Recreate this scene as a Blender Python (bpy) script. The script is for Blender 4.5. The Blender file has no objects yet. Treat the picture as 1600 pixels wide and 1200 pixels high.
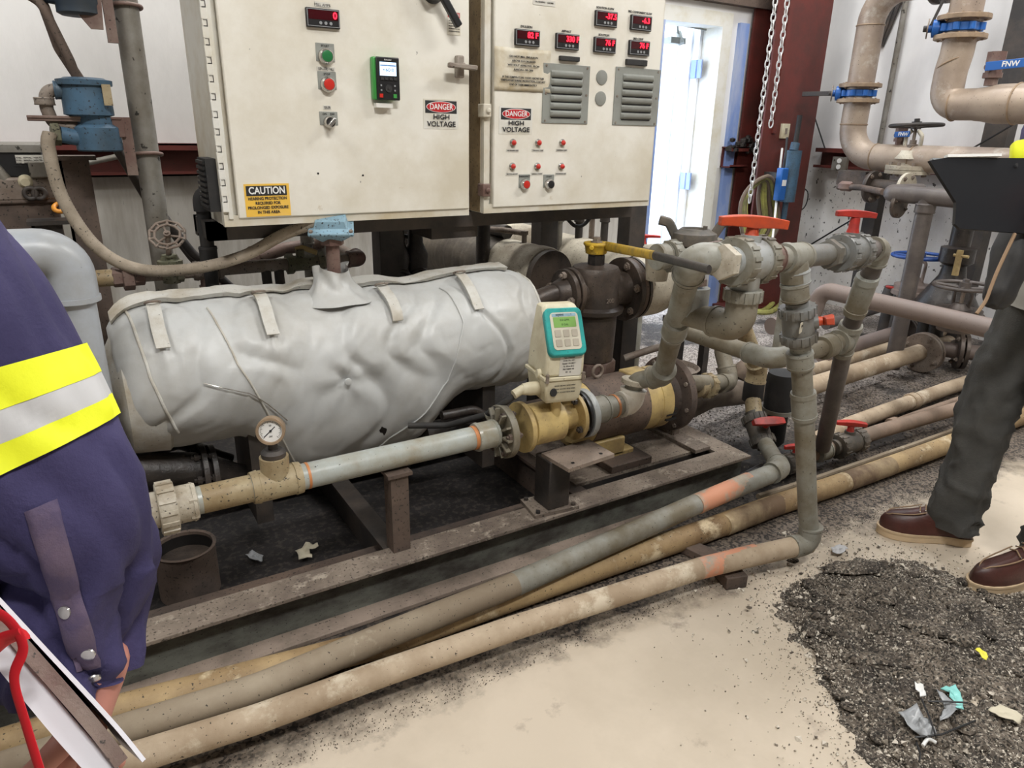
import bpy, bmesh, math, random
from mathutils import Vector, Matrix, noise
random.seed(7)
C = bpy.context.scene
COL = C.collection
PI = math.pi
# ------------------------------------------------------------------ camera
FPX, CX, CY, EYE = 1114.0, 800.0, 600.0, 1.3
R3 = Matrix(((0.85136345, -0.16150164, 0.49909669),
             (-0.52420518, -0.29770612, 0.79785964),
             (0.0197285, -0.9408976, -0.3381161)))
cam_d = bpy.data.cameras.new('camera'); cam = bpy.data.objects.new('camera', cam_d); COL.objects.link(cam)
cam_d.sensor_fit = 'HORIZONTAL'; cam_d.sensor_width = 36.0; cam_d.lens = 36.0 * FPX / 1600.0
cam_d.clip_start = 0.02; cam_d.clip_end = 200
right, up, back = R3.col[0], -R3.col[1], -R3.col[2]
mw = Matrix((right, up, back)).transposed().to_4x4(); mw.translation = Vector((0, 0, EYE))
cam.matrix_world = mw
C.camera = cam
# ------------------------------------------------------------------ exposure, sky, lamps
C.view_settings.view_transform = 'Standard'; C.view_settings.look = 'None'
C.view_settings.gamma = 1; C.view_settings.use_curve_mapping = False
C.view_settings.exposure = 0.30
W = bpy.data.worlds.new('sky'); C.world = W; W.use_nodes = True
bg = W.node_tree.nodes['Background']; bg.inputs[0].default_value = (0.72, 0.84, 1.0, 1); bg.inputs[1].default_value = 5.0
def area(name, loc, target, sx, sy, power, col=(1, .985, .955)):
    l = bpy.data.lights.new(name, 'AREA'); l.shape = 'RECTANGLE'; l.size = sx; l.size_y = sy; l.energy = power; l.color = col
    o = bpy.data.objects.new(name, l); COL.objects.link(o); o.location = loc
    d = Vector(target) - Vector(loc); o.rotation_euler = d.to_track_quat('-Z', 'Y').to_euler(); return o
area('ceiling_light', (0.6, -0.9, 4.1), (1.0, 1.4, 0.6), 1.3, .5, 150)
area('ceiling_light', (3.6, 0.4, 4.1), (3.0, 1.6, 0.4), 1.3, .5, 105)
area('ceiling_light', (1.5, 3.0, 4.1), (1.3, 1.6, 0.0), 1.3, .4, 85)
area('ceiling_light', (-1.8, 1.2, 4.1), (-.8, 1.9, .6), 1.3, .5, 60)
area('ceiling_light', (4.0, 3.0, 4.1), (4.2, 3.0, 0), 1.2, .4, 42, (.9, .95, 1))
# ------------------------------------------------------------------ helpers
def ray(px, py): return R3 @ Vector(((px - CX) / FPX, (py - CY) / FPX, 1.0))
def at(px, py, ax, val):
    d = ray(px, py); i = 'xyz'.index(ax); o = Vector((0, 0, EYE)); t = (val - o[i]) / d[i]; return o + d * t
def uy(px, py, v): return at(px, py, 'y', v)
def uz(px, py, v): return at(px, py, 'z', v)
def ux(px, py, v): return at(px, py, 'x', v)
def ud(px, py, d): return Vector((0, 0, EYE)) + ray(px, py) * d
def V(*a): return Vector(a)
ORG = {}
def _props(o, label, cat, group, kind):
    if label: o['label'] = label
    if cat: o['category'] = cat
    if group: o['group'] = group
    if kind: o['kind'] = kind
def thing(name, label, cat, loc, group=None, kind=None):
    o = bpy.data.objects.new(name, None); COL.objects.link(o); o.location = loc; o.empty_display_size = .05
    _props(o, label, cat, group, kind); ORG[o.name] = Vector(loc); return o
def frame(o, x, z):
    z = Vector(z).normalized(); x = Vector(x); x = (x - z * x.dot(z)).normalized(); y = z.cross(x)
    m = Matrix((x, y, z)).transposed().to_4x4(); m.translation = o; return m
def perp(d):
    d = Vector(d).normalized(); a = V(0, 0, 1) if abs(d.z) < .9 else V(1, 0, 0); return (a - d * a.dot(d)).normalized()
def fillet(pts, br):
    pts = [Vector(p) for p in pts]; out = [pts[0]]
    for i in range(1, len(pts) - 1):
        a, b, c = pts[i - 1], pts[i], pts[i + 1]
        u, w = (a - b), (c - b); lu, lw = u.length, w.length; u.normalize(); w.normalize()
        ang = u.angle(w)
        if ang > PI - .03: out.append(b); continue
        d = min(br / math.tan(ang / 2), lu * .49, lw * .49); r = d * math.tan(ang / 2)
        n = max(3, int((PI - ang) / .16)); p0, p1 = b + u * d, b + w * d
        cen = b + (u + w).normalized() * (r / math.sin(ang / 2))
        v0, v1 = p0 - cen, p1 - cen; tot = v0.angle(v1); axn = v0.cross(v1).normalized()
        for k in range(n + 1): out.append(cen + Matrix.Rotation(tot * k / n, 3, axn) @ v0)
    out.append(pts[-1]); return out
class MB:
    def __init__(s, T=None): s.v = []; s.f = []; s.T = T
    def add(s, vs, fs):
        b = len(s.v)
        s.v += [(s.T @ Vector(p)) if s.T else Vector(p) for p in vs]; s.f += [tuple(b + i for i in f) for f in fs]; return s
    def box(s, c, d, rot=None):
        c = Vector(c); h = [x / 2 for x in d]
        vs = [Vector((x * h[0], y * h[1], z * h[2])) for x in (-1, 1) for y in (-1, 1) for z in (-1, 1)]
        if rot: vs = [rot @ p for p in vs]
        return s.add([c + p for p in vs], [(0, 1, 3, 2), (4, 6, 7, 5), (0, 4, 5, 1), (2, 3, 7, 6), (0, 2, 6, 4), (1, 5, 7, 3)])
    def bb(s, a, b):
        return s.box([(a[i] + b[i]) / 2 for i in range(3)], [abs(b[i] - a[i]) for i in range(3)])
    def bar(s, a, b, w, h, upv=(0, 0, 1)):
        a, b = Vector(a), Vector(b); d = b - a; z = d.normalized(); u = Vector(upv); u = (u - z * u.dot(z)).normalized(); x = u.cross(z)
        m = Matrix((x, u, z)).transposed(); return s.box((a + b) / 2, (w, h, d.length), m)
    def lathe(s, o, axis, prof, n=24, cap=True, x=None, ang=2 * PI):
        o = Vector(o); z = Vector(axis).normalized(); x = Vector(x) if x else perp(z); x = (x - z * x.dot(z)).normalized(); y = z.cross(x)
        vs = []; fs = []; m = len(prof)
        for i in range(n):
            a = ang * i / n; e = x * math.cos(a) + y * math.sin(a)
            vs += [o + z * t + e * r for t, r in prof]
        for i in range(n):
            j = (i + 1) % n
            for k in range(m - 1): fs.append((i * m + k, j * m + k, j * m + k + 1, i * m + k + 1))
        if cap: fs.append(tuple(i * m for i in range(n))[::-1]); fs.append(tuple(i * m + m - 1 for i in range(n)))
        return s.add(vs, fs)
    def cyl(s, a, b, r, r1=None, n=20):
        a, b = Vector(a), Vector(b); return s.lathe(a, b - a, [(0, r), ((b - a).length, r if r1 is None else r1)], n)
    def tube(s, pts, r, bend=0, n=16, closed=False, cap=True, flat=None, rf=None):
        p = fillet(pts, bend) if bend else [Vector(q) for q in pts]
        m = len(p); vs = []; fs = []
        tg = []
        for i in range(m):
            a = p[(i - 1) % m] if (i or closed) else p[0]; b = p[(i + 1) % m] if (i < m - 1 or closed) else p[-1]
            tg.append((b - a).normalized())
        nx = perp(tg[0])
        for i in range(m):
            nx = (nx - tg[i] * nx.dot(tg[i])).normalized(); ny = tg[i].cross(nx)
            rr = rf(i / (m - 1)) if rf else r
            for k in range(n):
                a = 2 * PI * k / n; vs.append(p[i] + nx * math.cos(a) * rr + ny * math.sin(a) * rr * (flat or 1))
        for i in range(m if closed else m - 1):
            j = (i + 1) % m
            for k in range(n):
                l = (k + 1) % n; fs.append((i * n + k, i * n + l, j * n + l, j * n + k))
        if cap and not closed: fs.append(tuple(range(n))[::-1]); fs.append(tuple((m - 1) * n + k for k in range(n)))
        return s.add(vs, fs)
    def torus(s, c, axis, R, r, n=28, k=10, sx=1):
        z = Vector(axis).normalized(); x = perp(z); y = z.cross(x)
        return s.tube([Vector(c) + x * math.cos(2 * PI * i / n) * R * sx + y * math.sin(2 * PI * i / n) * R for i in range(n)], r, n=k, closed=True)
    def prism(s, poly, m, t0, t1):
        n = len(poly); vs = [m @ Vector((x, y, t0)) for x, y in poly] + [m @ Vector((x, y, t1)) for x, y in poly]
        fs = [tuple(range(n))[::-1], tuple(range(n, 2 * n))] + [(i, (i + 1) % n, n + (i + 1) % n, n + i) for i in range(n)]
        return s.add(vs, fs)
    def sph(s, c, r, n=14, sc=(1, 1, 1)):
        vs = []; fs = []; m = n // 2
        for i in range(1, m):
            for k in range(n):
                t = PI * i / m; a = 2 * PI * k / n; vs.append(Vector(c) + V(math.sin(t) * math.cos(a) * r * sc[0], math.sin(t) * math.sin(a) * r * sc[1], math.cos(t) * r * sc[2]))
        for i in range(m - 2):
            for k in range(n): fs.append((i * n + k, (i + 1) * n + k, (i + 1) * n + (k + 1) % n, i * n + (k + 1) % n))
        a = len(vs); vs += [Vector(c) + V(0, 0, r * sc[2]), Vector(c) - V(0, 0, r * sc[2])]
        for k in range(n):
            fs.append((a, k, (k + 1) % n)); fs.append((a + 1, (m - 2) * n + (k + 1) % n, (m - 2) * n + k))
        return s.add(vs, fs)
    def build(s, name, mat, parent=None, label=None, cat=None, group=None, kind=None, bevel=0, sharp=38, loc=None, sub=0, mats=None, fm=None):
        if parent is not None: off = ORG[parent.name]
        elif loc is not None: off = Vector(loc)
        else:
            xs = [p.x for p in s.v]; ys = [p.y for p in s.v]; zs = [p.z for p in s.v]
            off = V((min(xs) + max(xs)) / 2, (min(ys) + max(ys)) / 2, min(zs))
        me = bpy.data.meshes.new(name); me.from_pydata([tuple(p - off) for p in s.v], [], s.f); me.update()
        bm = bmesh.new(); bm.from_mesh(me); bmesh.ops.recalc_face_normals(bm, faces=bm.faces); bm.to_mesh(me); bm.free()
        me.polygons.foreach_set('use_smooth', [True] * len(me.polygons))
        if sharp < 180: me.set_sharp_from_angle(angle=math.radians(sharp))
        me.materials.append(mat)
        for mm in (mats or []): me.materials.append(mm)
        if fm:
            for p in me.polygons: p.material_index = fm(p.center + off)
        o = bpy.data.objects.new(name, me); COL.objects.link(o)
        if parent is not None: o.parent = parent
        else: o.location = off
        ORG[o.name] = off
        _props(o, label, cat, group, kind)
        if bevel:
            b = o.modifiers.new('bevel', 'BEVEL'); b.width = bevel; b.segments = 2; b.limit_method = 'ANGLE'; b.angle_limit = math.radians(50)
        if sub:
            b = o.modifiers.new('sub', 'SUBSURF'); b.levels = sub; b.render_levels = sub
        return o
# ------------------------------------------------------------------ materials
def mat(name, base, rough=.6, metal=0, dirt=None, amt=.5, scale=5, speck=0, sc=(.02, .018, .015), bump=.15, soft=.25, st=(1, 1, 1), spscale=130, c3=None, a3=.35, s3=14, emit=None, bscale=None):
    m = bpy.data.materials.new(name); m.use_nodes = True; nt = m.node_tree; N = nt.nodes; L = nt.links
    b = N['Principled BSDF']; b.inputs['Roughness'].default_value = rough; b.inputs['Metallic'].default_value = metal
    b.inputs['Base Color'].default_value = (*base, 1)
    if emit: b.inputs['Emission Color'].default_value = (*base, 1); b.inputs['Emission Strength'].default_value = emit; return m
    tc = N.new('ShaderNodeTexCoord'); mp = N.new('ShaderNodeMapping'); mp.inputs['Scale'].default_value = st
    L.new(tc.outputs['Object'], mp.inputs[0]); vec = mp.outputs[0]
    col = None
    def nz(scale, detail=5, rgh=.6):
        n = N.new('ShaderNodeTexNoise'); n.inputs['Scale'].default_value = scale; n.inputs['Detail'].default_value = detail; n.inputs['Roughness'].default_value = rgh
        L.new(vec, n.inputs['Vector']); return n.outputs['Fac']
    def lay(prev, fac, lo, hi, c, strength=1):
        r = N.new('ShaderNodeMapRange'); r.inputs['From Min'].default_value = lo; r.inputs['From Max'].default_value = hi; r.inputs['To Max'].default_value = strength; r.clamp = True
        L.new(fac, r.inputs['Value'])
        x = N.new('ShaderNodeMix'); x.data_type = 'RGBA'
        L.new(r.outputs[0], x.inputs[0])
        if prev is None: x.inputs[6].default_value = (*base, 1)
        else: L.new(prev, x.inputs[6])
        x.inputs[7].default_value = (*c, 1); return x.outputs[2]
    n1 = nz(scale, 7, .65)
    if dirt:
        t = .5 + (.5 - amt) * .45; col = lay(col, n1, t - soft / 2, t + soft / 2, dirt)
    if c3:
        t = .5 + (.5 - a3) * .45; col = lay(col, nz(s3, 6, .7), t - .05, t + .05, c3)
    if speck:
        t = .5 + (.62 - speck) * .4; col = lay(col, nz(spscale, 3, .5), t - .02, t + .02, sc, .9)
    if col is not None: L.new(col, b.inputs['Base Color'])
    if bump:
        bn = N.new('ShaderNodeBump'); bn.inputs['Strength'].default_value = bump; bn.inputs['Distance'].default_value = .01
        L.new(nz(bscale or scale * 5, 6, .7), bn.inputs['Height']); L.new(bn.outputs[0], b.inputs['Normal'])
    return m
M = {}
def dm(k, *a, **kw): M[k] = mat(k, *a, **kw)
dm('cab', (.80, .775, .70), .42, dirt=(.62, .57, .46), amt=.36, scale=2.2, c3=(.44, .33, .18), a3=-.02, s3=6, speck=-.08, spscale=30, bump=.02)
dm('cabside', (.70, .68, .61), .5, dirt=(.50, .42, .28), amt=.45, scale=3, speck=-.06, spscale=30, bump=.03)
dm('cabrust', (.36, .27, .15), .6, dirt=(.17, .12, .07), amt=.5, scale=8, speck=.2, bump=.1)
dm('steel_dark', (.030, .027, .026), .55, dirt=(.07, .055, .045), amt=.4, scale=6, speck=.15, bump=.15)
dm('steel_brown', (.15, .105, .08), .75, dirt=(.06, .045, .038), amt=.5, scale=4, speck=.25, bump=.2)
dm('skid_top', (.27, .22, .175), .85, dirt=(.13, .10, .08), amt=.5, scale=4, speck=.3, sc=(.05, .04, .03), bump=.2, c3=(.36, .31, .25), a3=.3)
dm('skid_web', (.17, .18, .155), .65, dirt=(.05, .045, .04), amt=.5, scale=5, st=(1, 1, 2), speck=.2, bump=.12)
dm('skid_low', (.30, .235, .19), .85, dirt=(.14, .11, .085), amt=.45, scale=5, speck=.2, bump=.15)
dm('pvc', (.30, .30, .265), .5, dirt=(.17, .145, .10), amt=.5, scale=6, speck=.12, bump=.05)
dm('pvc_clean', (.38, .40, .40), .38, dirt=(.25, .23, .19), amt=.35, scale=4, speck=.1, bump=.04)
dm('pvc_pale', (.40, .43, .47), .35, dirt=(.30, .30, .29), amt=.3, scale=4, speck=-.05, bump=.03)
dm('pvc_line', (.40, .43, .41), .3, dirt=(.28, .25, .18), amt=.35, scale=7, speck=.1, bump=.03)
dm('pvc_dusty', (.50, .40, .29), .8, dirt=(.34, .255, .17), amt=.5, scale=5, speck=.12, bump=.12, c3=(.60, .52, .40), a3=.28, s3=6)
dm('pvc_dusty_dark', (.25, .195, .135), .75, dirt=(.36, .30, .22), amt=.42, scale=3.2, speck=.15, bump=.12, c3=(.48, .42, .32), a3=.15, s3=5)
dm('pvc_yellow', (.46, .33, .17), .65, dirt=(.20, .125, .06), amt=.48, scale=3.5, speck=.2, bump=.15, c3=(.60, .49, .32), a3=.25, s3=7)
dm('tan_fit', (.42, .35, .22), .55, dirt=(.26, .19, .10), amt=.5, scale=9, speck=.25, bump=.1)
dm('white_fit', (.52, .48, .40), .5, dirt=(.30, .25, .18), amt=.4, scale=14, speck=.2, bump=.1)
dm('white_elbow', (.80, .76, .68), .45, dirt=(.62, .55, .44), amt=.25, scale=14, speck=.05, bump=.05)
dm('iron', (.19, .145, .115), .62, .2, dirt=(.30, .26, .22), amt=.42, scale=8, speck=.25, bump=.15)
dm('iron_brown', (.15, .085, .07), .55, .1, dirt=(.24, .18, .15), amt=.45, scale=9, speck=.15, bump=.12)
dm('brass_green', (.13, .13, .08), .55, .3, dirt=(.25, .23, .17), amt=.4, scale=16, speck=.3, bump=.25)
dm('galv', (.27, .26, .235), .55, .35, dirt=(.17, .15, .12), amt=.5, scale=6, speck=.22, spscale=40, bump=.12)
dm('hose', (.26, .215, .16), .8, dirt=(.38, .32, .25), amt=.5, scale=12, speck=.2, bump=.2)
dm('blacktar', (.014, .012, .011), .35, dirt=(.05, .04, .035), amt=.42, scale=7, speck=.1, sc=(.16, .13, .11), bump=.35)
dm('valve_black', (.05, .04, .035), .38, .25, dirt=(.12, .09, .07), amt=.4, scale=6, speck=.2, bump=.3)
dm('jacket', (.62, .57, .46), .6, dirt=(.22, .18, .13), amt=.42, scale=3.5, speck=.2, bump=.1)
dm('jacket_dark', (.10, .085, .07), .5, dirt=(.22, .19, .15), amt=.35, scale=5, st=(3, 1, 1), speck=.1, bump=.2)
dm('blanket', (.53, .54, .535), .42, 0, dirt=(.42, .41, .38), amt=.38, scale=3, speck=.0, spscale=60, c3=(.30, .24, .16), a3=-.14, s3=6, bump=.12, bscale=9)
dm('blanket_old', (.58, .57, .53), .5, dirt=(.38, .33, .25), amt=.38, scale=7, speck=.1, bump=.2)
dm('orange', (.60, .075, .02), .45, dirt=(.38, .06, .03), amt=.4, scale=18, speck=.05, bump=.08)
dm('red', (.52, .035, .025), .45, dirt=(.26, .03, .025), amt=.4, scale=18, speck=.08, bump=.05)
dm('yellow', (.62, .40, .03), .5, dirt=(.30, .20, .05), amt=.36, scale=22, speck=.15, bump=.1)
dm('yellow_dirty', (.55, .41, .17), .5, dirt=(.27, .19, .09), amt=.45, scale=7, speck=.12, bump=.06)
dm('blue_paint', (.065, .135, .215), .5, dirt=(.05, .085, .12), amt=.45, scale=10, speck=.25, bump=.06)
dm('blue_light', (.25, .40, .50), .45, dirt=(.17, .27, .33), amt=.4, scale=14, speck=.3, bump=.05)
dm('blue_valve', (.02, .12, .42), .35, bump=.02)
dm('blue_wheel', (.03, .10, .38), .4, dirt=(.02, .05, .2), amt=.4, bump=.05)
dm('bigpipe', (.42, .335, .26), .5, .25, dirt=(.30, .235, .19), amt=.5, scale=4, speck=.12, bump=.06, c3=(.50, .44, .38), a3=.3, s3=5)
dm('bigflange', (.36, .26, .17), .55, .3, dirt=(.22, .16, .11), amt=.4, scale=12, bump=.08)
dm('mauve', (.085, .072, .068), .45, dirt=(.17, .145, .13), amt=.35, scale=4, speck=.08, bump=.05)
dm('mauve_light', (.22, .17, .148), .55, dirt=(.21, .17, .155), amt=.4, scale=4, speck=.08, bump=.05)
dm('redsteel', (.13, .022, .016), .6, dirt=(.07, .018, .013), amt=.45, scale=4, speck=.08, bump=.05)
dm('whitewall', (.84, .83, .82), .7, dirt=(.70, .69, .68), amt=.4, scale=1.3, speck=-.26, spscale=14, bump=.25, bscale=3, st=(1, 1, .5))
dm('lowwall', (.62, .60, .56), .75, dirt=(.40, .37, .32), amt=.42, scale=3, st=(3, 3, .5), speck=-.02, spscale=22, c3=(.10, .08, .06), a3=-.02, s3=4, bump=.3, bscale=5)
dm('dullwall', (.30, .29, .28), .8, bump=0)
dm('white', (.80, .80, .80), .5, bump=0)
dm('offwhite', (.72, .71, .66), .6, dirt=(.6, .55, .42), amt=.35, bump=.02)
dm('paper', (.66, .62, .52), .75, dirt=(.46, .36, .20), amt=.38, scale=7, bump=.15)
dm('label', (.62, .60, .54), .55, bump=0)
dm('black', (.012, .012, .013), .4, bump=0)
dm('rubber', (.02, .02, .021), .7, bump=.1, dirt=(.05, .045, .04), amt=.3)
dm('txt', (.02, .02, .022), .6, bump=0)
dm('txtw', (.8, .8, .78), .6, bump=0)
dm('signred', (.5, .015, .02), .5, bump=0)
dm('signyellow', (.86, .52, .06), .5, bump=0, dirt=(.8, .52, .14), amt=.35)
dm('chrome', (.55, .53, .50), .25, .9, bump=.02)
dm('btn_green', (.02, .16, .05), .3, bump=0)
dm('btn_red', (.55, .03, .02), .3, bump=0)
dm('grey_plate', (.27, .28, .255), .5, dirt=(.2, .2, .18), amt=.35, bump=.03)
dm('green_body', (.05, .30, .06), .4, bump=0)
dm('led', (1, .01, .03), emit=3.0)
dm('screen', (.55, .75, 1.0), emit=1.3)
dm('lcd', (.20, .38, .10), .3, bump=0)
dm('teal', (.02, .33, .31), .4, dirt=(.02, .22, .21), amt=.35, scale=20, speck=.1, bump=.03)
dm('cream', (.66, .61, .45), .5, dirt=(.50, .43, .28), amt=.4, scale=9, speck=.05, spscale=60, bump=.05)
dm('keypad', (.55, .52, .42), .5, bump=0)
dm('keys', (.40, .36, .29), .5, bump=0)
dm('navy', (.030, .025, .085), .85, dirt=(.05, .042, .12), amt=.4, scale=5, bump=.3, bscale=160)
dm('navy_fade', (.12, .085, .13), .85, dirt=(.035, .03, .10), amt=.5, scale=9, bump=.3, bscale=160)
dm('hiviz', (.85, .90, .02), .6, bump=.1)
dm('silvertape', (.55, .55, .56), .45, bump=.05)
dm('skin', (.50, .22, .17), .55, dirt=(.42, .17, .13), amt=.4, bump=.05)
dm('trouser', (.072, .070, .064), .85, dirt=(.050, .049, .046), amt=.45, scale=9, bump=.3, bscale=180)
dm('shirt', (.32, .31, .28), .85, bump=.15)
dm('leather', (.085, .026, .020), .42, dirt=(.05, .018, .014), amt=.45, scale=9, speck=-.05, sc=(.3, .25, .2), bump=.12)
dm('solem', (.62, .47, .30), .7, dirt=(.42, .33, .22), amt=.35, bump=.08)
dm('lace', (.30, .20, .12), .8, bump=0)
dm('hosegreen', (.47, .46, .12), .6, dirt=(.16, .15, .06), amt=.5, bump=.05)
dm('clay', (.16, .12, .09), .9, bump=.3)
dm('outwhite', (.85, .88, .92), .6, bump=0)
dm('daylit_blue', (.22, .32, .62), .5, dirt=(.45, .50, .65), amt=.35, scale=6, st=(1, 1, .3), bump=.05)  # blue daylight falling on the white door frame, painted as base colour
dm('outground', (.75, .75, .75), .8, bump=.1)
dm('canin', (.01, .009, .009), .4, bump=0)
dm('blue_navy', (.03, .05, .08), .5, dirt=(.05, .06, .07), amt=.4, bump=.05)
dm('chainm', (.62, .62, .62), .4, .3, bump=0)
dm('rubber_grey', (.085, .078, .068), .6, dirt=(.17, .14, .11), amt=.42, scale=12, speck=.1, bump=.08)
dm('valve_brown', (.10, .075, .055), .7, dirt=(.20, .16, .12), amt=.4, scale=6, bump=.15)
dm('pvc_brown', (.30, .215, .16), .7, dirt=(.19, .14, .105), amt=.45, scale=6, speck=.1, bump=.1)
dm('tabletblack', (.012, .013, .016), .38, bump=0)
dm('debris', (.22, .18, .14), .95, dirt=(.065, .052, .042), amt=.52, scale=9, c3=(.58, .52, .43), a3=.32, s3=110, speck=.5, spscale=150, bump=.9, bscale=90)
dm('grain', (.46, .40, .32), .9, dirt=(.09, .075, .06), amt=.5, scale=60, bump=0)
dm('grain_dark', (.26, .215, .17), .9, dirt=(.035, .03, .025), amt=.55, scale=60, bump=0)
dm('hiviz_dull', (.75, .68, .05), .5, bump=0)
dm('pvc_orange', (.42, .36, .28), .6, dirt=(.27, .22, .17), amt=.4, scale=12, c3=(.60, .27, .16), a3=.62, s3=9, bump=.08)
dm('pipe_stain', (.15, .095, .055), .7, dirt=(.42, .32, .19), amt=.42, scale=6, c3=(.60, .50, .34), a3=.12, s3=6, bump=.15)
dm('pvc_olive', (.27, .25, .20), .5, dirt=(.17, .14, .095), amt=.5, scale=6, speck=.15, bump=.06)
dm('lowwall_white', (.80, .79, .78), .7, dirt=(.66, .64, .61), amt=.4, scale=2.5, st=(1.4, 1.4, 1), speck=.22, spscale=28, c3=(.20, .17, .14), a3=-.12, s3=2.5, bump=.3, bscale=6)
dm('grain_light', (.66, .60, .51), .9, bump=0)
dm('pvc_dark', (.19, .195, .19), .42, dirt=(.14, .125, .10), amt=.4, scale=8, speck=.1, bump=.05)
dm('hair', (.05, .03, .02), .7)
dm('tan_paint', (.55, .22, .08), .5, bump=0)
dm('teal_trash', (.25, .62, .58), .4, bump=.1)
dm('plastic_grey', (.30, .31, .32), .3, bump=.1)
dm('card', (.55, .50, .38), .8, bump=.1)
dm('bright_orange', (.85, .35, .05), .4, bump=0)
dm('cloth_tan', (.34, .28, .21), .85, dirt=(.2, .16, .12), amt=.4, bump=.2)
dm('red_strap', (.6, .01, .02), .55, bump=0)
dm('papers', (.72, .71, .76), .6, bump=0)
#@@PART2
# ------------------------------------------------------------------ floor with its dirt
def floor_mat():
    m = bpy.data.materials.new('floor_concrete'); m.use_nodes = True; nt = m.node_tree; N = nt.nodes; L = nt.links
    b = N['Principled BSDF']; tc = N.new('ShaderNodeTexCoord'); sp = N.new('ShaderNodeSeparateXYZ'); L.new(tc.outputs['Object'], sp.inputs[0])
    def nz(s, d=6, r=.65):
        n = N.new('ShaderNodeTexNoise'); n.inputs['Scale'].default_value = s; n.inputs['Detail'].default_value = d; n.inputs['Roughness'].default_value = r
        L.new(tc.outputs['Object'], n.inputs['Vector']); return n.outputs['Fac']
    def rng(x, lo, hi, a=0, c=1):
        r = N.new('ShaderNodeMapRange'); r.inputs['From Min'].default_value = lo; r.inputs['From Max'].default_value = hi; r.inputs['To Min'].default_value = a; r.inputs['To Max'].default_value = c; L.new(x, r.inputs['Value']); return r.outputs[0]
    def op(o, a, c):
        q = N.new('ShaderNodeMath'); q.operation = o
        for i, x in enumerate((a, c)):
            if isinstance(x, (int, float)): q.inputs[i].default_value = x
            else: L.new(x, q.inputs[i])
        return q.outputs[0]
    def mix(f, a, c):
        x = N.new('ShaderNodeMix'); x.data_type = 'RGBA'; L.new(f, x.inputs[0])
        for i, q in ((6, a), (7, c)):
            if isinstance(q, tuple): x.inputs[i].default_value = (*q, 1)
            else: L.new(q, x.inputs[i])
        return x.outputs[2]
    n1 = nz(1.6); n2 = nz(9); vo = N.new('ShaderNodeTexVoronoi'); vo.inputs['Scale'].default_value = 130; L.new(tc.outputs['Object'], vo.inputs['Vector']); n3 = rng(vo.outputs['Color'], 0, 1, .35, .68); n4 = nz(45, 3)
    conc = mix(rng(n1, .4, .62), (.60, .515, .41), (.50, .425, .33))
    conc = mix(rng(n2, .62, .72), conc, (.42, .35, .275))
    grit = mix(rng(n3, .46, .56), (.03, .024, .02), (.17, .135, .105))
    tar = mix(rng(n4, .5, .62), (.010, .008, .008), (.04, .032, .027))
    pale = mix(rng(n3, .44, .58), (.12, .10, .085), (.46, .41, .37))
    y = sp.outputs[1]; x = sp.outputs[0]
    wob = op('MULTIPLY', op('SUBTRACT', n2, .5), .35)
    yy = op('ADD', y, wob)
    c = mix(rng(op('ADD', yy, op('MULTIPLY', x, .03)), 1.22, 1.34), conc, grit)
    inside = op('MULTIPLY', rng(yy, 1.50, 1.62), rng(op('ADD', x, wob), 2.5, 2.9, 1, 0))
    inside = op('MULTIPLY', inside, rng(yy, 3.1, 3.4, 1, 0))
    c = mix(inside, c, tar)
    wide = op('MULTIPLY', rng(op('ADD', yy, op('MULTIPLY', n1, .8)), 2.3, 2.6), rng(op('ADD', x, wob), 2.1, 2.4))
    c = mix(wide, c, pale)
    band = op('MULTIPLY', rng(n1, .5, .58), rng(x, 2.2, 2.6))
    band = op('MULTIPLY', band, rng(yy, 1.5, 1.6))
    c = mix(op('MULTIPLY', band, .85), c, tar)
    L.new(c, b.inputs['Base Color']); b.inputs['Roughness'].default_value = .7
    bn = N.new('ShaderNodeBump'); bn.inputs['Distance'].default_value = .008
    L.new(op('MULTIPLY', rng(yy, 1.15, 1.4, .08, .8), 1), bn.inputs['Strength']); L.new(n3, bn.inputs['Height']); L.new(bn.outputs[0], b.inputs['Normal'])
    return m
def struct(name, mb, m, **k): return mb.build(name, m, kind='structure', loc=(0, 0, 0), **k)
struct('floor', MB().bb((-4.6, -5, -.1), (5.3, 4.0, 0)), floor_mat())
struct('ceiling', MB().bb((-4.6, -5, 4.6), (5.3, 4.0, 4.7)), M['dullwall'])
YB = 3.9; XR = 5.2
DX0, DX1, DZ = 3.50, 4.10, 2.02
def wallmix(name, boxes, zsplit=1.05):
    up_, lo_ = MB(), MB()
    for a, b in boxes:
        if a[2] < zsplit < b[2]:
            lo_.bb(a, (b[0], b[1], zsplit)); up_.bb((a[0], a[1], zsplit), b)
        elif a[2] >= zsplit: up_.bb(a, b)
        else: lo_.bb(a, b)
    mb = MB(); mb.v = up_.v + lo_.v; k = len(up_.v); mb.f = up_.f + [tuple(k + i for i in f) for f in lo_.f]
    return mb.build(name, M['whitewall'], kind='structure', loc=(0, 0, 0), mats=[M['lowwall_white' if 'right' in name else 'lowwall']], fm=lambda p: 1 if p.z < zsplit - .001 else 0)
wallmix('wall_back', [((-4.6, YB, 0), (DX0, YB + .12, 4.6)), ((DX0, YB, DZ), (DX1, YB + .12, 4.6)), ((DX1, YB, 0), (XR + .1, YB + .12, 4.6))])
wallmix('wall_right', [((XR, -5, 0), (XR + .12, YB, 4.6))])
struct('wall_left', MB().bb((-4.7, -5, 0), (-4.6, 4, 4.6)), M['dullwall'])
struct('wall_front', MB().bb((-4.6, -5.1, 0), (5.3, -5, 4.6)), M['dullwall'])
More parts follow.
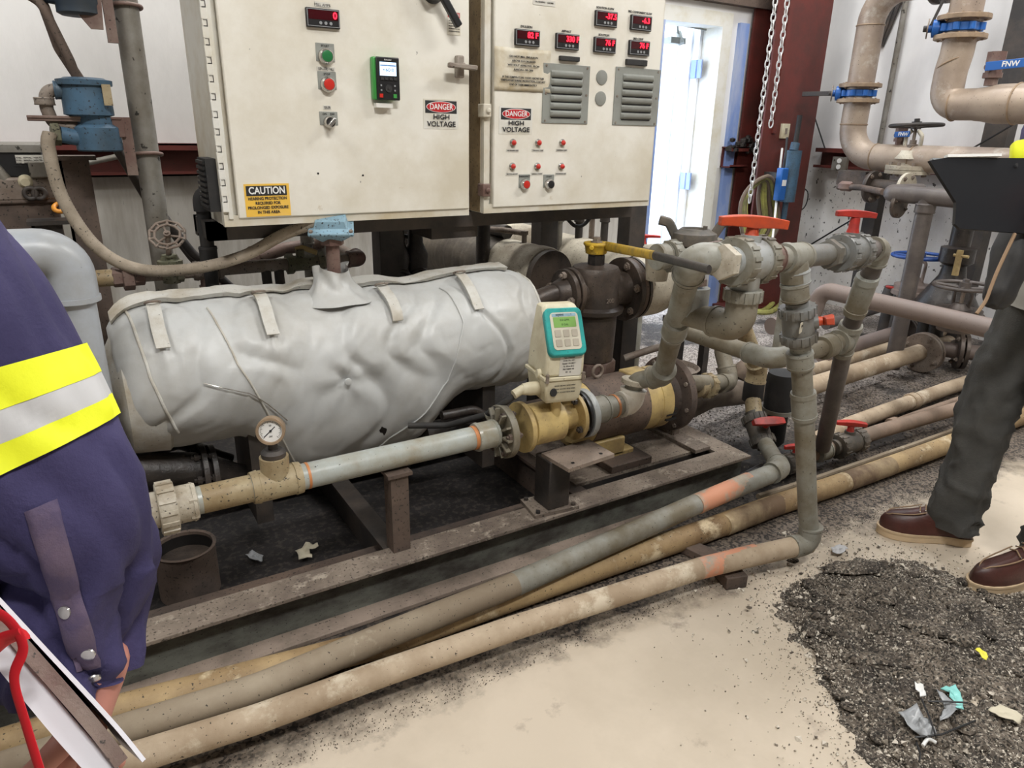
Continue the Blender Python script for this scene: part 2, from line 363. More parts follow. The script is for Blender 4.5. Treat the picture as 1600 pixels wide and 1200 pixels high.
def girt(name, a, b, ax):
    g = MB(); z0, z1 = 1.055, 1.20
    if ax == 'x':
        g.bb((a, YB - .10, z1 - .008), (b, YB, z1)); g.bb((a, YB - .10, z0), (b, YB - .0, z0 + .008)); g.bb((a, YB - .012, z0), (b, YB - .004, z1)); g.bb((a, YB - .10, z1 - .03), (b, YB - .094, z1)); g.bb((a, YB - .10, z0), (b, YB - .094, z0 + .02))
    else:
        g.bb((XR - .10, a, z1 - .008), (XR, b, z1)); g.bb((XR - .10, a, z0), (XR, b, z0 + .008)); g.bb((XR - .012, a, z0), (XR - .004, b, z1))
        g.bb((XR - .10, a, z1 - .03), (XR - .094, b, z1)); g.bb((XR - .10, a, z0), (XR - .094, b, z0 + .02))
    return struct(name, g, M['redsteel'])
girt('trim_1', -4.6, DX0 - .12, 'x'); girt('trim_2', DX1 + .12, 4.40, 'x'); girt('trim_3', -4, 3.75, 'y')
col = MB(); col.bb((4.31, 3.62, 0), (4.87, 3.635, 4.6)).bb((4.36, 3.86, 0), (4.85, 3.875, 4.6)).bb((4.58, 3.635, 0), (4.60, 3.86, 4.6)).bb((4.28, 3.60, 0), (4.90, 3.9, .02))
col.bb((4.40, 3.605, 1.3), (4.44, 3.62, 4.6))
struct('trim_4', col, M['redsteel'])
# liner folds beside the column
lf = MB()
for k in range(3):
    y0 = 3.46 - k * .02; lf.tube([V(XR - .02, y0, 2.8), V(XR - .03, y0 - .10 - .03 * k, 2.35), V(XR - .01, y0 - .02, 1.9)], .012, n=8)
struct('trim_5', lf, M['steel_dark'])
struct('trim_6', MB().bb((3.2, YB - .06, 2.12), (4.62, YB, 2.26)), M['steel_brown'])
# edge strip beside the doorway, bluish daylight put into its colour
struct('trim_7', MB().bb((4.24, YB - .03, 0), (4.33, YB, 2.02)), M['daylit_blue'])
# doorway
dr = MB(); dr.bb((DX0 - .03, YB - .03, 0), (DX0 + .035, YB + .15, DZ - .04)).bb((DX1 - .035, YB - .03, 0), (DX1 + .06, YB + .15, DZ - .04)).bb((DX0 - .03, YB - .03, DZ - .04), (DX1 + .06, YB + .15, DZ + .05))
door = dr.build('door_1', M['offwhite'], kind='structure', loc=(0, 0, 0))
MB().bb((DX0 - .02, YB - .034, 0), (DX0 + .036, YB + .152, DZ - .04)).build('door_jamb', M['daylit_blue'], door)  # jamb with the blue cast of the daylight in its colour
leaf = MB(); A = Matrix.Rotation(math.radians(5), 3, 'Z')
leaf.box(V(DX1 - .04, YB + .15, 1.0) + A @ V(0, .36, 0), (.045, .72, 1.96), A)
leaf.box(V(DX1 - .07, YB + .15, 1.0) + A @ V(0, .08, 0), (.02, .05, 1.96), A)
leaf.box(V(DX1 - .07, YB + .15, 1.0) + A @ V(0, .20, 0), (.012, .02, 1.96), A)
lf_ = leaf.build('door_leaf', M['outwhite'], door)
for z in (.95, 1.72): MB().box((DX1 - .075, YB + .14, z), (.012, .10, .12)).cyl((DX1 - .08, YB + .14, z - .06), (DX1 - .08, YB + .14, z + .06), .008).build('hinge', M['daylit_blue'], lf_)
clo = MB(); a = uy(1062, 52, YB + .1); clo.bb((a.x + .02, YB + .2, a.z - .05), (a.x + .16, YB + .27, a.z - .01)).cyl((a.x + .12, YB + .2, a.z - .05), (a.x + .12, YB + .24, a.z + .03), .02).bar((a.x + .1, YB + .22, a.z + .02), (a.x + .03, YB + .16, a.z + .06), .014, .01).bar((a.x + .03, YB + .16, a.z + .06), (DX1 - .06, YB + .1, DZ - .05), .014, .01)
clo.build('door_closer', M['grey_plate'], door)
# outside
struct('ground_outside', MB().bb((-2, YB + .12, -.12), (22, 20, -.02)), M['outground'])
ow = MB(); ow.bb((0, 11.0, -.1), (20, 11.1, 5))
for k in range(70): ow.bb((1 + k * .25, 10.96, -.1), (1.08 + k * .25, 11.0, 5))
bd = ow.build('building', M['outwhite'], label='white ribbed metal building outside the open doorway', cat='building')
tk = thing('storage_tank', 'pale yellow rounded tank seen outside through the doorway', 'tank', (7.0, 8.0, 0))
a = uy(1055, 300, 7.0)
tk.location = (a.x, 7.0, 0); ORG[tk.name] = V(a.x, 7.0, 0)
MB().lathe((a.x, 7.0, .0), (0, 0, 1), [(0, .1), (.25, .2), (.5, .27), (.9, .26), (1.15, .12), (1.25, .05)], 28).build('tank_body', mat('paleyellow', (.85, .75, .25), .4, bump=0), tk)
MB().lathe((a.x, 7.0, 1.24), (0, 0, 1), [(0, .06), (.06, .06)], 20).build('cap', M['blue_paint'], tk)
a = uy(1042, 265, 7.6)
eng = thing('machine', 'blue engine machine standing outside behind the doorway', 'machine', (a.x - .1, 7.6, 0))
e = MB(); e.bb((a.x - .35, 7.4, .5), (a.x + .1, 7.9, .95)).bb((a.x - .25, 7.45, .95), (a.x, 7.8, 1.12)).cyl((a.x + .1, 7.6, .7), (a.x + .22, 7.6, .7), .16).tube([(a.x - .1, 7.5, 1.1), (a.x + .0, 7.5, 1.25), (a.x + .2, 7.5, 1.3)], .03, .04)
e.build('engine', M['blue_paint'], eng, bevel=.02)
e = MB()
for sx in (-.3, .05):
    for sy in (7.45, 7.85): e.bb((a.x + sx, sy, -.02), (a.x + sx + .05, sy + .05, .5))
e.build('stand', M['steel_dark'], eng)
#@@PART3
# ------------------------------------------------------------------ lettering
def text(s, p, h, m, parent, name='lettering', w=None, ry=0.0, face='-y', off=.0008, label=None, bold=0, lines=None, rot=None):
    c = bpy.data.curves.new(name, 'FONT'); c.body = s; c.size = h / .70; c.align_x = 'CENTER'; c.align_y = 'CENTER'; c.extrude = off * .4; c.offset = bold
    if '\n' in s: c.space_line = lines or 1.0
    c.materials.append(m); o = bpy.data.objects.new(name, c); COL.objects.link(o)
    bpy.context.view_layer.update()
    sx = 1.0
    if w: sx = w / max(o.dimensions.x, 1e-5)
    if rot is None: rot = Matrix.Rotation(PI / 2, 3, 'X') if face == '-y' else Matrix.Rotation(PI / 2, 3, 'X')
    rot = rot @ Matrix.Rotation(ry, 3, 'Z')
    nrm = rot @ V(0, 0, 1)
    mm = rot.to_4x4() @ Matrix.Diagonal((sx, 1, 1, 1)); mm.translation = Vector(p) + nrm * off - ORG[parent.name]
    me = bpy.data.meshes.new_from_object(o); bpy.data.objects.remove(o); me.transform(mm)
    o = bpy.data.objects.new(name, me); COL.objects.link(o); o.parent = parent
    if label: o['label'] = label
    ORG[o.name] = ORG[parent.name]; return o
# ------------------------------------------------------------------ pipe fittings
def elbow(root, a, b, c, r, m, ext=1.7, k=1.2, name='elbow', bend=1.5, rim=True):
    a, b, c = Vector(a), Vector(b), Vector(c); u = (a - b).normalized(); w = (c - b).normalized()
    ang = u.angle(w); d = (bend * r) / math.tan(ang / 2) + ext * r
    mb = MB().tube([b + u * d, b, b + w * d], r * k, bend * r, n=20)
    if rim:
        for q in (u, w): mb.cyl(b + q * (d - .25 * r), b + q * (d + .02 * r), r * k * 1.06, n=20)
    return mb.build(name, m, root)
def sleeve(root, p, d, L, r, m, name='coupling', n=20, label=None, rim=.06):
    p, d = Vector(p), Vector(d).normalized()
    return MB().lathe(p - d * L / 2, d, [(0, r * .9), (0, r), (L * .14, r * (1 + rim)), (L * .15, r), (L * .85, r), (L * .86, r * (1 + rim)), (L, r), (L, r * .9)], n).build(name, m, root, label=label)
def union(root, p, d, L, r, m, ribs=14, name='union_nut', label=None):
    p, d = Vector(p), Vector(d).normalized(); mb = MB().lathe(p - d * L / 2, d, [(0, r * .8), (0, r * .96), (L * .1, r), (L * .9, r), (L, r * .96), (L, r * .8)], 28)
    x = perp(d); y = d.cross(x)
    for i in range(ribs):
        a = 2 * PI * i / ribs; e = x * math.cos(a) + y * math.sin(a)
        mb.bar(p - d * L * .45 + e * r, p + d * L * .45 + e * r, r * .16, r * .10, e)
    return mb.build(name, m, root, label=label)
def hexnut(root, p, d, L, r, m, name='hex_nut', label=None):
    p, d = Vector(p), Vector(d).normalized(); return MB().lathe(p - d * L / 2, d, [(0, r * .85), (L * .08, r), (L * .92, r), (L, r * .85)], 6).build(name, m, root, label=label)
def flange(root, p, d, R, t, m, nb=4, rb=.011, bm_=None, hub=None, a0=.4, name='flange', gap=0, blen=None, label=None, hole=None):
    p, d = Vector(p), Vector(d).normalized(); x = perp(d); y = d.cross(x); mb = MB()
    prof = [(-t / 2, R * .3), (-t / 2, R * .985), (-t / 2 + t * .08, R), (t / 2 - t * .08, R), (t / 2, R * .985), (t / 2, R * .3)]
    mb.lathe(p, d, prof, 36)
    if hub: mb.lathe(p, d * (1 if hub[1] > 0 else -1), [(0, hub[0] * 1.5), (abs(hub[1]) * .4, hub[0] * 1.25), (abs(hub[1]), hub[0])], 24)
    f = mb.build(name, m, root, label=label)
    bl = blen or t * 2.2
    for i in range(nb):
        a = a0 + 2 * PI * i / nb; c = p + (x * math.cos(a) + y * math.sin(a)) * R * .80
        MB().lathe(c - d * bl / 2, d, [(0, rb * .5), (bl * .12, rb * .5), (bl * .12, rb), (bl * .30, rb), (bl * .30, rb * .55), (bl * .7, rb * .55), (bl * .7, rb), (bl * .88, rb), (bl * .88, rb * .5), (bl, rb * .5)], 6).build('bolt', bm_ or m, f)
    return f
def run(name, label, cat, pts, r, m, bend=0, socket=None, k=1.2, ext=1.7, group=None, ms=None, root=None, eb=1.5, n=18):
    pts = [Vector(p) for p in pts]
    if root is None: root = thing(name, label, cat, (pts[0].x, pts[0].y, min(p.z for p in pts)), group)
    MB().tube(pts, r, bend or r * 1.5, n=n).build('pipe', m, root)
    if socket:
        for i in range(1, len(pts) - 1):
            if (pts[i] - pts[i - 1]).angle(pts[i + 1] - pts[i]) > .15: elbow(root, pts[i - 1], pts[i], pts[i + 1], r, ms or m, k=k, ext=ext, bend=eb)
    return root
def handwheel(root, c, ax, R, m, r=None, spokes=4, oct_=False, name='handwheel'):
    ax = Vector(ax).normalized(); x = perp(ax); y = ax.cross(x); r = r or R * .09; mb = MB(); c = Vector(c)
    if oct_:
        ps = [c + (x * math.cos(2 * PI * i / 10) + y * math.sin(2 * PI * i / 10)) * R for i in range(10)]
        for rr in (1.0, .72):
            mb.tube([c + (p - c) * rr for p in ps], r, n=8, closed=True)
        for i in range(10): mb.tube([c + (ps[i] - c) * .72, ps[i]], r * .9, n=6)
    else: mb.torus(c, ax, R, r, 36)
    for i in range(spokes):
        a = 2 * PI * i / spokes + .3; e = x * math.cos(a) + y * math.sin(a); mb.tube([c - ax * r, c + e * R * .5 - ax * r * .5, c + e * R * (.75 if oct_ else .97)], r * .8, n=8)
    mb.cyl(c - ax * r * 2, c + ax * r * 2, R * .2, n=14).lathe(c + ax * r * 2, ax, [(0, R * .11), (r * 1.6, R * .11)], 6)
    return mb.build(name, m, root)
def tee_handle(root, c, ax, dirv, L, m, w=.02, h=.016, stem=.03, sr=.014, name='handle', taper=.7):
    c = Vector(c); ax = Vector(ax).normalized(); dirv = Vector(dirv); dirv = (dirv - ax * dirv.dot(ax)).normalized(); y = ax.cross(dirv)
    T = Matrix((dirv, y, ax)).transposed().to_4x4(); T.translation = c; mb = MB(T)
    mb.lathe((0, 0, -.002), (0, 0, 1), [(0, sr * 1.5), (stem * .4, sr * 1.1), (stem, sr)], 16)
    n = 12; vs = []; fs = []
    for i in range(n + 1):
        t = -1 + 2 * i / n; ww = w / 2 * (1 - .35 * abs(t) ** 2); zz = stem + h * (.9 - .25 * t * t); hb = h * (1 - .3 * abs(t))
        X = t * L / 2
        vs += [(X, -ww, zz), (X, ww, zz), (X, ww * .8, zz - hb), (X, -ww * .8, zz - hb)]
    for i in range(n):
        for k in range(4): fs.append((i * 4 + k, i * 4 + (k + 1) % 4, i * 4 + 4 + (k + 1) % 4, i * 4 + 4 + k))
    fs += [(0, 1, 2, 3), (n * 4 + 3, n * 4 + 2, n * 4 + 1, n * 4)]
    mb.add(vs, fs)
    return mb.build(name, m, root, bevel=.002, label=None)
def pvc_valve(label, c, ax, upv, r, m, hm, hdir, hl, cat='valve', group=None, L=None, mn=None, hw=.03, stem=.03, hh=.02):
    """plastic true-union ball valve: body, two union nuts, tee handle"""
    c = Vector(c); ax = Vector(ax).normalized(); upv = Vector(upv); upv = (upv - ax * upv.dot(ax)).normalized(); L = L or r * 3.6
    root = thing('ball_valve', label, cat, (c.x, c.y, c.z - r), group)
    MB().lathe(c - ax * L / 2, ax, [(0, r * .62), (L * .12, r * .62), (L * .2, r * .88), (L * .8, r * .88), (L * .88, r * .62), (L, r * .62)], 28).cyl(c, c + upv * r * 1.05, r * .42).build('valve_body', m, root)
    for s in (-1, 1): union(root, c + ax * s * L * .30, ax, L * .20, r, mn or m)
    tee_handle(root, c + upv * r * .95, upv, hdir, hl, hm, w=hw, h=hh, stem=stem, sr=r * .25)
    return root
# ------------------------------------------------------------------ electrical cabinets
YC = 2.10
def cy(px, py, off=0): return uy(px, py, YC - off)
def cabinet(label, x0, x1, dx0, dx1, z0, z1, zd, depth=.30):
    root = thing('control_cabinet', label, 'electrical cabinet', (x0, YC + .02, z0))
    MB().bb((x0, YC + .025, z0), (x1, YC + depth, z1)).build('cabinet_body', M['cabside'], root, bevel=.004)
    f = MB(); f.bb((x0, YC + .005, z0), (x1, YC + .024, z0 + .03)).bb((x0, YC + .005, z0 + .03), (x0 + .02, YC + .024, z1)).bb((x1 - .012, YC + .005, z0 + .03), (x1, YC + .024, z1)); f.build('cabinet_rim', M['cabside'], root)
    d = MB(); d.bb((dx0, YC, zd), (dx1, YC + .02, z1 - .03)); door = d.build('cabinet_door', M['cab'], root, bevel=.004)
    return root, door
c1 = cy(352, 352); c2 = cy(734, 335); c3 = cy(757, 334); c4 = cy(1015, 318)
LX0, LX1 = c1.x, c2.x; RX0, RX1 = cy(765, 330).x, c4.x
cabL, doorL = cabinet('large off-white cabinet on the left with green keypad and CAUTION sign', LX0, LX1, cy(373, 340).x, LX1 - .002, cy(540, 346).z, 2.55, cy(540, 335).z)
cabR, doorR = cabinet('off-white cabinet nearest the doorway with seven red digit meters and two grey louvres', RX0 - .02, RX1, cy(770, 325).x, RX1 - .004, cy(900, 327).z, 2.55, cy(900, 319).z, .42)
MB().bb((RX0 - .021, YC + .03, cy(900, 327).z + .002), (RX0 - .0195, YC + .40, 2.5)).build('side_panel', M['cabrust'], cabR)
# piano hinge
h = MB(); zz = cy(540, 335).z
for i in range(34):
    z = zz + .02 + i * .043; h.bb((LX0 - .002, YC - .004, z), (LX0 + .014, YC + .006, z + .026)).bb((LX0 - .001, YC - .0035, z + .026), (LX0 + .0135, YC + .006, z + .043))
h.bb((LX0 + .012, YC + .0, zz), (LX0 + .024, YC + .006, 2.5)); h.build('piano_hinge', M['offwhite'], cabL, bevel=.001)
h = MB(); 
for i in range(34):
    z = zz + .046 + i * .043; h.bb((LX0 + .002, YC - .0045, z + .000), (LX0 + .012, YC + .004, z + .0022)).bb((LX0 + .0100, YC - .0045, z + .0022), (LX0 + .012, YC + .004, z + .016)).bb((LX0 + .002, YC - .0045, z + .0148), (LX0 + .010, YC + .004, z + .016))
h.build('hinge_gap', M['steel_dark'], cabL)
# vent on the left side of the left cabinet
v = MB(); a = cy(337, 255); b = cy(337, 345); v.bb((LX0 - .028, YC + .03, b.z + .02), (LX0, YC + .15, a.z + .01)); vent = v.build('side_vent', M['rubber'], cabL, label='black louvred vent')
v = MB()
for i in range(9):
    z = b.z + .03 + i * (a.z - b.z - .02) / 9; v.bb((LX0 - .034, YC + .036, z), (LX0 - .026, YC + .144, z + .008))
v.build('vent_slat', M['black'], vent, kind=None)
def plate(root, px0, py0, px1, py1, m, name, t=.0012, off=0, label=None, parent=None, bevel=0):
    a = cy(px0, py0); b = cy(px1, py1)
    return MB().bb((a.x, YC - off - t, b.z), (b.x, YC - off + .001, a.z)).build(name, m, parent or root, label=label, bevel=bevel)
def plate2(root, px, py, w, h, m, name, t=.0012, off=0, label=None, bevel=0):
    a = cy(px, py); return MB().bb((a.x - w / 2, YC - off - t, a.z - h / 2), (a.x + w / 2, YC - off + .001, a.z + h / 2)).build(name, m, root, label=label, bevel=bevel), a
def meter(root, px, py, digits, cap, capy, dx=0):
    body, a = plate2(root, px, py, .092, .047, M['black'], 'panel_meter', t=.010, label='black panel meter reading ' + digits, bevel=.002)
    r_ = MB().bb((a.x - .043, YC - .0112, a.z - .021), (a.x + .043, YC - .0098, a.z - .0195)).bb((a.x - .043, YC - .0112, a.z + .0195), (a.x + .043, YC - .0098, a.z + .021)).bb((a.x - .044, YC - .0112, a.z - .021), (a.x - .0425, YC - .0098, a.z + .021)).bb((a.x + .0425, YC - .0112, a.z - .021), (a.x + .044, YC - .0098, a.z + .021)); r_.build('bezel_rim', M['plastic_grey'], body)
    MB().bb((a.x - .040, YC - .0108, a.z - .004), (a.x + .040, YC - .0099, a.z + .0185)).build('display_window', mat('winred', (.05, .003, .006), .2, bump=0) if 'winred' not in bpy.data.materials else bpy.data.materials['winred'], body)
    text(digits, (a.x + .014 + dx, YC - .0112, a.z + .007), .016, M['led'], body, 'display_digits', w=None, bold=.0006)
    for i in (-1, 0, 1):
        MB().lathe((a.x + .006 + i * .014, YC - .0095, a.z - .012), (0, -1, 0), [(0, .0045), (.0016, .004)], 12).build('button', M['plastic_grey'], body)
    c = cy(px, capy); text(cap, (c.x, YC, c.z), .0065, M['txt'], root, 'caption', off=.0012)
meter(cabL, 503.5, 29, '0', 'MILL AMPS', 8, .018)
for px, py, d, cap, capy in [(822.5, 59.5, '82 F', 'EMULSION', 42), (885, 65.5, '330 F', 'ASPHALT', 49), (945.5, 30, '-37.5', 'SOLUTION FLOW', 13), (1000, 36.5, '-6.3', '3RD COMPONENT FLOW', 20), (943.5, 71, '76 F', 'SOLUTION', 55), (997, 75.5, '76 F', '3RD COMP', 61)]:
    meter(cabR, px, py, d, cap, capy, .003)
plate2(cabL, 503, 7, .040, .012, M['label'], 'caption_plate')
def station(root, px, py, cap, m, r=.019, capp=None, lw=.052, lh=.046, sel=False):
    leg, a = plate2(root, px, py, lw, lh, M['grey_plate'], 'legend_plate', t=.002, bevel=.001)
    cz = a.z - .010
    MB().lathe((a.x, YC - .002, cz), (0, -1, 0), [(0, r * 1.12), (.008, r * 1.12), (.012, r * 1.02), (.016, r * .86), (.016, r * .7)], 24).build('button_ring', M['chrome'], leg)
    if sel:
        MB().lathe((a.x, YC - .014, cz), (0, -1, 0), [(0, r * .9), (.006, r * .85)], 24).build('selector_knob', M['black'], leg)
        MB().box((a.x, YC - .028, cz), (.010, .016, r * 1.9), Matrix.Rotation(.7, 3, 'Y')).build('selector_lever', M['chrome'], leg, bevel=.002)
    else: MB().lathe((a.x, YC - .014, cz), (0, -1, 0), [(0, r * .8), (.004, r * .78), (.005, r * .6)], 24).build('push_button', m, leg, label=None)
    if cap: text(cap, (a.x, YC - .002, a.z + lh / 2 - .007), .0055, M['txt'], leg, 'caption')
    return leg
station(cabL, 508, 82, 'START', M['btn_green']); station(cabL, 511, 126, 'STOP', M['btn_red']); station(cabL, 513.5, 185, 'ON    OFF', None, r=.015, sel=True, lh=.036)
for px, py, s, w in ((509, 108, 'COLLOID MILL', .052), (511, 168, 'OILER', .022)):
    p_, a = plate2(cabL, px, py, w, .011, M['label'], 'caption_plate'); text(s, (a.x, YC - .0012, a.z), .006, M['txt'], p_, 'caption', w=w * .85)
station(cabR, 819, 283, 'EMERGENCY', M['btn_red'], r=.016, lw=.044, lh=.044); station(cabR, 857, 283, 'START', M['black'], r=.016, lw=.044, lh=.044)
for (px, py, s) in [(801, 223, 'MILL DISCHARGE PRESS'), (840.5, 223, 'MILL HIGH TEMP'), (878, 223, 'EMULSION PUMP'), (800, 260, 'MILL OVERLOAD PUMP'), (839, 260, 'ASPHALT PUMP'), (876.5, 260, '3RD COMPONENT PUMP')]:
    a = cy(px, py); lamp = MB().lathe((a.x, YC, a.z), (0, -1, 0), [(0, .0125), (.004, .0125), (.008, .008)], 20).build('pilot_lamp', M['chrome'], cabR, label='red pilot lamp with small legend')
    MB().sph((a.x, YC - .009, a.z), .0085, 14).build('lens', M['btn_red'], lamp)
    MB().bb((a.x - .024, YC - .001, a.z - .029), (a.x + .024, YC, a.z - .020)).build('legend', M['label'], lamp); text(s, (a.x, YC - .001, a.z - .0245), .0032, M['txt'], lamp, 'caption', w=.042)
# keypad display
k0 = cy(577, 86); k1 = cy(621, 160); kc = (k0 + k1) / 2; kw, kh = (k1.x - k0.x) * .9, (k0.z - k1.z) * .93
kp = MB().bb((kc.x - kw / 2 - .004, YC - .022, kc.z - kh / 2), (kc.x + kw / 2 - .004, YC, kc.z + kh / 2)).build('drive_keypad', M['green_body'], cabL, label='green edged keypad with lit screen', bevel=.004)
MB().bb((kc.x - kw / 2 + .004, YC - .028, kc.z - kh / 2), (kc.x + kw / 2 + .002, YC - .022, kc.z + kh / 2)).build('keypad_face', M['black'], kp, bevel=.003)
yf = YC - .0285
MB().bb((kc.x - kw * .30, yf - .0006, kc.z + kh * .07), (kc.x + kw * .38, yf + .001, kc.z + kh * .38)).build('screen', M['screen'], kp)
MB().bb((kc.x - kw * .29, yf - .0009, kc.z + kh * .29), (kc.x + kw * .37, yf, kc.z + kh * .32)).build('screen_bar', mat('barblue', (.15, .3, .6), .5, bump=0), kp)
text('+60.0', (kc.x + kw * .04, yf - .0006, kc.z + kh * .20), kh * .075, mat('scrtxt', (.03, .06, .14), .5, bump=0), kp, 'screen_text', w=kw * .46)
text('Schneider', (kc.x + kw * .04, yf, kc.z + kh * .435), kh * .035, M['txtw'], kp, 'lettering')
for i in range(4): MB().bb((kc.x + kw * (-.28 + .18 * i), yf - .002, kc.z - kh * .03), (kc.x + kw * (-.15 + .18 * i), yf, kc.z + kh * .03)).build('key', M['rubber'], kp)
MB().lathe((kc.x + kw * .04, yf, kc.z - kh * .23), (0, -1, 0), [(0, kw * .14), (.002, kw * .14)], 24).lathe((kc.x + kw * .04, yf - .002, kc.z - kh * .23), (0, -1, 0), [(0, kw * .05), (.002, kw * .04)], 18).build('dial', M['rubber'], kp)
for dx, dz, mm in [(-.28, -.40, 'btn_red'), (.30, -.40, 'green_body'), (.30, -.16, 'plastic_grey'), (.30, -.27, 'plastic_grey'), (-.27, -.16, 'plastic_grey'), (-.27, -.27, 'plastic_grey')]:
    s_ = .07 if mm in ('btn_red', 'green_body') else .03
    MB().bb((kc.x + kw * (dx - s_), yf - .0015, kc.z + kh * dz - kw * s_), (kc.x + kw * (dx + s_), yf, kc.z + kh * dz + kw * s_)).build('key', M[mm], kp)
plate2(cabL, 597, 165, .05, .012, M['offwhite'], 'keypad_bracket', t=.02)
# handle latch of the left cabinet
a = cy(715, 104)
ht = MB().bb((a.x - .012, YC - .022, a.z - .033), (a.x + .013, YC, a.z + .03)).build('door_latch', M['iron'], cabL, bevel=.005)
MB().bar((a.x - .050, YC - .038, a.z + .000), (a.x + .045, YC - .038, a.z - .004), .014, .018, (0, -1, 0)).lathe((a.x, YC - .02, a.z), (0, -1, 0), [(0, .010), (.02, .010)], 12).build('lever', M['iron'], ht, bevel=.003)
# black rotary disconnect lever
a = cy(676, -14); b = cy(706, 44)
dsc = MB().lathe((a.x, YC, a.z), (0, -1, 0), [(0, .034), (.012, .032), (.03, .022)], 28).build('disconnect_switch', M['black'], cabL, label='black rotary disconnect lever')
MB().bar((a.x, YC - .04, a.z), (b.x, YC - .046, b.z), .022, .018, (0, -1, 0)).torus((a.x - .012, YC - .035, a.z + .004), (0, -1, 0), .026, .008).build('lever', M['black'], dsc, bevel=.004)
# signs
def oval(mb, cx, cz, rx, rz, y0, y1, n=36):
    T = frame((cx, 0, cz), (1, 0, 0), (0, -1, 0)); return mb.prism([(rx * math.cos(2 * PI * i / n), rz * math.sin(2 * PI * i / n)) for i in range(n)], T, -y0, -y1)
def rot_sign(cx, cz, ang):
    T = Matrix.Translation((cx, 0, cz)) @ Matrix.Rotation(ang, 4, 'Y') @ Matrix.Translation((-cx, 0, -cz)); return T
def danger(root, px0, py0, px1, py1, ang, label):
    a = cy(px0, py0); b = cy(px1, py1); c = (a + b) / 2; w, h = (b.x - a.x), (a.z - b.z); T = rot_sign(c.x, c.z, ang); y = YC
    s = MB(T).bb((c.x - w / 2, y - .001, c.z - h / 2), (c.x + w / 2, y + .001, c.z + h / 2)).build('danger_sign', M['offwhite'], root, label=label)
    zt = c.z + h * .24
    MB(T).bb((c.x - w * .45, y - .0016, zt - h * .21), (c.x + w * .45, y - .0009, zt + h * .21)).build('sign_header', M['txt'], s)
    oval(MB(T), c.x, zt, w * .42, h * .19, y - .0022, y - .0015).build('sign_oval', M['txtw'], s)
    oval(MB(T), c.x, zt, w * .405, h * .17, y - .0027, y - .002).build('sign_oval', M['signred'], s)
    r = Matrix.Rotation(ang, 3, 'Y') @ Matrix.Rotation(PI / 2, 3, 'X')
    f = lambda x, z: (T @ V(x, y - .0027, z))
    text('DANGER', f(c.x, zt), h * .19, M['txtw'], s, w=w * .66, rot=r, bold=.0003)
    text('HIGH', f(c.x, c.z - h * .10), h * .16, M['txt'], s, w=w * .46, rot=r, bold=.0004)
    text('VOLTAGE', f(c.x, c.z - h * .34), h * .17, M['txt'], s, w=w * .82, rot=r, bold=.0004)
danger(cabL, 661, 154, 716, 202, math.radians(0), 'DANGER HIGH VOLTAGE sign')
danger(cabR, 780, 166, 831, 210, math.radians(0), 'DANGER HIGH VOLTAGE sign')
a = cy(380, 287); b = cy(455, 337); c = (a + b) / 2; w, h = b.x - a.x, .97 * (a.z - b.z)
cs = MB().bb((c.x - w / 2, YC - .0012, c.z - h / 2), (c.x + w / 2, YC + .001, c.z + h / 2)).build('caution_sign', M['signyellow'], cabL, label='yellow CAUTION hearing protection sign')
MB().bb((c.x - w * .46, YC - .002, c.z + h * .14), (c.x + w * .44, YC - .001, c.z + h * .44)).build('sign_header', M['txt'], cs)
text('CAUTION', (c.x, YC - .002, c.z + h * .29), h * .21, M['txtw'], cs, w=w * .80, bold=.0006)
for i, s in enumerate(['HEARING PROTECTION', 'REQUIRED FOR', 'PROLONGED EXPOSURE', 'IN THIS AREA']):
    text(s, (c.x, YC - .0012, c.z + h * (.05 - .14 * i)), h * .085, M['txt'], cs, w=w * (.86, .56, .9, .5)[i], bold=.0003)
# small danger label beside the disconnect
a = cy(706, 36)
ds = MB().bb((a.x - .016, YC - .001, a.z - .032), (a.x + .028, YC + .001, a.z + .030)).build('warning_label', M['offwhite'], cabL)
MB().bb((a.x - .014, YC - .0016, a.z + .015), (a.x + .026, YC, a.z + .028)).build('label_header', M['signred'], ds); text('DANGER', (a.x + .007, YC - .0016, a.z + .0215), .008, M['txtw'], ds, w=.034)
for i in range(5): text('HAZARDOUS VOLTAGE', (a.x + .007, YC - .001, a.z + .006 - i * .007), .003, M['txt'], ds, w=.036)
# paper notice taped on the right cabinet
a = cy(772, 72); b = cy(858, 145); mbp = MB(); n = 10; vs = []; fs = []
for i in range(n + 1):
    for j in range(n + 1):
        u_, w_ = i / n, j / n; vs.append((a.x + (b.x - a.x) * u_, YC - .003 - .004 * noise.noise(V(u_ * 4, w_ * 4, 2)) - (.006 if (i == n and j == n) else 0), a.z + (b.z - a.z) * w_ + .003 * noise.noise(V(u_ * 9, w_ * 9, 5)) * (w_ in (0, 1))))
for i in range(n):
    for j in range(n): fs.append((i * (n + 1) + j, (i + 1) * (n + 1) + j, (i + 1) * (n + 1) + j + 1, i * (n + 1) + j + 1))
pn = mbp.add(vs, fs).build('paper_notice', M['paper'], cabR, sharp=180, label='yellowed paper notice')
pn.modifiers.new('s', 'SOLIDIFY').thickness = .0006
cc = (a + b) / 2; ph = a.z - b.z; pw = b.x - a.x
for i, (s, k, ww) in enumerate([('DO NOT MILL EMULSION', .30, .50), ('ABOVE 210 DEGREES', .20, .42), ('WITHOUT APPROVAL FROM', .10, .56), ('RANDALL OR ORB', .00, .34), ('IF THE TEMPERATURE VARIES ABOVE THIS', -.18, .74), ('TEMPERATURE DURING PRODUCTION, CONTACT', -.26, .80), ('ONE OF THEM IMMEDIATELY', -.35, .50)]):
    text(s, (cc.x, YC - .0062, cc.z + ph * k), ph * .042, M['txt'], pn, w=pw * ww, bold=.0002)
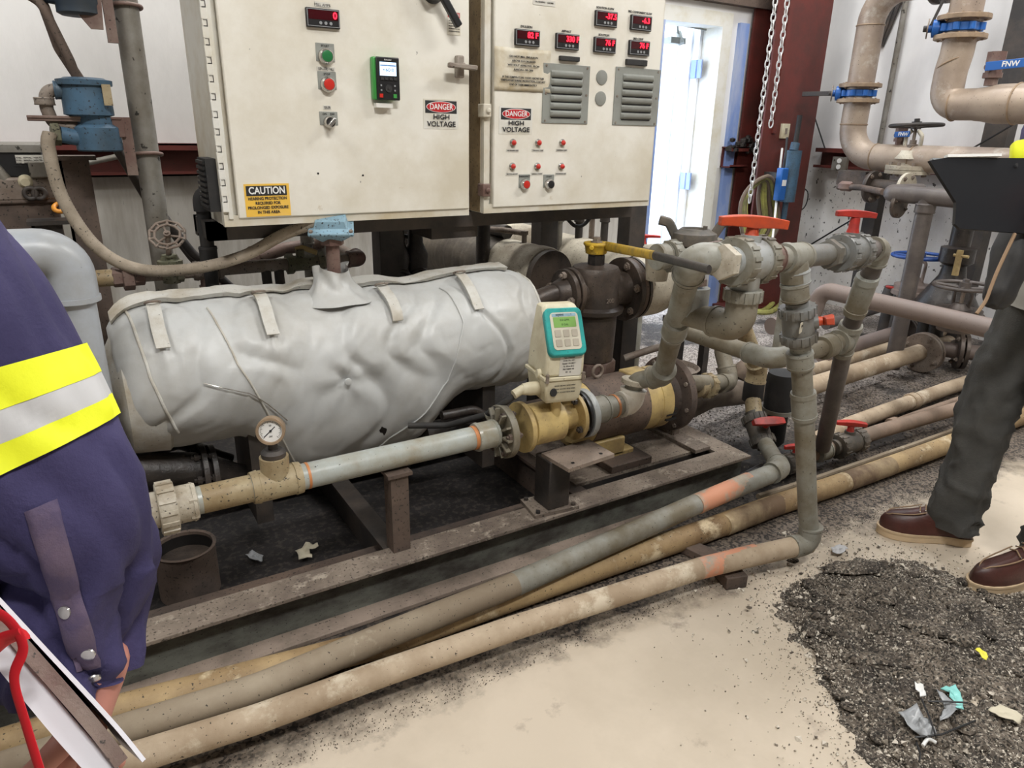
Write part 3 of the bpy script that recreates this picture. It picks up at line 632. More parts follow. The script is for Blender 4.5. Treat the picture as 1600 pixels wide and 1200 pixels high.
plate2(cabR, 850, 4, .085, .018, M['label'], 'label_strip'); a = cy(850, 4); text('CALL FOR SERVICE      CUSTOMER', (a.x, YC - .0012, a.z), .004, M['txt'], cabR, 'caption', w=.07)
# louvred vents
def louvre(px0, py0, px1, py1, black_dx):
    a = cy(px0, py0); b = cy(px1, py1); r = MB().bb((a.x, YC - .003, b.z), (b.x, YC + .001, a.z)).build('louvre_plate', M['grey_plate'], cabR, label='grey louvred vent plate', bevel=.001)
    w = b.x - a.x; hh = a.z - b.z; nv = 6
    for i in range(nv):
        z = b.z + hh * (.10 + .80 * (i + .5) / nv); T = frame((a.x + w * .14, YC - .003, z - .010), (0, 1, 0), (1, 0, 0))
        x0, x1 = a.x + w * .16, a.x + w * .84; m_ = MB(); vs = []
        prof = [(0, .0), (-.007, .004), (-.010, .010), (-.009, .016), (0, .022)]
        for x, sc_ in ((x0, .3), (x0 + .007, 1), (x1 - .007, 1), (x1, .3)):
            vs += [(x, YC - .003 + p[0] * sc_, z - .011 + p[1]) for p in prof]
        fs = [(k * 5 + j, k * 5 + j + 1, k * 5 + j + 6, k * 5 + j + 5) for k in range(3) for j in range(4)]; fs += [(0, 1, 2, 3, 4), (19, 18, 17, 16, 15)]
        m_.add(vs, fs).build('louvre', M['grey_plate'], r)
        MB().bb((x0 + .004, YC - .0045, z - .0145), (x1 - .004, YC - .0028, z - .011)).build('slot', M['black'], r)
    for sx in (.06, .94):
        for sz in (.04, .5, .96): MB().lathe((a.x + w * sx, YC - .003, b.z + hh * sz), (0, -1, 0), [(0, .004), (.002, .0035)], 10).build('screw', M['iron'], r)
    return r
louvre(849, 98, 917, 194, 0); louvre(962, 104, 1025, 197, 0)
for p in ((873, 87, 903, 97), (977, 92, 1008, 104)):
    plate(cabR, *p, M['rubber'], 'rubber_flap', t=.012, label='black rubber flap', bevel=.002)
for px, py in ((940, 121), (938, 154)):
    a = cy(px, py); MB().lathe((a.x, YC, a.z), (0, -1, 0), [(0, .0235), (.003, .023), (.004, .02)], 32).build('hole_plug', M['grey_plate'], cabR, label='round grey hole plug')
# hinges / clips on the left edge of the right cabinet
for py in (173, 297):
    a = cy(762, py); MB().bb((RX0 - .03, YC - .010, a.z - .02), (RX0 - .002, YC + .03, a.z + .02)).lathe((RX0 - .014, YC - .010, a.z), (0, -1, 0), [(0, .009), (.008, .007)], 12).build('door_clamp', M['iron_brown'] if py > 200 else M['cabside'], cabR, bevel=.003)
# bare holes
for px, py in ((567, 274), (497, 271)):
    a = cy(px, py); MB().lathe((a.x, YC - .0004, a.z), (0, -1, 0), [(0, .003), (.0004, .003)], 10).build('screw', M['black'], cabL)
#@@PART4
# ------------------------------------------------------------------ steel skid
ZS = .145
sk = thing('equipment_skid', 'long rusty steel channel skid lying under the pumps and jacketed vessel', 'skid', (.6, 1.9, 0))
b = MB().bb((-1.2, 1.605, ZS - .012), (2.085, 1.70, ZS)).bb((-1.2, 1.645, .012), (2.085, 1.655, ZS - .012)).bb((-1.2, 1.585, 0), (2.085, 1.70, .014))
b.build('front_beam', M['skid_top'], sk, bevel=.002, mats=[M['skid_web'], M['skid_low']], fm=lambda p: 1 if .016 < p.z < ZS - .015 else (2 if p.z < .016 else 0))
MB().bb((-1.2, 1.745, .085), (1.30, 1.80, .098)).bb((-1.2, 1.79, .0), (1.30, 1.80, .085)).build('inner_rail', M['steel_brown'], sk)
MB().bb((1.36, 1.745, ZS - .012), (2.085, 2.12, ZS)).build('deck_plate', M['skid_top'], sk)
MB().bb((1.99, 1.70, ZS - .0121), (2.085, 1.745, ZS - .0001)).bb((2.07, 1.70, 0), (2.083, 2.5, ZS - .012)).build('end_plate', M['skid_top'], sk)
MB().bb((1.37, 1.745, .0), (1.99, 1.752, ZS - .012)).build('slot_wall', M['steel_dark'], sk)
for x in (-.35, .64, 1.32):
    MB().bb((x, 1.70, ZS - .02), (x + .06, 2.5, ZS - .008)).bb((x + .025, 1.70, 0), (x + .035, 2.5, ZS - .02)).build('cross_member', M['steel_dark'] if x < 1 else M['steel_brown'], sk)
MB().bb((-1.2, 2.42, ZS - .012), (2.085, 2.5, ZS)).bb((-1.2, 2.44, 0), (2.085, 2.45, ZS)).build('rear_beam', M['steel_brown'], sk)
# support post under the gauge line
p = uz(626, 858, ZS)
ps = thing('pipe_support', 'short brown steel post holding the gauge pipe above the skid', 'pipe support', (p.x, p.y, ZS))
MB().bb((p.x - .026, p.y - .012, ZS), (p.x + .026, p.y - .004, .385)).bb((p.x - .026, p.y - .004, ZS), (p.x - .018, p.y + .04, .385)).bb((p.x + .018, p.y - .004, ZS), (p.x + .026, p.y + .04, .385)).build('post', M['steel_brown'], ps)
MB().bb((p.x - .036, p.y - .02, .385), (p.x + .036, p.y + .05, .395)).build('top_plate', M['steel_brown'], ps)
# pedestal under the flowmeter
p = uz(858, 782, ZS); tz = .325
pd = thing('pedestal', 'black square pedestal with base plate under the yellow flowmeter', 'pedestal', (p.x, p.y, ZS))
q = [uz(*c, ZS + .012) for c in ((813, 780), (836, 806), (905, 790), (880, 765))]
MB().add([v - V(0, 0, .012) for v in q] + q, [(0, 1, 2, 3), (4, 5, 6, 7), (0, 1, 5, 4), (1, 2, 6, 5), (2, 3, 7, 6), (3, 0, 4, 7)]).build('base_plate', M['skid_top'], pd)
for k in range(4):
    c = q[k] * .8 + (q[0] + q[1] + q[2] + q[3]) * .05; MB().lathe(c, (0, 0, 1), [(0, .008), (.008, .008)], 6).build('bolt', M['steel_dark'], pd)
cc = (q[0] + q[1] + q[2] + q[3]) / 4
MB().bb((cc.x - .035, cc.y - .045, ZS + .012), (cc.x + .045, cc.y + .04, tz)).build('post', M['steel_dark'], pd, bevel=.004)
q = [uz(*c, tz + .012) for c in ((846, 708), (889, 733), (960, 709), (920, 686))]
tp = MB().add([v - V(0, 0, .012) for v in q] + q, [(0, 1, 2, 3), (4, 5, 6, 7), (0, 1, 5, 4), (1, 2, 6, 5), (2, 3, 7, 6), (3, 0, 4, 7)]).build('top_plate', M['skid_low'], pd)
for k in (2, 1):
    c = q[k] * .62 + (q[0] + q[1] + q[2] + q[3]) * .095; MB().lathe(c, (0, 0, 1), [(-.001, .006), (.0008, .006)], 14).build('bolt_hole', M['black'], tp)
# ------------------------------------------------------------------ floor pipes
TP = uy(1240, 402, 1.21); TPy = 1.21
ea = uz(1263, 849, .08)
pa = [uz(-60, 1270, .08), uz(200, 1187, .08), uz(400, 1124, .08), uz(600, 1051, .08), uz(800, 982, .08), uz(1000, 918, .08), uz(1100, 886, .08), ea, V(ea.x - .01, ea.y + .003, .4)]
A = thing('floor_pipe', 'frontmost dusty plastic pipe on the floor ending in an elbow and upright riser', 'pipe', (pa[4].x, pa[4].y, .045))
MB().tube(pa[:-1], .0315, .5, n=24).build('pipe', M['pvc_dusty'], A)
elbow(A, pa[-3], ea, pa[-1], .029, M['pvc'], k=1.2, ext=.9, bend=1.3)
MB().cyl(uz(1092, 888.5, .08), uz(1180, 866, .08), .0319, n=24).build('paint_mark', M['pvc_orange'], A, label='faded orange paint mark')
pb = [uz(-60, 1185, .04), uz(200, 1108, .04), uz(600, 1003, .04), uz(900, 898, .04), uz(1100, 830, .04), uz(1200, 793, .04), uz(1300, 760, .04), uz(1450, 706, .04), uz(1600, 650, .04), uz(1750, 600, .04)]
B = thing('floor_pipe', 'long yellow-brown stained pipe on the floor passing behind the boots', 'pipe', (1.2, 1.43, 0))
bx0 = pb[4].x
MB().tube(pb, .0385, .5, n=24).build('pipe', M['pvc_yellow'], B)
for q_, p_ in ((uz(1130, 820, .04), uz(1216, 787.5, .04)), (uz(1320, 753, .04), uz(1390, 728, .04))): MB().cyl(q_, p_, .0389, n=24).build('stained_length', M['pipe_stain'], B, label='dark brown oil-stained length')
MB().tube([q + V(.05, .085, -.01) for q in pb[5:]], .011, .1, n=8).build('small_pipe', M['pvc_dusty_dark'], B)
pc = [uz(-60, 1222, .09), uz(200, 1139, .09), uz(400, 1077, .09), uz(600, 994, .09), uz(800, 915, .10), uz(1000, 827, .12), uz(1100, 782, .135), uz(1200, 742, .15), uz(1219, 732, .155)]
pcx = uy(1194, 690, 1.70)
Cc = thing('floor_pipe', 'grey-brown pipe from lower left running up to a red-handled valve', 'pipe', (1.0, 1.43, .05))
xg = uz(872, 884, .11).x
MB().tube(pc[:8], .034, .5, n=24).build('pipe', M['pvc_dusty_dark'], Cc, mats=[M['pvc']], fm=lambda p: 1 if p.x > xg + .02 * noise.noise(p * 30) else 0)
MB().cyl(uz(1088, 788, .134), uz(1170, 753, .146), .0345, n=24).build('paint_mark', M['pvc_orange'], Cc, label='orange spray paint mark')
elbow(Cc, pc[7], pc[8], pcx, .0315, M['pvc'], k=1.2, ext=1.1, bend=1.3)
MB().tube([pc[7], pc[8], pcx], .0315, .05).build('pipe', M['pvc'], Cc)
t_ = thing('timber_block', 'dark wooden block under the frontmost floor pipe', 'block', (uz(1135, 905, 0).x, uz(1135, 905, 0).y, 0))
c = uz(1150, 905, .02); MB().box((c.x, c.y + .03, .022), (.07, .10, .042), Matrix.Rotation(-.3, 3, 'Z')).build('block', M['steel_brown'], t_, bevel=.003)
c = uz(1100, 868, .02); MB().box((c.x, c.y + .05, .016), (.06, .16, .03), Matrix.Rotation(.2, 3, 'Z')).build('batten', M['steel_brown'], t_, bevel=.003)
# ------------------------------------------------------------------ riser with vertical ball valve
top = TP
rz = thing('riser_pipe', 'tall grey plastic riser standing on the elbow of the frontmost pipe', 'pipe', (ea.x, ea.y, .1))
rp = lambda px, py: uy(px, py, 1.157 + (1.21 - 1.157) * (850 - py) / 450)
MB().tube([ea + V(0, 0, .035), rp(1262, 800), rp(1256, 640), rp(1248, 500), TP], .0285, n=20).build('pipe', M['pvc'], rz)
up_ = (TP - ea).normalized()
sleeve(rz, rp(1256, 633), up_, .085, .035, M['pvc']); sleeve(rz, rp(1250, 562), up_, .05, .036, M['pvc'])
sleeve(rz, rp(1242, 455), up_, .05, .036, M['pvc']); sleeve(rz, rp(1243, 432), up_, .04, .037, M['pvc_clean'])
v = pvc_valve('grey inline ball valve on the tall riser with short orange handle', rp(1247, 506), up_, V(.55, -.5, 0), .048, M['pvc_dark'], M['orange'], V(.9, -.35, .12), .095, L=.13, hw=.03, stem=.02, hh=.028)
a = rp(1239, 506); lb = MB().box(a + V(-.012, -.036, 0), (.028, .003, .028), Matrix.Rotation(.45, 3, 'Z')).build('data_label', M['paper'], v)
text('2" 150', a + V(-.013, -.038, .004), .007, M['txt'], v, 'lettering', rot=Matrix.Rotation(.45, 3, 'Z') @ Matrix.Rotation(PI / 2, 3, 'X'))
# ------------------------------------------------------------------ header with three-way valve
V1 = uy(1168, 407, 1.17); V2 = uy(1326, 394, 1.27); E1 = uy(1086, 408, 1.20); E2 = uy(1374, 388, 1.31)
hd = thing('header_pipe', 'dirty grey header pipe joining two tee-handled valves above the riser', 'pipe', (TP.x, TP.y, TP.z - .05))
MB().tube([V1, TP, V2], .030, n=20).build('pipe', M['pvc'], hd, mats=[M['pvc_dark']], fm=lambda p: 1 if p.x > (TP * .55 + V2 * .45).x else 0)
ax = (TP - V1).normalized()
sleeve(hd, TP, (V2 - V1), .105, .038, M['pvc'], 'tee'); MB().cyl(TP, TP - up_ * .065, .037).build('tee_branch', M['pvc'], hd)
sleeve(hd, TP * .42 + V1 * .58, ax, .06, .040, M['iron_brown'], 'coupling', label='brown stained coupling')
hexnut(hd, TP * .38 + V2 * .62, V2 - TP, .03, .042, M['pvc_dark'])
v3 = pvc_valve('three-way grey valve with long orange handle on top of the header', V1, (V2 - V1), (0, 0, 1), .058, M['pvc_clean'], M['orange'], V(.93, -.5, -.03), .165, L=.17, mn=M['pvc'], hw=.045, stem=.025, hh=.03)
MB().lathe(V1 - V(0, 0, .03), (0, 0, -1), [(0, .036), (.035, .036), (.05, .03)], 24).build('branch', M['pvc_clean'], v3)
v4 = pvc_valve('grey union ball valve with bright red tee handle at right of the header', V2, (V2 - TP), (0, 0, 1), .054, M['pvc_dark'], M['red'], V(.85, -.52, 0), .115, L=.17, hw=.034, stem=.05, hh=.022)
# right drop (slanting) from the header
SB = uy(1285, 700, 1.56); ST = uy(1322, 530, 1.42)
dp = thing('drop_pipe', 'grey pipe slanting down from the red-handled header valve to the floor', 'pipe', (SB.x, SB.y, SB.z))
MB().tube([V2 + (V2 - TP).normalized() * .08, E2, ST, SB], .030, .05).build('pipe', M['mauve'], dp)
elbow(dp, V2, E2, ST, .030, M['pvc'], k=1.22, ext=.8, bend=1.3)
sl = (ST - E2).normalized()
sleeve(dp, uy(1345, 462, 1.36), sl, .15, .036, M['pvc']); sleeve(dp, ST, sl, .13, .038, M['pvc'], 'tee')
# lower branch: tee -> pipe -> back
b1 = uy(1282, 545, 1.41); b2 = uy(1205, 562, 1.42); b3 = uy(1060, 515, 1.95); bb = thing('branch_pipe', 'grey-brown branch pipe bending from the slanting drop back behind the riser', 'pipe', (b2.x, b2.y, b2.z))
MB().tube([ST, b1, b2, b3], .029, .07).build('pipe', M['pvc_olive'], bb)
elbow(bb, b1, b2, b3, .030, M['pvc'], k=1.15, ext=1.2, bend=2.2)
sleeve(bb, b1 * .75 + ST * .25, ST - b1, .06, .040, M['pvc']); sleeve(bb, b1 * .2 + ST * .8, ST - b1, .04, .043, M['pvc'], 'collar')
# three-way valve outlet
o1 = V1 - V(0, 0, .17); o1 = V(o1.x, o1.y, uy(1146, 520, 1.17).z + .01); o2 = uy(1060, 480, 1.60)
ob = thing('outlet_pipe', 'dirty grey outlet pipe turning back below the three-way valve', 'pipe', (o1.x, o1.y, o1.z))
MB().tube([V1 - V(0, 0, .07), o1, o1 + V(-.01, .19, 0)], .033, .05).build('pipe', M['pvc_olive'], ob)
elbow(ob, V1, o1, o1 + V(-.01, .19, 0), .035, M['pvc_olive'], k=1.12, ext=1.0, bend=1.3)
union(ob, V1 - V(0, 0, .085), (0, 0, 1), .03, .046, M['pvc'])
tb = o1 + V(-.006, .15, 0); MB().cyl(tb, tb + V(0, 0, .075), .036).build('tee_branch', M['pvc_clean'], ob)
hexnut(ob, tb + V(0, 0, .09), (0, 0, 1), .02, .026, M['iron_brown']); sleeve(ob, tb + V(0, 0, .115), (0, 0, 1), .04, .017, M['white_fit'], 'nipple'); hexnut(ob, tb + V(0, 0, .14), (0, 0, 1), .02, .022, M['iron_brown'])
MB().tube([tb + V(0, 0, .15), tb + V(0, 0, .175), tb + V(.12, .05, .17)], .014, .02).build('vent_tube', M['iron_brown'], ob)
# ------------------------------------------------------------------ gauge line
YG = 1.70; g = lambda px, py, y=YG: uy(px, py, y); zg = .432
G = lambda px: V(uy(px, 740, YG).x, YG, zg) if px is not None else None
def gx(px):  # x on the line z=zg at image column px
    lo, hi = -1, 3
    for _ in range(40):
        m_ = (lo + hi) / 2; d = R3.transposed() @ (V(m_, YG, zg) - V(0, 0, EYE)); x = d.x / d.z * FPX + CX
        if x < px: lo = m_
        else: hi = m_
    return V(lo, YG, zg)
GS = .86
gl = thing('gauge_line', 'weathered grey pipe with a pressure gauge tee running across the front of the vessel', 'pipe', (.5, YG, zg - .05))
MB().cyl(gx(120), gx(770), .0345, n=24).build('pipe', M['pvc_line'], gl)
MB().cyl(gx(315), gx(392), .0350, n=24).build('stained_pipe', M['tan_fit'], gl, label='brown stained length of pipe')
dx = V(1, 0, 0)
union(gl, gx(261), dx, .040, .062, M['white_fit'], 14); sleeve(gl, gx(286), dx, .055, .046, M['white_fit'], 'end_connector'); sleeve(gl, gx(236), dx, .05, .044, M['white_fit'], 'end_connector')
hexnut(gl, gx(300), dx, .022, .049, M['white_fit'])
sleeve(gl, gx(432), dx, .125, .041, M['tan_fit'], 'tee'); MB().cyl(gx(432), gx(432) + V(0, 0, .075), .036, n=24).build('tee_branch', M['tan_fit'], gl)
MB().cyl(gx(478), gx(482), .036).build('primer_ring', M['tan_paint'], gl); MB().cyl(gx(737), gx(742), .036).build('primer_ring', M['tan_paint'], gl)
sleeve(gl, gx(758), dx, .07, .042, M['pvc_line'], 'flange_adapter')
# gauge
gc = gx(432) + V(0, 0, .075); pg = thing('pressure_gauge', 'round brass-rimmed pressure gauge with white dial', 'gauge', gc)
MB().lathe(gc, (0, 0, 1), [(0, .030), (.012, .031), (.02, .022)], 24).cyl(gc, gc + V(0, 0, .05), .012).build('bushing', M['steel_dark'], pg)
gd = (V(0, 0, EYE) - gc); gd = V(gd.x - .25, gd.y, gd.z * .42).normalized(); ctr = gc + V(0, 0, .072)
MB().lathe(ctr - gd * .018, gd, [(0, .028), (.004, .034), (.026, .034), (.034, .0355), (.038, .034), (.038, .0285), (.030, .028)], 40, cap=False).lathe(ctr - gd * .018, gd, [(0, .001), (0, .030)], 40, cap=False).build('gauge_case', M['bigflange'], pg)
MB().lathe(ctr + gd * .011, gd, [(0, .0282), (.001, .0282)], 40).build('dial', M['txtw'], pg)
gxx = perp(gd).cross(gd) * -1; gyy = gd.cross(gxx); gyy = gyy if gyy.z > 0 else -gyy; gxx = gyy.cross(gd)
f = ctr + gd * .0125; nd = (gxx * .8 + gyy * .75).normalized()
MB().bar(f - nd * .022, f + nd * .015, .0022, .0008, gd).cyl(f, f + gd * .002, .003).build('needle', M['txt'], pg)
tk = MB()
for i in range(28):
    a = math.radians(-45 + 270 * i / 27); e = gxx * math.cos(a) + gyy * math.sin(a); tk.bar(f + e * (.0225 if i % 3 else .020) - gd * .0002, f + e * .0255, .0009, .0005, gd)
tk.build('dial_marks', M['txt'], pg)
rg = Matrix((gxx, gyy, gd)).transposed()
text('psi', f - gyy * .013, .005, M['txt'], pg, 'lettering', rot=rg); text('60', f + gyy * .014, .004, M['txt'], pg, 'lettering', rot=rg)
# ------------------------------------------------------------------ flowmeter body and transmitter
fm = thing('flowmeter', 'yellow-tan flanged flowmeter with white transmitter head and teal keypad bezel', 'flowmeter', (gx(860).x, YG, zg - .09))
k0, k1 = gx(800), gx(905)
flange(gl, gx(786) + V(0, 0, 0), dx, .083, .022, M['pvc'], 6, .011, M['steel_brown'], name='plastic_flange', blen=.055)
for i in range(12):
    a = 2 * PI * i / 12; e = V(0, math.cos(a), math.sin(a)); MB().bar(gx(775) + e * .042 + dx * .004, gx(775) + e * .078 + dx * .004, .006, .016, dx).build('flange_rib', M['pvc'], gl)
flange(fm, gx(815), dx, .080, .016, M['yellow_dirty'], 0)
MB().lathe(gx(822), dx, [(0, .05), (.006, .066), (gx(872).x - gx(822).x - .006, .066), (gx(872).x - gx(822).x, .05)], 40).build('meter_body', M['yellow_dirty'], fm)
MB().cyl(gx(815), gx(905), .04, n=24).build('meter_tube', M['yellow_dirty'], fm)
flange(fm, gx(895), dx, .080, .014, M['yellow_dirty'], 4, .012, M['steel_dark'], blen=.05)
MB().cyl(gx(902), gx(905), .078, n=32).build('gasket', M['black'], fm)
# outlet line
ol = thing('outlet_line', 'grey outlet line from the flowmeter through a white elbow up to the header', 'pipe', (gx(960).x, YG, zg - .06))
flange(ol, gx(912), dx, .080, .022, M['pvc_clean'], 0, label='grey plastic flange')
w0 = gx(968); w1 = w0 + V(.0, 0, 0); w2 = uy(992, 596, YG); w3 = uy(1036, 586, 1.60); w4 = uy(1040, 566, 1.56); w5 = uy(1079, 418, 1.21)
MB().cyl(gx(905), w0, .034, n=20).build('pipe', M['pvc'], ol)
sleeve(ol, gx(934), dx, .06, .045, M['pvc'], 'reducer'); sleeve(ol, gx(952), dx, .05, .038, M['pvc'], 'coupling')
MB().cyl(gx(957), gx(960), .040, n=24).build('primer_ring', M['tan_paint'], ol)
elbow(ol, gx(950), gx(986), w2, .032, M['white_elbow'], k=1.32, ext=.5, bend=1.1)
MB().tube([gx(955), gx(986), w2, w3, w4, w5, E1 + V(.01, 0, 0), V1], .030, .035).build('pipe', M['pvc'], ol)
union(ol, w2 + V(.0, 0, .0), (w2 - gx(986)), .018, .046, M['white_fit'], 0, 'collar')
elbow(ol, w2, w3, w5, .031, M['pvc'], k=1.2, ext=1.0, bend=1.2)
elbow(ol, w5, uy(1084, 403, 1.19), V1, .030, M['pvc'], k=1.25, ext=.5, bend=1.2)
sleeve(ol, w5 + (w3 - w5).normalized() * .02, w3 - w5, .05, .037, M['pvc']); sleeve(ol, w5 * .52 + w3 * .48, w3 - w5, .09, .035, M['pvc'])
hexnut(ol, V1 - ax * .105, ax, .03, .042, M['white_fit']); 
MB().lathe(V1 - ax * .085, ax, [(0, .030), (.004, .036), (.01, .030)], 20).build('thread_tape', M['txtw'], ol)
# transmitter (child parts of the flowmeter)
nb_ = uy(868, 628, 1.66); 
MB().cyl(nb_ - V(0, 0, .05), nb_ + V(0, 0, .01), .016, n=16).build('neck', M['yellow_dirty'], fm)
Tc = nb_ + V(0, 0, .012); yaw = math.radians(-9); T = Matrix.Translation(Tc) @ Matrix.Diagonal((1.15, 1.05, 1.31, 1)) @ Matrix.Rotation(yaw, 4, 'Z') @ Matrix.Rotation(math.radians(2), 4, 'Y')
def ring2(w, d0, d1, z): return [(-w, d0, z), (w, d0, z), (w, d1, z), (-w, d1, z)]
def loftbox(mb, secs, bev=None):
    vs = []; fs = []
    for s_ in secs: vs += s_
    for i in range(len(secs) - 1):
        for k in range(4): fs.append((i * 4 + k, i * 4 + (k + 1) % 4, i * 4 + 4 + (k + 1) % 4, i * 4 + 4 + k))
    fs += [(3, 2, 1, 0), tuple(len(vs) - 4 + k for k in range(4))]; return mb.add(vs, fs)
loftbox(MB(T), [ring2(.044, -.035, .060, 0), ring2(.050, -.045, .075, .012), ring2(.056, -.048, .085, .058)]).build('terminal_box', M['cream'], fm, bevel=.005)
loftbox(MB(T), [ring2(.060, -.052, .090, .0575), ring2(.060, -.052, .090, .066)]).build('box_rim', M['cream'], fm, bevel=.002)
hb = loftbox(MB(T), [ring2(.056, -.048, .085, .066), ring2(.055, -.048, .080, .125), ring2(.050, .012, .062, .215), ring2(.046, .022, .055, .222)]).build('transmitter_housing', M['cream'], fm, bevel=.009)
tn = math.atan2(.060, .09); FT = T @ Matrix.Translation((0, -.050, .126)) @ Matrix.Rotation(PI / 2 - tn, 4, 'X')
def rr(w, h, r_, n=6):
    o_ = []
    for cx_, cy_, a0 in ((w - r_, h - r_, 0), (-w + r_, h - r_, 90), (-w + r_, -h + r_, 180), (w - r_, -h + r_, 270)):
        for i in range(n + 1): a = math.radians(a0 + 90 * i / n); o_.append((cx_ + r_ * math.cos(a), cy_ + r_ * math.sin(a)))
    return o_
FT2 = FT @ Matrix.Translation((0, .046, 0))
bz = MB().prism(rr(.054, .058, .016), FT2, -.008, .009).build('keypad_bezel', M['teal'], fm, bevel=.004, label='teal plastic bezel')
MB().prism(rr(.040, .045, .010), FT2, .009, .0105).build('keypad_panel', M['keypad'], bz)
MB().prism(rr(.032, .0125, .002), FT2 @ Matrix.Translation((0, .021, 0)), .0105, .0112).build('lcd_screen', M['lcd'], bz)
MB().prism(rr(.034, .0035, .001), FT2 @ Matrix.Translation((0, .0385, 0)), .0105, .0112).build('name_strip', M['blue_light'], bz)
for i in range(3):
    for j in range(2): MB().prism(rr(.0085, .0085, .002), FT2 @ Matrix.Translation(((i - 1) * .024, -.006 - j * .023, 0)), .0105, .0122).build('key', M['keys'], bz)
R2 = FT2.to_3x3().normalized()
text('SIEMENS', FT2 @ V(-.012, .0385, .0108), .005, M['txt'], bz, 'lettering', rot=R2)
for j in range(2): text('0.0 GPM' if j == 0 else '0 GAL', FT2 @ V(0, .026 - .011 * j, .0108), .006, mat('lcdtxt', (.05, .12, .03), .5, bump=0) if 'lcdtxt' not in bpy.data.materials else bpy.data.materials['lcdtxt'], bz, 'screen_text', rot=R2)
dl = MB(T).bb((-.018, -.0495, .068), (.045, -.047, .122)).build('data_plate', M['label'], fm)
Rf = T.to_3x3().normalized() @ Matrix.Rotation(PI / 2, 3, 'X')
for i, s_ in enumerate(['MAGFLO', 'Type 7ME6920', 'Order No. 4471', 'Supply 115-230 V', 'Ta -20 to 50 C', 'IP67 NEMA 4X', 'CE   UL']):
    text(s_, T @ V(.008, -.0492, .118 - i * .0068), .0042 if i else .0052, M['txt'], dl, 'lettering', rot=Rf)
for i in range(3): text('WARNING  DISCONNECT BEFORE OPENING', T @ V(.002, -.048, .045 - i * .008), .0036, M['txt'], fm, 'caption', rot=Rf, w=.07)
MB(T).lathe((-.054, -.01, .068), (-1, 0, 0), [(0, .011), (.012, .010)], 14).lathe((-.050, .00, .030), (-1, 0, 0), [(0, .017), (.03, .016), (.05, .013)], 18).build('cable_gland', M['cream'], fm)
MB(T).lathe((-.03, -.0475, .03), (0, -1, 0), [(0, .010), (.004, .009)], 16).build('blind_plug', M['rubber'], fm)
for sx in (-.052, .052): MB(T).lathe((sx, -.053, .055), (0, 0, 1), [(0, .005), (.02, .005)], 8).build('screw', M['iron'], fm)
c0 = T @ V(-.10, .0, .030)
cd = thing('cable', 'black flexible cable hanging from the flowmeter head to the vessel underside', 'cable', c0)
MB().tube([c0, c0 + V(-.035, .02, -.035), c0 + V(-.07, .09, -.10), c0 + V(-.14, .22, -.17), c0 + V(-.24, .3, -.18)], .010, .05).build('cable', M['rubber'], cd)
MB().tube([c0 + V(.05, 0, .002), c0 + V(0, 0, 0), c0 + V(-.03, 0, -.012)], .014, .02).build('cable_fitting', M['cream'], cd)
# ------------------------------------------------------------------ pump and motor
YM, ZM = 1.92, .325
def mx(px, y=YM, z=ZM):
    lo, hi = -1, 4
    for _ in range(40):
        m_ = (lo + hi) / 2; d = R3.transposed() @ (V(m_, y, z) - V(0, 0, EYE)); x = d.x / d.z * FPX + CX
        if x < px: lo = m_
        else: hi = m_
    return V(lo, y, z)
pm = thing('pump_motor', 'worn yellow electric motor with big dark pump flange bolted on the skid deck', 'motor', (mx(970).x, YM, ZS))
MB().lathe(mx(880), dx, [(0, .06), (.01, .10), (.06, .118), (mx(1020).x - mx(880).x - .02, .118), (mx(1020).x - mx(880).x, .10)], 44).build('motor_body', M['yellow_dirty'], pm)
MB().lathe(mx(905), dx, [(0, .1205), (mx(985).x - mx(905).x, .1205)], 44, ang=2 * PI).build('motor_shroud', M['steel_brown'], pm)
MB().lathe(mx(1005), dx, [(0, .121), (.05, .121)], 44).build('motor_band', M['yellow_dirty'], pm)
for i in range(3):
    MB().box(mx(1012) + V(.02, -.108, -.035 - i * .02 + .02), (.05, .02, .007)).build('vent_slot', M['black'], pm)
MB().box(mx(985) + V(0, -.02, .118), (.09, .10, .02)).build('junction_lid', M['yellow_dirty'], pm, bevel=.004)
le = mx(930) + V(0, -.0, .118); MB().torus(le + V(0, 0, .03), (0, 1, 0), .022, .006).cyl(le, le + V(0, 0, .012), .008).build('lifting_eye', M['iron'], pm)
MB().lathe(mx(1022), dx, [(0, .09), (.03, .085), (.05, .10), (.055, .148), (.072, .150), (.085, .148), (.10, .13), (.12, .10), (.14, .05)], 48).build('pump_casing', M['steel_brown'], pm)
for i in range(8):
    a = 2 * PI * i / 8 + .2; MB().lathe(mx(1022) + V(.048, math.cos(a) * .132, math.sin(a) * .132), dx, [(0, .009), (.045, .009)], 6).build('bolt', M['iron'], pm)
MB().bb((mx(905).x, YM - .11, ZS + .03), (mx(950).x, YM + .11, ZS + .10)).bb((mx(905).x, YM - .11, ZS + .02), (mx(965).x, YM + .11, ZS + .045)).build('motor_foot', M['yellow_dirty'], pm, bevel=.005)
a = mx(930); MB().bb((a.x - .05, YM - .175, ZS), (a.x + .14, YM + .12, ZS + .028)).build('mounting_block', M['steel_brown'], pm, bevel=.003)
a = mx(1045); MB().bb((a.x - .03, YM - .20, ZS), (a.x + .05, YM + .12, ZS + .016)).bb((a.x - .01, YM - .05, ZS + .01), (a.x + .03, YM + .05, ZM - .10)).build('pump_foot', M['skid_top'], pm, bevel=.002)
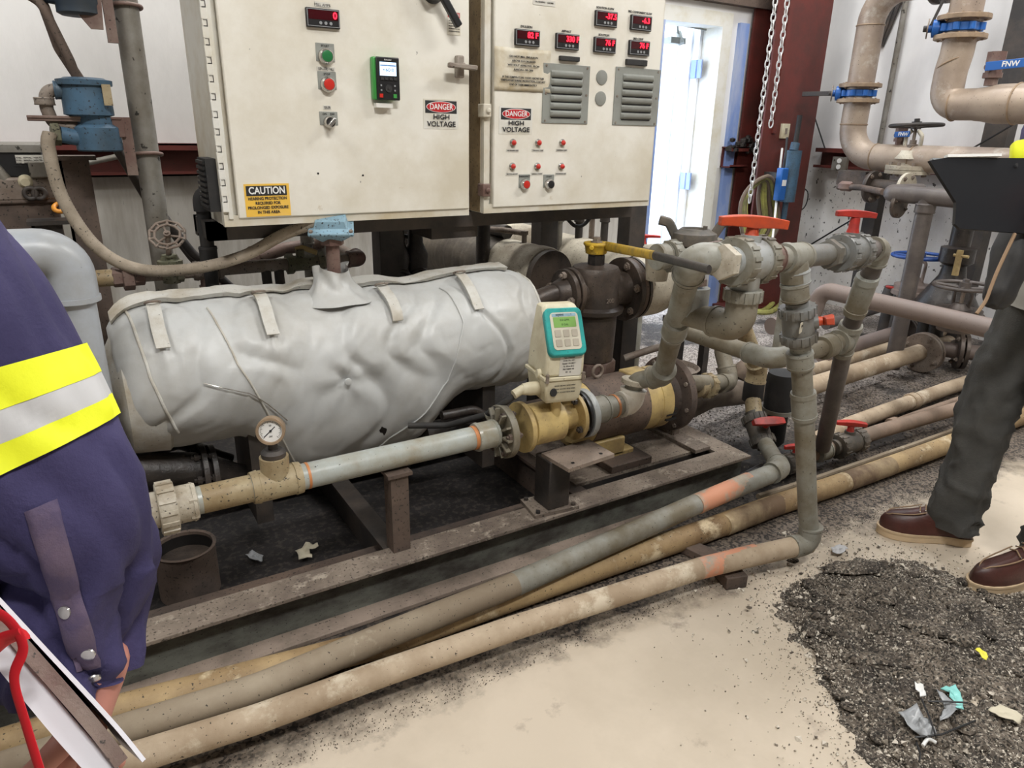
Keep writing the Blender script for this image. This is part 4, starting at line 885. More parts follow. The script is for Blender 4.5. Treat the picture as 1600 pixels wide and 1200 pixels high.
# discharge of the pump
q0 = mx(1060); q1 = uy(1140, 597, 1.98); q2 = uy(1128, 548, 2.05)
dq = thing('discharge_pipe', 'tan plastic discharge pipe with coupling rings leaving the pump flange', 'pipe', (q1.x, q1.y, q1.z - .04))
MB().tube([q0 + V(.05, 0, .02), q1, q2, q2 + V(0, 0, .12)], .034, .05).build('pipe', M['pvc_olive'], dq)
elbow(dq, q0, q1, q2, .034, M['pvc_olive'], ext=.8, bend=1.3); ud_ = (q1 - q0).normalized()
union(dq, q0 * .45 + q1 * .55, ud_, .03, .052, M['tan_fit'], 12); sleeve(dq, q0 * .62 + q1 * .38, ud_, .05, .044, M['tan_fit'])
#@@PART5
# ------------------------------------------------------------------ jacketed vessel
VY, VZ, VR = 2.15, .615, .205
def fbm(p, o=4):
    return noise.fractal(p, 1.0, 2.0, o)
X0, X1 = .055, 1.40
straps = [(uy(247, 500, 2.0).x, 'a'), (uy(420, 490, 2.0).x, 'b'), (uy(618, 470, 2.0).x, 'c'), (uy(742, 455, 2.0).x, 'd')]
btn = (uy(548, 600, 1.93).x, uy(548, 600, 1.93).z)
def blanket_pt(x, a):
    # a: 0 = back, runs over the top to the front (PI/2 top, PI front, 3PI/2 bottom)
    t = (x - X0) / (X1 - X0)
    r = VR * (1 + .02 * math.sin(t * 9)); 
    e = min(x - X0, X1 - x); r *= (1 - .30 * math.exp(-(e / .035) ** 1) )
    lob = min(1.0, max(0.0, (x - .33) / .20)) if x < .7 else min(1.0, max(0.0, (1.10 - x) / .22)); lob = lob * lob * (3 - 2 * lob)
    ys, zs = math.cos(a), math.sin(a)
    y = VY + r * ys; z = VZ + r * zs
    if zs < 0: z = VZ + r * zs * (1 + .82 * lob); y = VY + r * ys * (1 + .05 * lob * (-zs))
    else: z += 0
    n_ = V(0, ys, zs)
    front = max(0, -ys * .7 + .4)
    # soft folds
    p = V(x * 5.5, a * 1.3, 1.7)
    d = .014 * fbm(V(x * 3, a * 1.1, 0.3), 2)
    rid = 1 - abs(noise.noise(V(x * 4.6 + .8 * noise.noise(V(x * 3, a, 4)), a * .5 + x * 1.0, 7.1)) * 2)
    d -= .009 * max(0, rid - .62) / .38 * (.4 + front)
    rid2 = 1 - abs(noise.noise(V(x * 15 + a * 2.0, a * 1.7 - x * 3, 2.1)) * 2)
    d -= .0022 * max(0, rid2 - .6) / .4
    # pinch at the quilting button, folds radiating from it
    bx, bz = x - btn[0], z - btn[1]
    if ys < 0:
        q = math.hypot(bx, bz); th = math.atan2(bz, bx)
        d -= .014 * math.exp(-(q / .022) ** 2) + .010 * math.exp(-(q / .16) ** 2) * (.5 + .5 * math.cos(5 * th + 1)) 
        # vertical pleats under each strap
        for sx, _ in straps:
            dz = (VZ + VR) - z
            if 0 < dz < .2:
                w_ = .012 + dz * .22; d += .009 * math.exp(-((x - sx) / w_) ** 2) * math.cos((x - sx) / w_ * 4.5) * math.exp(-dz / .12)
    return V(x + .004 * noise.noise(V(a * 2, x * 3, 9)), y, z) + n_ * d
nX, nA = 190, 150
vs = []; fs = []
for i in range(nX + 1):
    x = X0 + (X1 - X0) * i / nX
    for k in range(nA): vs.append(blanket_pt(x, 2 * PI * k / nA))
for i in range(nX):
    for k in range(nA): l = (k + 1) % nA; fs.append((i * nA + k, i * nA + l, (i + 1) * nA + l, (i + 1) * nA + k))
for i, x in ((0, X0), (nX, X1)):
    c = len(vs); vs.append(V(x + (.0 if i == 0 else .0), VY, VZ - .01))
    for k in range(nA): fs.append((i * nA + k, i * nA + (k + 1) % nA, c))
ve = thing('jacketed_vessel', 'large horizontal vessel wrapped in a puckered silver insulation blanket with straps', 'insulated vessel', (.7, VY, ZS))
bl = MB().add(vs, fs).build('insulation_blanket', M['blanket'], ve, sharp=60)
def sk_(x, a, h=.0):  # a point on the blanket, h above it
    p = blanket_pt(x, a); c = V(x, VY, VZ); return p + (p - c).normalized() * h
for sx, n_ in straps:
    a0, a1 = (PI * .56, PI * .80)
    pts = [sk_(sx + .02 * (1 - i / 8) * 0 + .0, a0 + (a1 - a0) * i / 8, .008) for i in range(9)]
    mb = MB(); vs = []; w_ = .017
    for i, p in enumerate(pts):
        o = V(w_, 0, 0); nrm = (p - V(p.x, VY, VZ)).normalized(); vs += [p - o, p + o, p + o + nrm * .006, p - o + nrm * .006]
    fs = []
    for i in range(8):
        for k in range(4): fs.append((i * 4 + k, i * 4 + (k + 1) % 4, i * 4 + 4 + (k + 1) % 4, i * 4 + 4 + k))
    fs += [(0, 1, 2, 3), (35, 34, 33, 32)]
    st = mb.add(vs, fs).build('strap', M['blanket_old'], ve)
    c = sk_(sx, a0, .014); MB().torus(c, (0, .4, 1), .019, .0035, 16, 8).build('ring', M['iron'], st)
# seam flap along the top
n = 70; vs = []
for i in range(n + 1):
    x = X0 + .01 + (X1 - .10 - X0) * i / n; w_ = .035 + .02 * noise.noise(V(x * 5, 0, 3)); h_ = .012 + .012 * noise.noise(V(x * 7, 1, 3))
    p = sk_(x, PI * .50, .004); q = sk_(x, PI * .44, .004); vs += [p + V(0, -w_ * .3, h_), q + V(0, w_ * .4, h_ + .01), q, p]
fs = []
for i in range(n):
    for k in range(4): fs.append((i * 4 + k, i * 4 + (k + 1) % 4, i * 4 + 4 + (k + 1) % 4, i * 4 + 4 + k))
MB().add(vs, fs).build('top_flap', M['blanket_old'], ve)
def seam(name, path, r=.0028, m='blanket_old', h=.002, par=None):
    pts = []
    for (xa, aa), (xb, ab) in zip(path, path[1:]):
        for i in range(14): t = i / 14; pts.append(sk_(xa + (xb - xa) * t, aa + (ab - aa) * t, h))
    return MB().tube(pts, r, n=8).build(name, M[m], par or ve)
seam('seam', [(.30, PI * .6), (.34, PI * .9), (.42, PI * 1.15), (.50, PI * 1.35)])
seam('seam', [(1.02, PI * .6), (1.04, PI * .85), (.98, PI * 1.1), (.80, PI * 1.28), (.74, PI * 1.4)], m='blanket')
seam('seam', [(X1 - .035, PI * .1), (X1 - .035, PI * 1.0), (X1 - .035, PI * 1.6)], .004)
seam('seam', [(X0 + .05, PI * .5), (X0 + .07, PI * .9), (X0 + .12, PI * 1.2)], .004)
seam('tie_wire', [(.46, PI * 1.12), (.36, PI * 1.02), (.24, PI * .95)], .0016, 'chrome', .008)
p = sk_(btn[0], PI * 1.02, .0); p = V(btn[0], blanket_pt(btn[0], PI * 1.01).y - .004, btn[1]); MB().lathe(p, (0, -1, 0), [(0, .011), (.003, .010), (.004, .006)], 18).build('quilting_button', M['blanket'], ve)
# wrapped collar round the stem on top of the vessel
sx = uy(520, 440, 2.12).x; stz = .79
vs = []; fs = []; nh, nk = 14, 40
for i in range(nh + 1):
    for k in range(nk):
        a = 2 * PI * k / nk; t = i / nh; r_ = .052 + .075 * (1 - t) ** 3 + .010 * noise.noise(V(math.cos(a) * 2.2, math.sin(a) * 2.2, t * 2)) + .006 * math.sin(a * 5 + t * 6)
        vs.append(V(sx + r_ * math.cos(a), 2.12 + r_ * math.sin(a) * .8, stz + t * .10 + .012 * math.sin(a * 2 + 1) * t))
for i in range(nh):
    for k in range(nk): l = (k + 1) % nk; fs.append((i * nk + k, i * nk + l, i * nk + nk + l, i * nk + nk + k))
MB().add(vs, fs).build('stem_wrap', M['blanket'], ve, sharp=180)
# round beige old lining at the left end, dark pipework under the vessel
MB().lathe((.035, VY, VZ - .03), (1, 0, 0), [(0, .12), (.03, .175), (.12, .185), (.16, .15)], 40).build('end_lining', M['blanket_old'], ve)
ub = thing('process_pipe', 'black grimy flanged process pipe under the left end of the vessel', 'pipe', (.2, 2.2, .14))
u0 = uy(120, 740, 2.1); u1 = uy(310, 735, 2.1); u2 = uy(400, 760, 2.15)
MB().tube([u0, u1, u2], .055, .1).build('pipe', M['blacktar'], ub)
for px in (318, 333): flange(ub, uy(px, 738, 2.1), (1, 0, -.05), .085, .016, M['blacktar'], 6 if px < 325 else 0, .012, M['blacktar'], blen=.07)
MB().tube([uy(230, 705, 2.15), uy(280, 690, 2.2), uy(360, 720, 2.2)], .022, .05).build('small_pipe', M['blacktar'], ub)
ub2 = thing('process_pipe', 'dark pipe emerging under the right end of the vessel behind the meter', 'pipe', (1.1, 2.2, .2))
MB().tube([uy(660, 680, 2.1), uy(800, 655, 2.15), uy(900, 640, 2.3)], .045, .1).tube([uy(690, 650, 2.0), uy(740, 640, 2.0), uy(800, 672, 2.0)], .016, .05).build('pipe', M['blacktar'], ub2)
lg = MB()
for x in (.36, 1.15): MB().bb((x, VY - .12, ZS - .008), (x + .05, VY + .12, VZ - .15)).build('saddle', M['steel_dark'], ve)
# ------------------------------------------------------------------ plug valve
PY = 2.14
vb = uy(929, 450, PY); vx = vb.x
pvv = thing('plug_valve', 'large grimy black plug valve with a yellow wrench lever, embossed 200', 'valve', (vx, PY, .42))
z_ = lambda py: uy(932, py, PY).z
MB().lathe((vx, PY, z_(558)), (0, 0, 1), [(0, .06), (.004, .088), (z_(490) - z_(558), .093), (z_(484) - z_(558), .115), (z_(478) - z_(558), .118), (z_(474) - z_(558), .098), (z_(424) - z_(558), .096), (z_(416) - z_(558), .086), (z_(413) - z_(558), .05)], 48).build('valve_body', M['valve_black'], pvv)
MB().lathe((vx, PY, z_(580)), (0, 0, 1), [(0, .09), (.02, .10), (z_(558) - z_(580), .10)], 8).build('bottom_cover', M['iron_brown'], pvv)
MB().lathe((vx, PY, z_(414)), (0, 0, 1), [(0, .032), (z_(398) - z_(414), .032)], 8).build('stem', M['blacktar'], pvv)
text('200', V(vx + .0, PY - .0965, z_(462)), .017, M['iron'], pvv, 'lettering', off=.003)
hz = z_(396)
MB().lathe((vx - .003, PY, hz), (0, 0, 1), [(0, .040), (.028, .044), (.034, .050), (.042, .050)], 12).cyl((vx - .05, PY - .03, hz + .028), (vx - .02, PY, hz + .028), .009, n=10).build('wrench_head', M['yellow'], pvv, bevel=.003)
MB().lathe((vx - .003, PY, hz + .04), (0, 0, 1), [(0, .024), (.006, .024), (.006, .015), (.022, .015)], 6).build('nut', M['iron'], pvv)
la = V(vx + .03, PY - .02, hz + .028); lc = uy(1108, 421, 0.93); lm = la * .36 + lc * .64
MB().tube([la, lm + V(0, 0, .004)], .016, n=12, flat=.6, rf=lambda t: .018 - .006 * t).build('lever', M['yellow'], pvv)
MB().tube([lm + V(0, 0, .004), lc], .014, n=12, flat=.6, rf=lambda t: .0115 - .003 * t).build('lever_grip', M['steel_dark'], pvv, label='worn black lever grip')
# side ports and flanges
zc = z_(452)
MB().lathe((vx - .05, PY, zc), (-1, 0, 0), [(0, .075), (.05, .055), (.075, .06)], 28).build('port', M['valve_black'], pvv)
MB().lathe((vx + .05, PY, zc - .01), (1, 0, 0), [(0, .085), (.06, .07), (.10, .08)], 28).build('port', M['valve_black'], pvv)
flange(pvv, (vx - .115, PY, zc), (1, 0, 0), .093, .018, M['valve_black'], 0)
fl = flange(pvv, (vx - .14, PY, zc), (1, 0, 0), .090, .018, M['valve_black'], 4, .014, M['iron'], blen=.075, a0=.2)
flange(pvv, (vx + .145, PY, zc - .012), (1, 0, 0), .125, .022, M['valve_black'], 6, .016, M['iron'], blen=.05, a0=.3)
MB().tube([V(vx - .10, PY, zc), V(vx - .21, PY, zc), uy(815, 478, PY + .02)], .036, .05).lathe((vx - .15, PY, zc), (-1, 0, 0), [(0, .06), (.035, .045), (.04, .037)], 24).build('pipe_stub', M['valve_black'], pvv)
MB().lathe((vx + .158, PY, zc - .012), (1, 0, 0), [(0, .122), (.016, .122)], 40).build('gasket_flange', M['steel_brown'], pvv)
hk = z_(590); MB().tube([V(vx + .02, PY - .07, hk + .02), V(vx + .035, PY - .1, hk + .03), V(vx + .055, PY - .1, hk + .01), V(vx + .045, PY - .1, hk - .02), V(vx + .02, PY - .1, hk - .022), V(vx, PY - .1, hk - .05)], .007, .012, n=8).build('hook', M['iron'], pvv)
# jacketed pipes behind
jl = thing('jacketed_pipe', 'big dark ridged jacketed pipe running back under the left cabinet, pale at its near end', 'insulated pipe', (1.5, 2.8, .6))
j0 = uy(855, 432, 2.36); j1 = uy(672, 385, 3.3); d_ = (j1 - j0).normalized(); L_ = (j1 - j0).length
prof = [(0, .06), (.004, .112), (.02, .118)]
for i in range(1, 60): prof.append((.02 + (L_ - .04) * i / 60, .117 + (.0025 * math.sin(i * 2.6) if i > 14 else 0) + .003 * noise.noise(V(i * .3, 0, 0))))
prof += [(L_ - .01, .118), (L_, .112)]
k_ = int(len(prof) * .30)
MB().lathe(j0, d_, prof[:k_ + 1], 44).build('pale_jacket', M['jacket'], jl)
MB().lathe(j0, d_, prof[k_:], 44).build('dark_jacket', M['jacket_dark'], jl)
MB().lathe(j0 - d_ * .03, d_, [(0, .05), (.0, .108), (.03, .108)], 36).build('end_flange', M['valve_black'], jl)
pj = j0 + d_ * .16 + V(0, 0, .11); MB().lathe(pj, (0, 0, 1), [(0, .022), (.006, .022), (.006, .012), (.04, .012), (.04, .018), (.055, .018)], 6).tube([pj + V(0, 0, .045), pj + V(-.05, .08, .05), pj + V(-.05, .2, .04)], .012, .03).build('steam_trap_fitting', M['iron'], jl)
tr = MB().tube([pj + d_ * .12 + V(0, 0, .035), pj + d_ * .4 + V(.02, 0, .04), pj + d_ * .9 + V(0, 0, .03)], .030, .05, n=10); tr.build('tracing_wrap', M['blacktar'], jl)
jr = thing('jacketed_pipe', 'cream jacketed elbow with a dented end cap right of the black plug valve', 'insulated pipe', (2.0, 2.6, .6))
e0 = V(vx + .18, PY, zc - .012); e1 = uy(1038, 452, 2.17); e1 = V(e1.x - .06, PY, e0.z); e2 = uy(880, 392, 3.2)
e2 = V(e1.x + .02, 3.3, e0.z)
MB().tube([e0, e1 + V(.0, 0, 0), e2], .118, .16, n=44).build('pale_jacket', M['jacket'], jr)
MB().lathe(e0 - V(.0, 0, 0), (1, 0, 0), [(0, .10), (0, .1225), (.012, .1225), (.012, .119)], 44).torus(e1 + V(-.03, .06, 0), (.8, .6, 0), .119, .003).build('jacket_band', M['valve_black'], jr)
#@@PART6
# ------------------------------------------------------------------ cabinet stand and clutter below it
cs_ = thing('cabinet_stand', 'black steel stand of beams and legs carrying both electrical cabinets', 'stand', (1.1, 2.3, 0))
zb = cy(540, 346).z
MB().bb((LX0 - .03, YC + .10, zb - .05), (RX1, YC + .14, zb)).bb((LX0 - .03, YC + .30, zb - .06), (RX1, YC + .34, zb)).bb((LX0 - .03, YC + .10, zb - .05), (LX0 + .02, YC + .34, zb)).build('top_frame', M['steel_dark'], cs_)
for px, y_ in ((606, YC + .30), (985, YC + .28), (850, YC + .55)):
    a = uy(px, 380, y_); MB().bb((a.x - .045, y_ - .04, 0 if px != 985 else .02), (a.x + .045, y_ + .04, zb)).build('leg', M['steel_dark'], cs_, bevel=.003)
MB().bb((cy(712, 340).x - .03, YC + .12, zb - .09), (cy(765, 340).x + .02, YC + .35, zb)).build('cross_box', M['steel_dark'], cs_)
for i, (px, y_, r_, m_) in enumerate([(478, 2.55, .018, 'galv'), (500, 2.6, .016, 'galv'), (640, 2.75, .014, 'steel_brown'), (872, 2.75, .022, 'galv'), (905, 2.7, .018, 'steel_dark'), (925, 2.8, .014, 'iron'), (945, 2.65, .018, 'steel_dark'), (320, 2.32, .020, 'rubber')]):
    a = uy(px, 350, y_); c = thing('conduit', ['thin galvanized conduit dropping below the left cabinet near the blue head', 'second conduit dropping beside the thin galvanized one', 'brown conduit behind the leg under the left cabinet', 'grey conduit dropping behind the pale jacketed pipe', 'dark conduit just right of the grey drop behind the yellow lever', 'thin rusty conduit in the dark under the right cabinet', 'dark conduit nearest the right end of the cabinet stand', 'black conduit dropping at the left corner of the large cabinet'][i], 'conduit', (a.x, y_, 0))
    MB().cyl((a.x, y_, 0 if i != 7 else .62), (a.x, y_, zb + .1 if i != 7 else 1.05), r_, n=12).build('tube', M[m_], c)
    sleeve(c, (a.x, y_, .92), (0, 0, 1), .05, r_ * 1.3, M[m_])
a = uy(320, 350, 2.32); c = thing('conduit_elbow', 'black conduit elbow entering the vent side of the left cabinet', 'conduit', (a.x, 2.32, 1.0))
MB().tube([V(a.x, 2.32, 1.05), V(a.x, 2.32, 1.10), V(a.x + .09, 2.30, 1.10)], .026, .04).build('elbow', M['rubber'], c)
# loops of cable under the cabinets
for i, (p0, p1, p2, lab) in enumerate([((590, 352), (640, 372), (720, 350), 'black cable looping under the left cabinet'), ((880, 335), (905, 362), (930, 330), 'dark cable loop hanging under the right cabinet')]):
    q = [uy(*p0, 2.45), uy(*p1, 2.45), uy(*p2, 2.45)]; o = MB().tube(q, .008, .08, n=8).build('cable', M['rubber'], label=lab, cat='cable')
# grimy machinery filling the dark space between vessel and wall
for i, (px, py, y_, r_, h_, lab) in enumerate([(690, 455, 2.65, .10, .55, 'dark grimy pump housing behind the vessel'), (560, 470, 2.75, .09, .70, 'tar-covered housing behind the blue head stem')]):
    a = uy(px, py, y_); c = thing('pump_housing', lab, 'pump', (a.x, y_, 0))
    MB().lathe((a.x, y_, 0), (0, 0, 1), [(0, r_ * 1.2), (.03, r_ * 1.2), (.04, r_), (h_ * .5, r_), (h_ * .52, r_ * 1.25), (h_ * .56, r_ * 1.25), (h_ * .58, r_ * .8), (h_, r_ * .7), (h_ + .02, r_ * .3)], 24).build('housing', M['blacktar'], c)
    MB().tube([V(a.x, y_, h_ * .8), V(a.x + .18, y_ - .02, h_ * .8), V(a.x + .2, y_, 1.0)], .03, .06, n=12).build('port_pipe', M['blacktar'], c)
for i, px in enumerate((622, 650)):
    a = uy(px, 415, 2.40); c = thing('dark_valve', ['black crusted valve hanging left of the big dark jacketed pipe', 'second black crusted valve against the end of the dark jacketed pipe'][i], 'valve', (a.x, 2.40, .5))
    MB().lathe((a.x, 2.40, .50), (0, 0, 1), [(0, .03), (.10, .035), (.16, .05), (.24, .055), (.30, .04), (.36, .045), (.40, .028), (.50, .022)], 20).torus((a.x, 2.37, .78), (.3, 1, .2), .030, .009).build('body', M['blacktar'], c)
# ------------------------------------------------------------------ galvanized post, blue fittings at left
YGv = 2.52; p0 = uy(206, -60, YGv); p1 = uy(268, 500, YGv)
gp = thing('conduit_post', 'thick galvanized vertical conduit post standing at left of the large cabinet', 'conduit', (p1.x, YGv, 0))
MB().cyl((p1.x, YGv, 0), (p1.x, YGv, 2.6), .0335, n=24).build('pipe', M['galv'], gp)
gpx = p1.x
def bracket(lab, zt, zm, side, top=True):
    b = thing('bracket', lab, 'bracket', (gpx - .06, YGv - .02, zm)); return b
z1 = uy(230, 184, YGv).z; z2 = uy(235, 272, YGv).z
br = bracket('brown steel bracket clamped to the galvanized post holding the blue cylinder', z1, z2, 0)
MB().bb((gpx - .052, YGv - .045, z2), (gpx - .036, YGv - .03, z1)).bb((gpx - .065, YGv - .047, z2), (gpx - .036, YGv - .043, z1)).build('angle', M['iron_brown'], br)
T = frame((gpx - .25, YGv - .045, z1 - .045), (1, 0, 0), (0, -1, 0))
MB().prism([(-.04, .040), (.195, .045), (.195, -.010), (.16, -.012), (.12, .018), (.10, .03), (-.04, .030)], T, 0, .012).bb((gpx - .29, YGv - .06, z1 - .008), (gpx - .06, YGv + .06, z1)).build('arm', M['iron_brown'], br, bevel=.002)
for z in (z1 - .105, ): MB().torus((gpx, YGv, z), (0, .15, 1), .040, .0055).build('u_bolt', M['iron_brown'], br)
bc = uy(140, 150, YGv - .03); bx = bc.x; by = YGv - .03
zt = uy(140, 122, by).z; zb_ = uy(148, 236, by).z; zm = uy(140, 182, by).z
bj = thing('junction_housing', 'blue round junction housing on the bracket with elbow pipe and brown tag', 'junction box', (bx, by, zb_))
MB().lathe((bx - .008, by, zm - .0), (0, 0, 1), [(0, .050), (.004, .064), (zt - zm - .02, .062), (zt - zm - .02, .070), (zt - zm - .006, .071), (zt - zm - .003, .055), (zt - zm, .05)], 36).build('upper_cup', M['blue_paint'], bj)
MB().lathe((bx + .005, by, zb_), (0, 0, 1), [(0, .056), (.004, .060), (zm - zb_ - .03, .060), (zm - zb_ - .02, .048), (zm - zb_, .048)], 36).build('lower_cup', M['blue_paint'], bj)
zt2 = zt - .045
MB().bb((bx + .030, by - .062, zm + .03), (bx + .052, by - .052, zm + .085)).build('tag_plate', M['tan_fit'], bj)
MB().tube([V(bx - .05, by, zt2 + .01), V(bx - .105, by, zt2 + .01), V(bx - .11, by, zm + .02), V(bx - .10, by, zm - .028), V(bx - .04, by, zm - .03)], .017, .035).build('bypass_pipe', M['iron'], bj)
sleeve(bj, V(bx - .07, by, zt2 + .01), (1, 0, 0), .03, .024, M['blue_paint']); sleeve(bj, V(bx - .112, by, zt2 - .02), (0, 0, 1), .02, .025, M['iron'])
zl = zb_ + .035
MB().cyl((bx - .09, by - .02, zl + .01), (bx - .04, by - .01, zl), .022).build('side_boss', M['blue_paint'], bj); hexnut(bj, (bx - .10, by - .025, zl + .01), (1, .1, 0), .022, .030, M['brass_green'])
# upper dark coupling and its bracket
bu = uy(122, 8, by); zc_ = uy(122, 25, by).z
bk = thing('junction_housing', 'dark navy fitting above the blue housing cut by the top edge of the view', 'junction box', (bu.x, by, zc_))
MB().lathe((bu.x, by, zc_), (0, 0, 1), [(0, .045), (.006, .055), (.025, .055), (.03, .058), (.055, .058), (.06, .06), (.16, .06)], 36).cyl((bu.x - .05, by, zc_ + .045), (bu.x - .10, by, zc_ + .05), .022).build('housing', M['blue_navy'] if 'blue_navy' in M else M['rubber'], bk)
br2 = thing('bracket', 'brown steel bracket high on the galvanized post beside the navy fitting', 'bracket', (gpx - .08, YGv - .03, zc_ - .05))
za = uy(190, 70, YGv).z
MB().bb((gpx - .062, YGv - .05, za), (gpx - .036, YGv - .03, za + .30)).build('angle', M['iron_brown'], br2)
T = frame((gpx - .09, YGv - .055, za + .03), (1, 0, 0), (0, -1, 0)); MB().prism([(-.07, .13), (-.07, .08), (-.01, .0), (.02, .0), (.03, .13)], T, 0, .01).build('gusset', M['iron_brown'], br2)
MB().torus((gpx, YGv, uy(214, 12, YGv).z), (0, .1, 1), .040, .0055).build('u_bolt', M['iron_brown'], br2)
# flexible conduits
h1 = [uy(62, 0, 2.5), uy(68, 8, 2.5), uy(92, 75, 2.5), uy(128, 130, 2.5)]
o = MB().tube(h1, .014, .06, n=12).build('flex_conduit', M['steel_brown'], label='dark flexible conduit arching down behind the blue housing', cat='conduit')
MB().tube([V(bx - .14, by, zt + .22), uy(60, 2, 2.48), uy(68, 12, 2.47), uy(110, 95, 2.47), uy(122, 128, 2.49)], .012, .05, n=12).build('flex_conduit', M['steel_brown'], label='second dark conduit running parallel beside the first', cat='conduit')
hs = [uy(78, 208, by - .06), uy(76, 232, 2.42), uy(98, 310, 2.40), uy(150, 385, 2.36), uy(215, 420, 2.32), uy(300, 420, 2.28), uy(380, 400, 2.22), uy(440, 368, 2.17), uy(492, 348, 2.12)]
def catmull(P, n=10):
    o = []; P = [P[0]] + P + [P[-1]]
    for i in range(1, len(P) - 2):
        a, b, c, d = P[i - 1:i + 3]
        for k in range(n):
            t = k / n; o.append(.5 * ((2 * b) + (c - a) * t + (2 * a - 5 * b + 4 * c - d) * t * t + (3 * b - a - 3 * c + d) * t ** 3))
    o.append(P[-2]); return o
HP = catmull(hs, 40)
MB().tube(HP, .017, n=12, rf=lambda t: .0172 + .0007 * math.sin(t * 900)).build('flexible_hose', M['hose'], label='dusty ribbed hose sagging from the blue housing to the pale blue head', cat='hose', sharp=180)
# diagonal conduits behind the post
MB().tube([uy(183, 232, 2.60), uy(230, 310, 2.62), uy(300, 395, 2.66), uy(385, 470, 2.7)], .015, .1, n=10).build('flex_conduit', M['steel_dark'], label='dark flexible conduit running diagonally behind the galvanized post', cat='conduit')
MB().tube([uy(225, 300, 2.75), uy(300, 400, 2.75), uy(365, 470, 2.75)], .018, .1, n=10).build('flex_conduit', M['steel_dark'], label='lower diagonal black conduit ending behind the vessel', cat='conduit')
MB().tube([uy(120, 258, 3.75), uy(205, 240, 3.75)], .012, n=10).build('conduit', M['galv'], label='thin pale conduit leaning across the red girt at left', cat='conduit')
# ------------------------------------------------------------------ iron line with handwheel valve
YI = 2.36; I = lambda px, py: uy(px, py, YI)
zi = I(300, 424).z
def ix(px):
    lo, hi = -1, 3
    for _ in range(40):
        m_ = (lo + hi) / 2; d = R3.transposed() @ (V(m_, YI, zi) - V(0, 0, EYE)); x = d.x / d.z * FPX + CX
        if x < px: lo = m_
        else: hi = m_
    return V(lo, YI, zi)
il = thing('steam_line', 'small rusty iron pipe with union and tee running behind the top of the vessel', 'pipe', (.35, YI, zi - .05))
MB().tube([ix(88) - V(0, 0, .08), ix(88), ix(560), ix(562) + V(0, .25, .0)], .0205, .035, n=18).build('pipe', M['iron'], il)
elbow(il, ix(88) - V(0, 0, .08), ix(88), ix(200), .024, M['tan_fit'], k=1.1, ext=.8, bend=1.6)
MB().cyl(ix(120), ix(182), .0245, n=18).build('sleeve_pipe', M['tan_fit'], il, label='tan lagged length of pipe')
hexnut(il, ix(200), dx, .032, .042, M['iron_brown']); hexnut(il, ix(190), dx, .05, .030, M['iron_brown']); hexnut(il, ix(214), dx, .04, .030, M['iron_brown'])
sleeve(il, ix(325), dx, .085, .029, M['iron'], 'tee'); MB().lathe(ix(325), (0, 0, -1), [(0, .026), (.045, .026), (.046, .031), (.06, .031), (.06, .024), (.13, .024)], 20).build('tee_branch', M['iron_brown'], il)
elbow(il, ix(500), ix(562), ix(562) + V(0, .25, 0), .024, M['iron_brown'], k=1.15, ext=.6, bend=1.2)
gv = thing('gate_valve', 'small green-bronze gate valve with an octagonal spoked handwheel', 'valve', ix(268) - V(0, 0, .03))
MB().lathe(ix(253), dx, [(0, .030), (.018, .030), (.02, .024), (ix(286).x - ix(253).x - .02, .024), (ix(286).x - ix(253).x - .018, .030), (ix(286).x - ix(253).x, .030)], 6).lathe(ix(268) - V(0, 0, .03), (0, 0, 1), [(0, .024), (.05, .030), (.055, .036), (.068, .036), (.07, .028), (.085, .022)], 10).build('valve_body', M['brass_green'], gv)
wa = V(-.18, -.75, .75).normalized(); wc = ix(268) + V(.0, -.03, .118)
MB().tube([ix(268) + V(0, 0, .05), wc], .008, n=10).build('stem', M['iron'], gv)
handwheel(gv, wc, wa, .050, M['iron'], .0042, 3, True)
bv = thing('ball_valve', 'grimy green-bronze ball valve with a short yellow lever on the iron line', 'valve', ix(468) - V(0, 0, .03))
MB().lathe(ix(448), dx, [(0, .034), (.02, .034), (.022, .026), (ix(505).x - ix(448).x - .022, .026), (ix(505).x - ix(448).x - .02, .033), (ix(505).x - ix(448).x, .033)], 8).cyl(ix(470), ix(470) + V(0, 0, .045), .014).build('valve_body', M['brass_green'], bv)
MB().tube([ix(468) + V(-.01, 0, .045), ix(474) + V(0, 0, .05), ix(492) + V(0, -.03, .035)], .009, n=10, flat=.5).build('lever', M['yellow_dirty'], bv)
for i, px in enumerate((415, 435)): MB().tube([ix(px), ix(px) - V(0, 0, .04), uy(px + 8, 475, YI + .05)], .016, n=10).build('drop_pipe', M['steel_dark'], il)
# background flanged union behind the line
bf = thing('flanged_union', 'rusty flanged union in the gloom behind the iron line', 'pipe fitting', uy(405, 405, 2.6))
q = uy(395, 405, 2.6); flange(bf, q, (1, .2, 0), .045, .012, M['iron_brown'], 4, .008); MB().tube([q, q + V(.12, .0, .03), q + V(.25, .0, .04)], .022, .05).build('pipe', M['iron_brown'], bf)
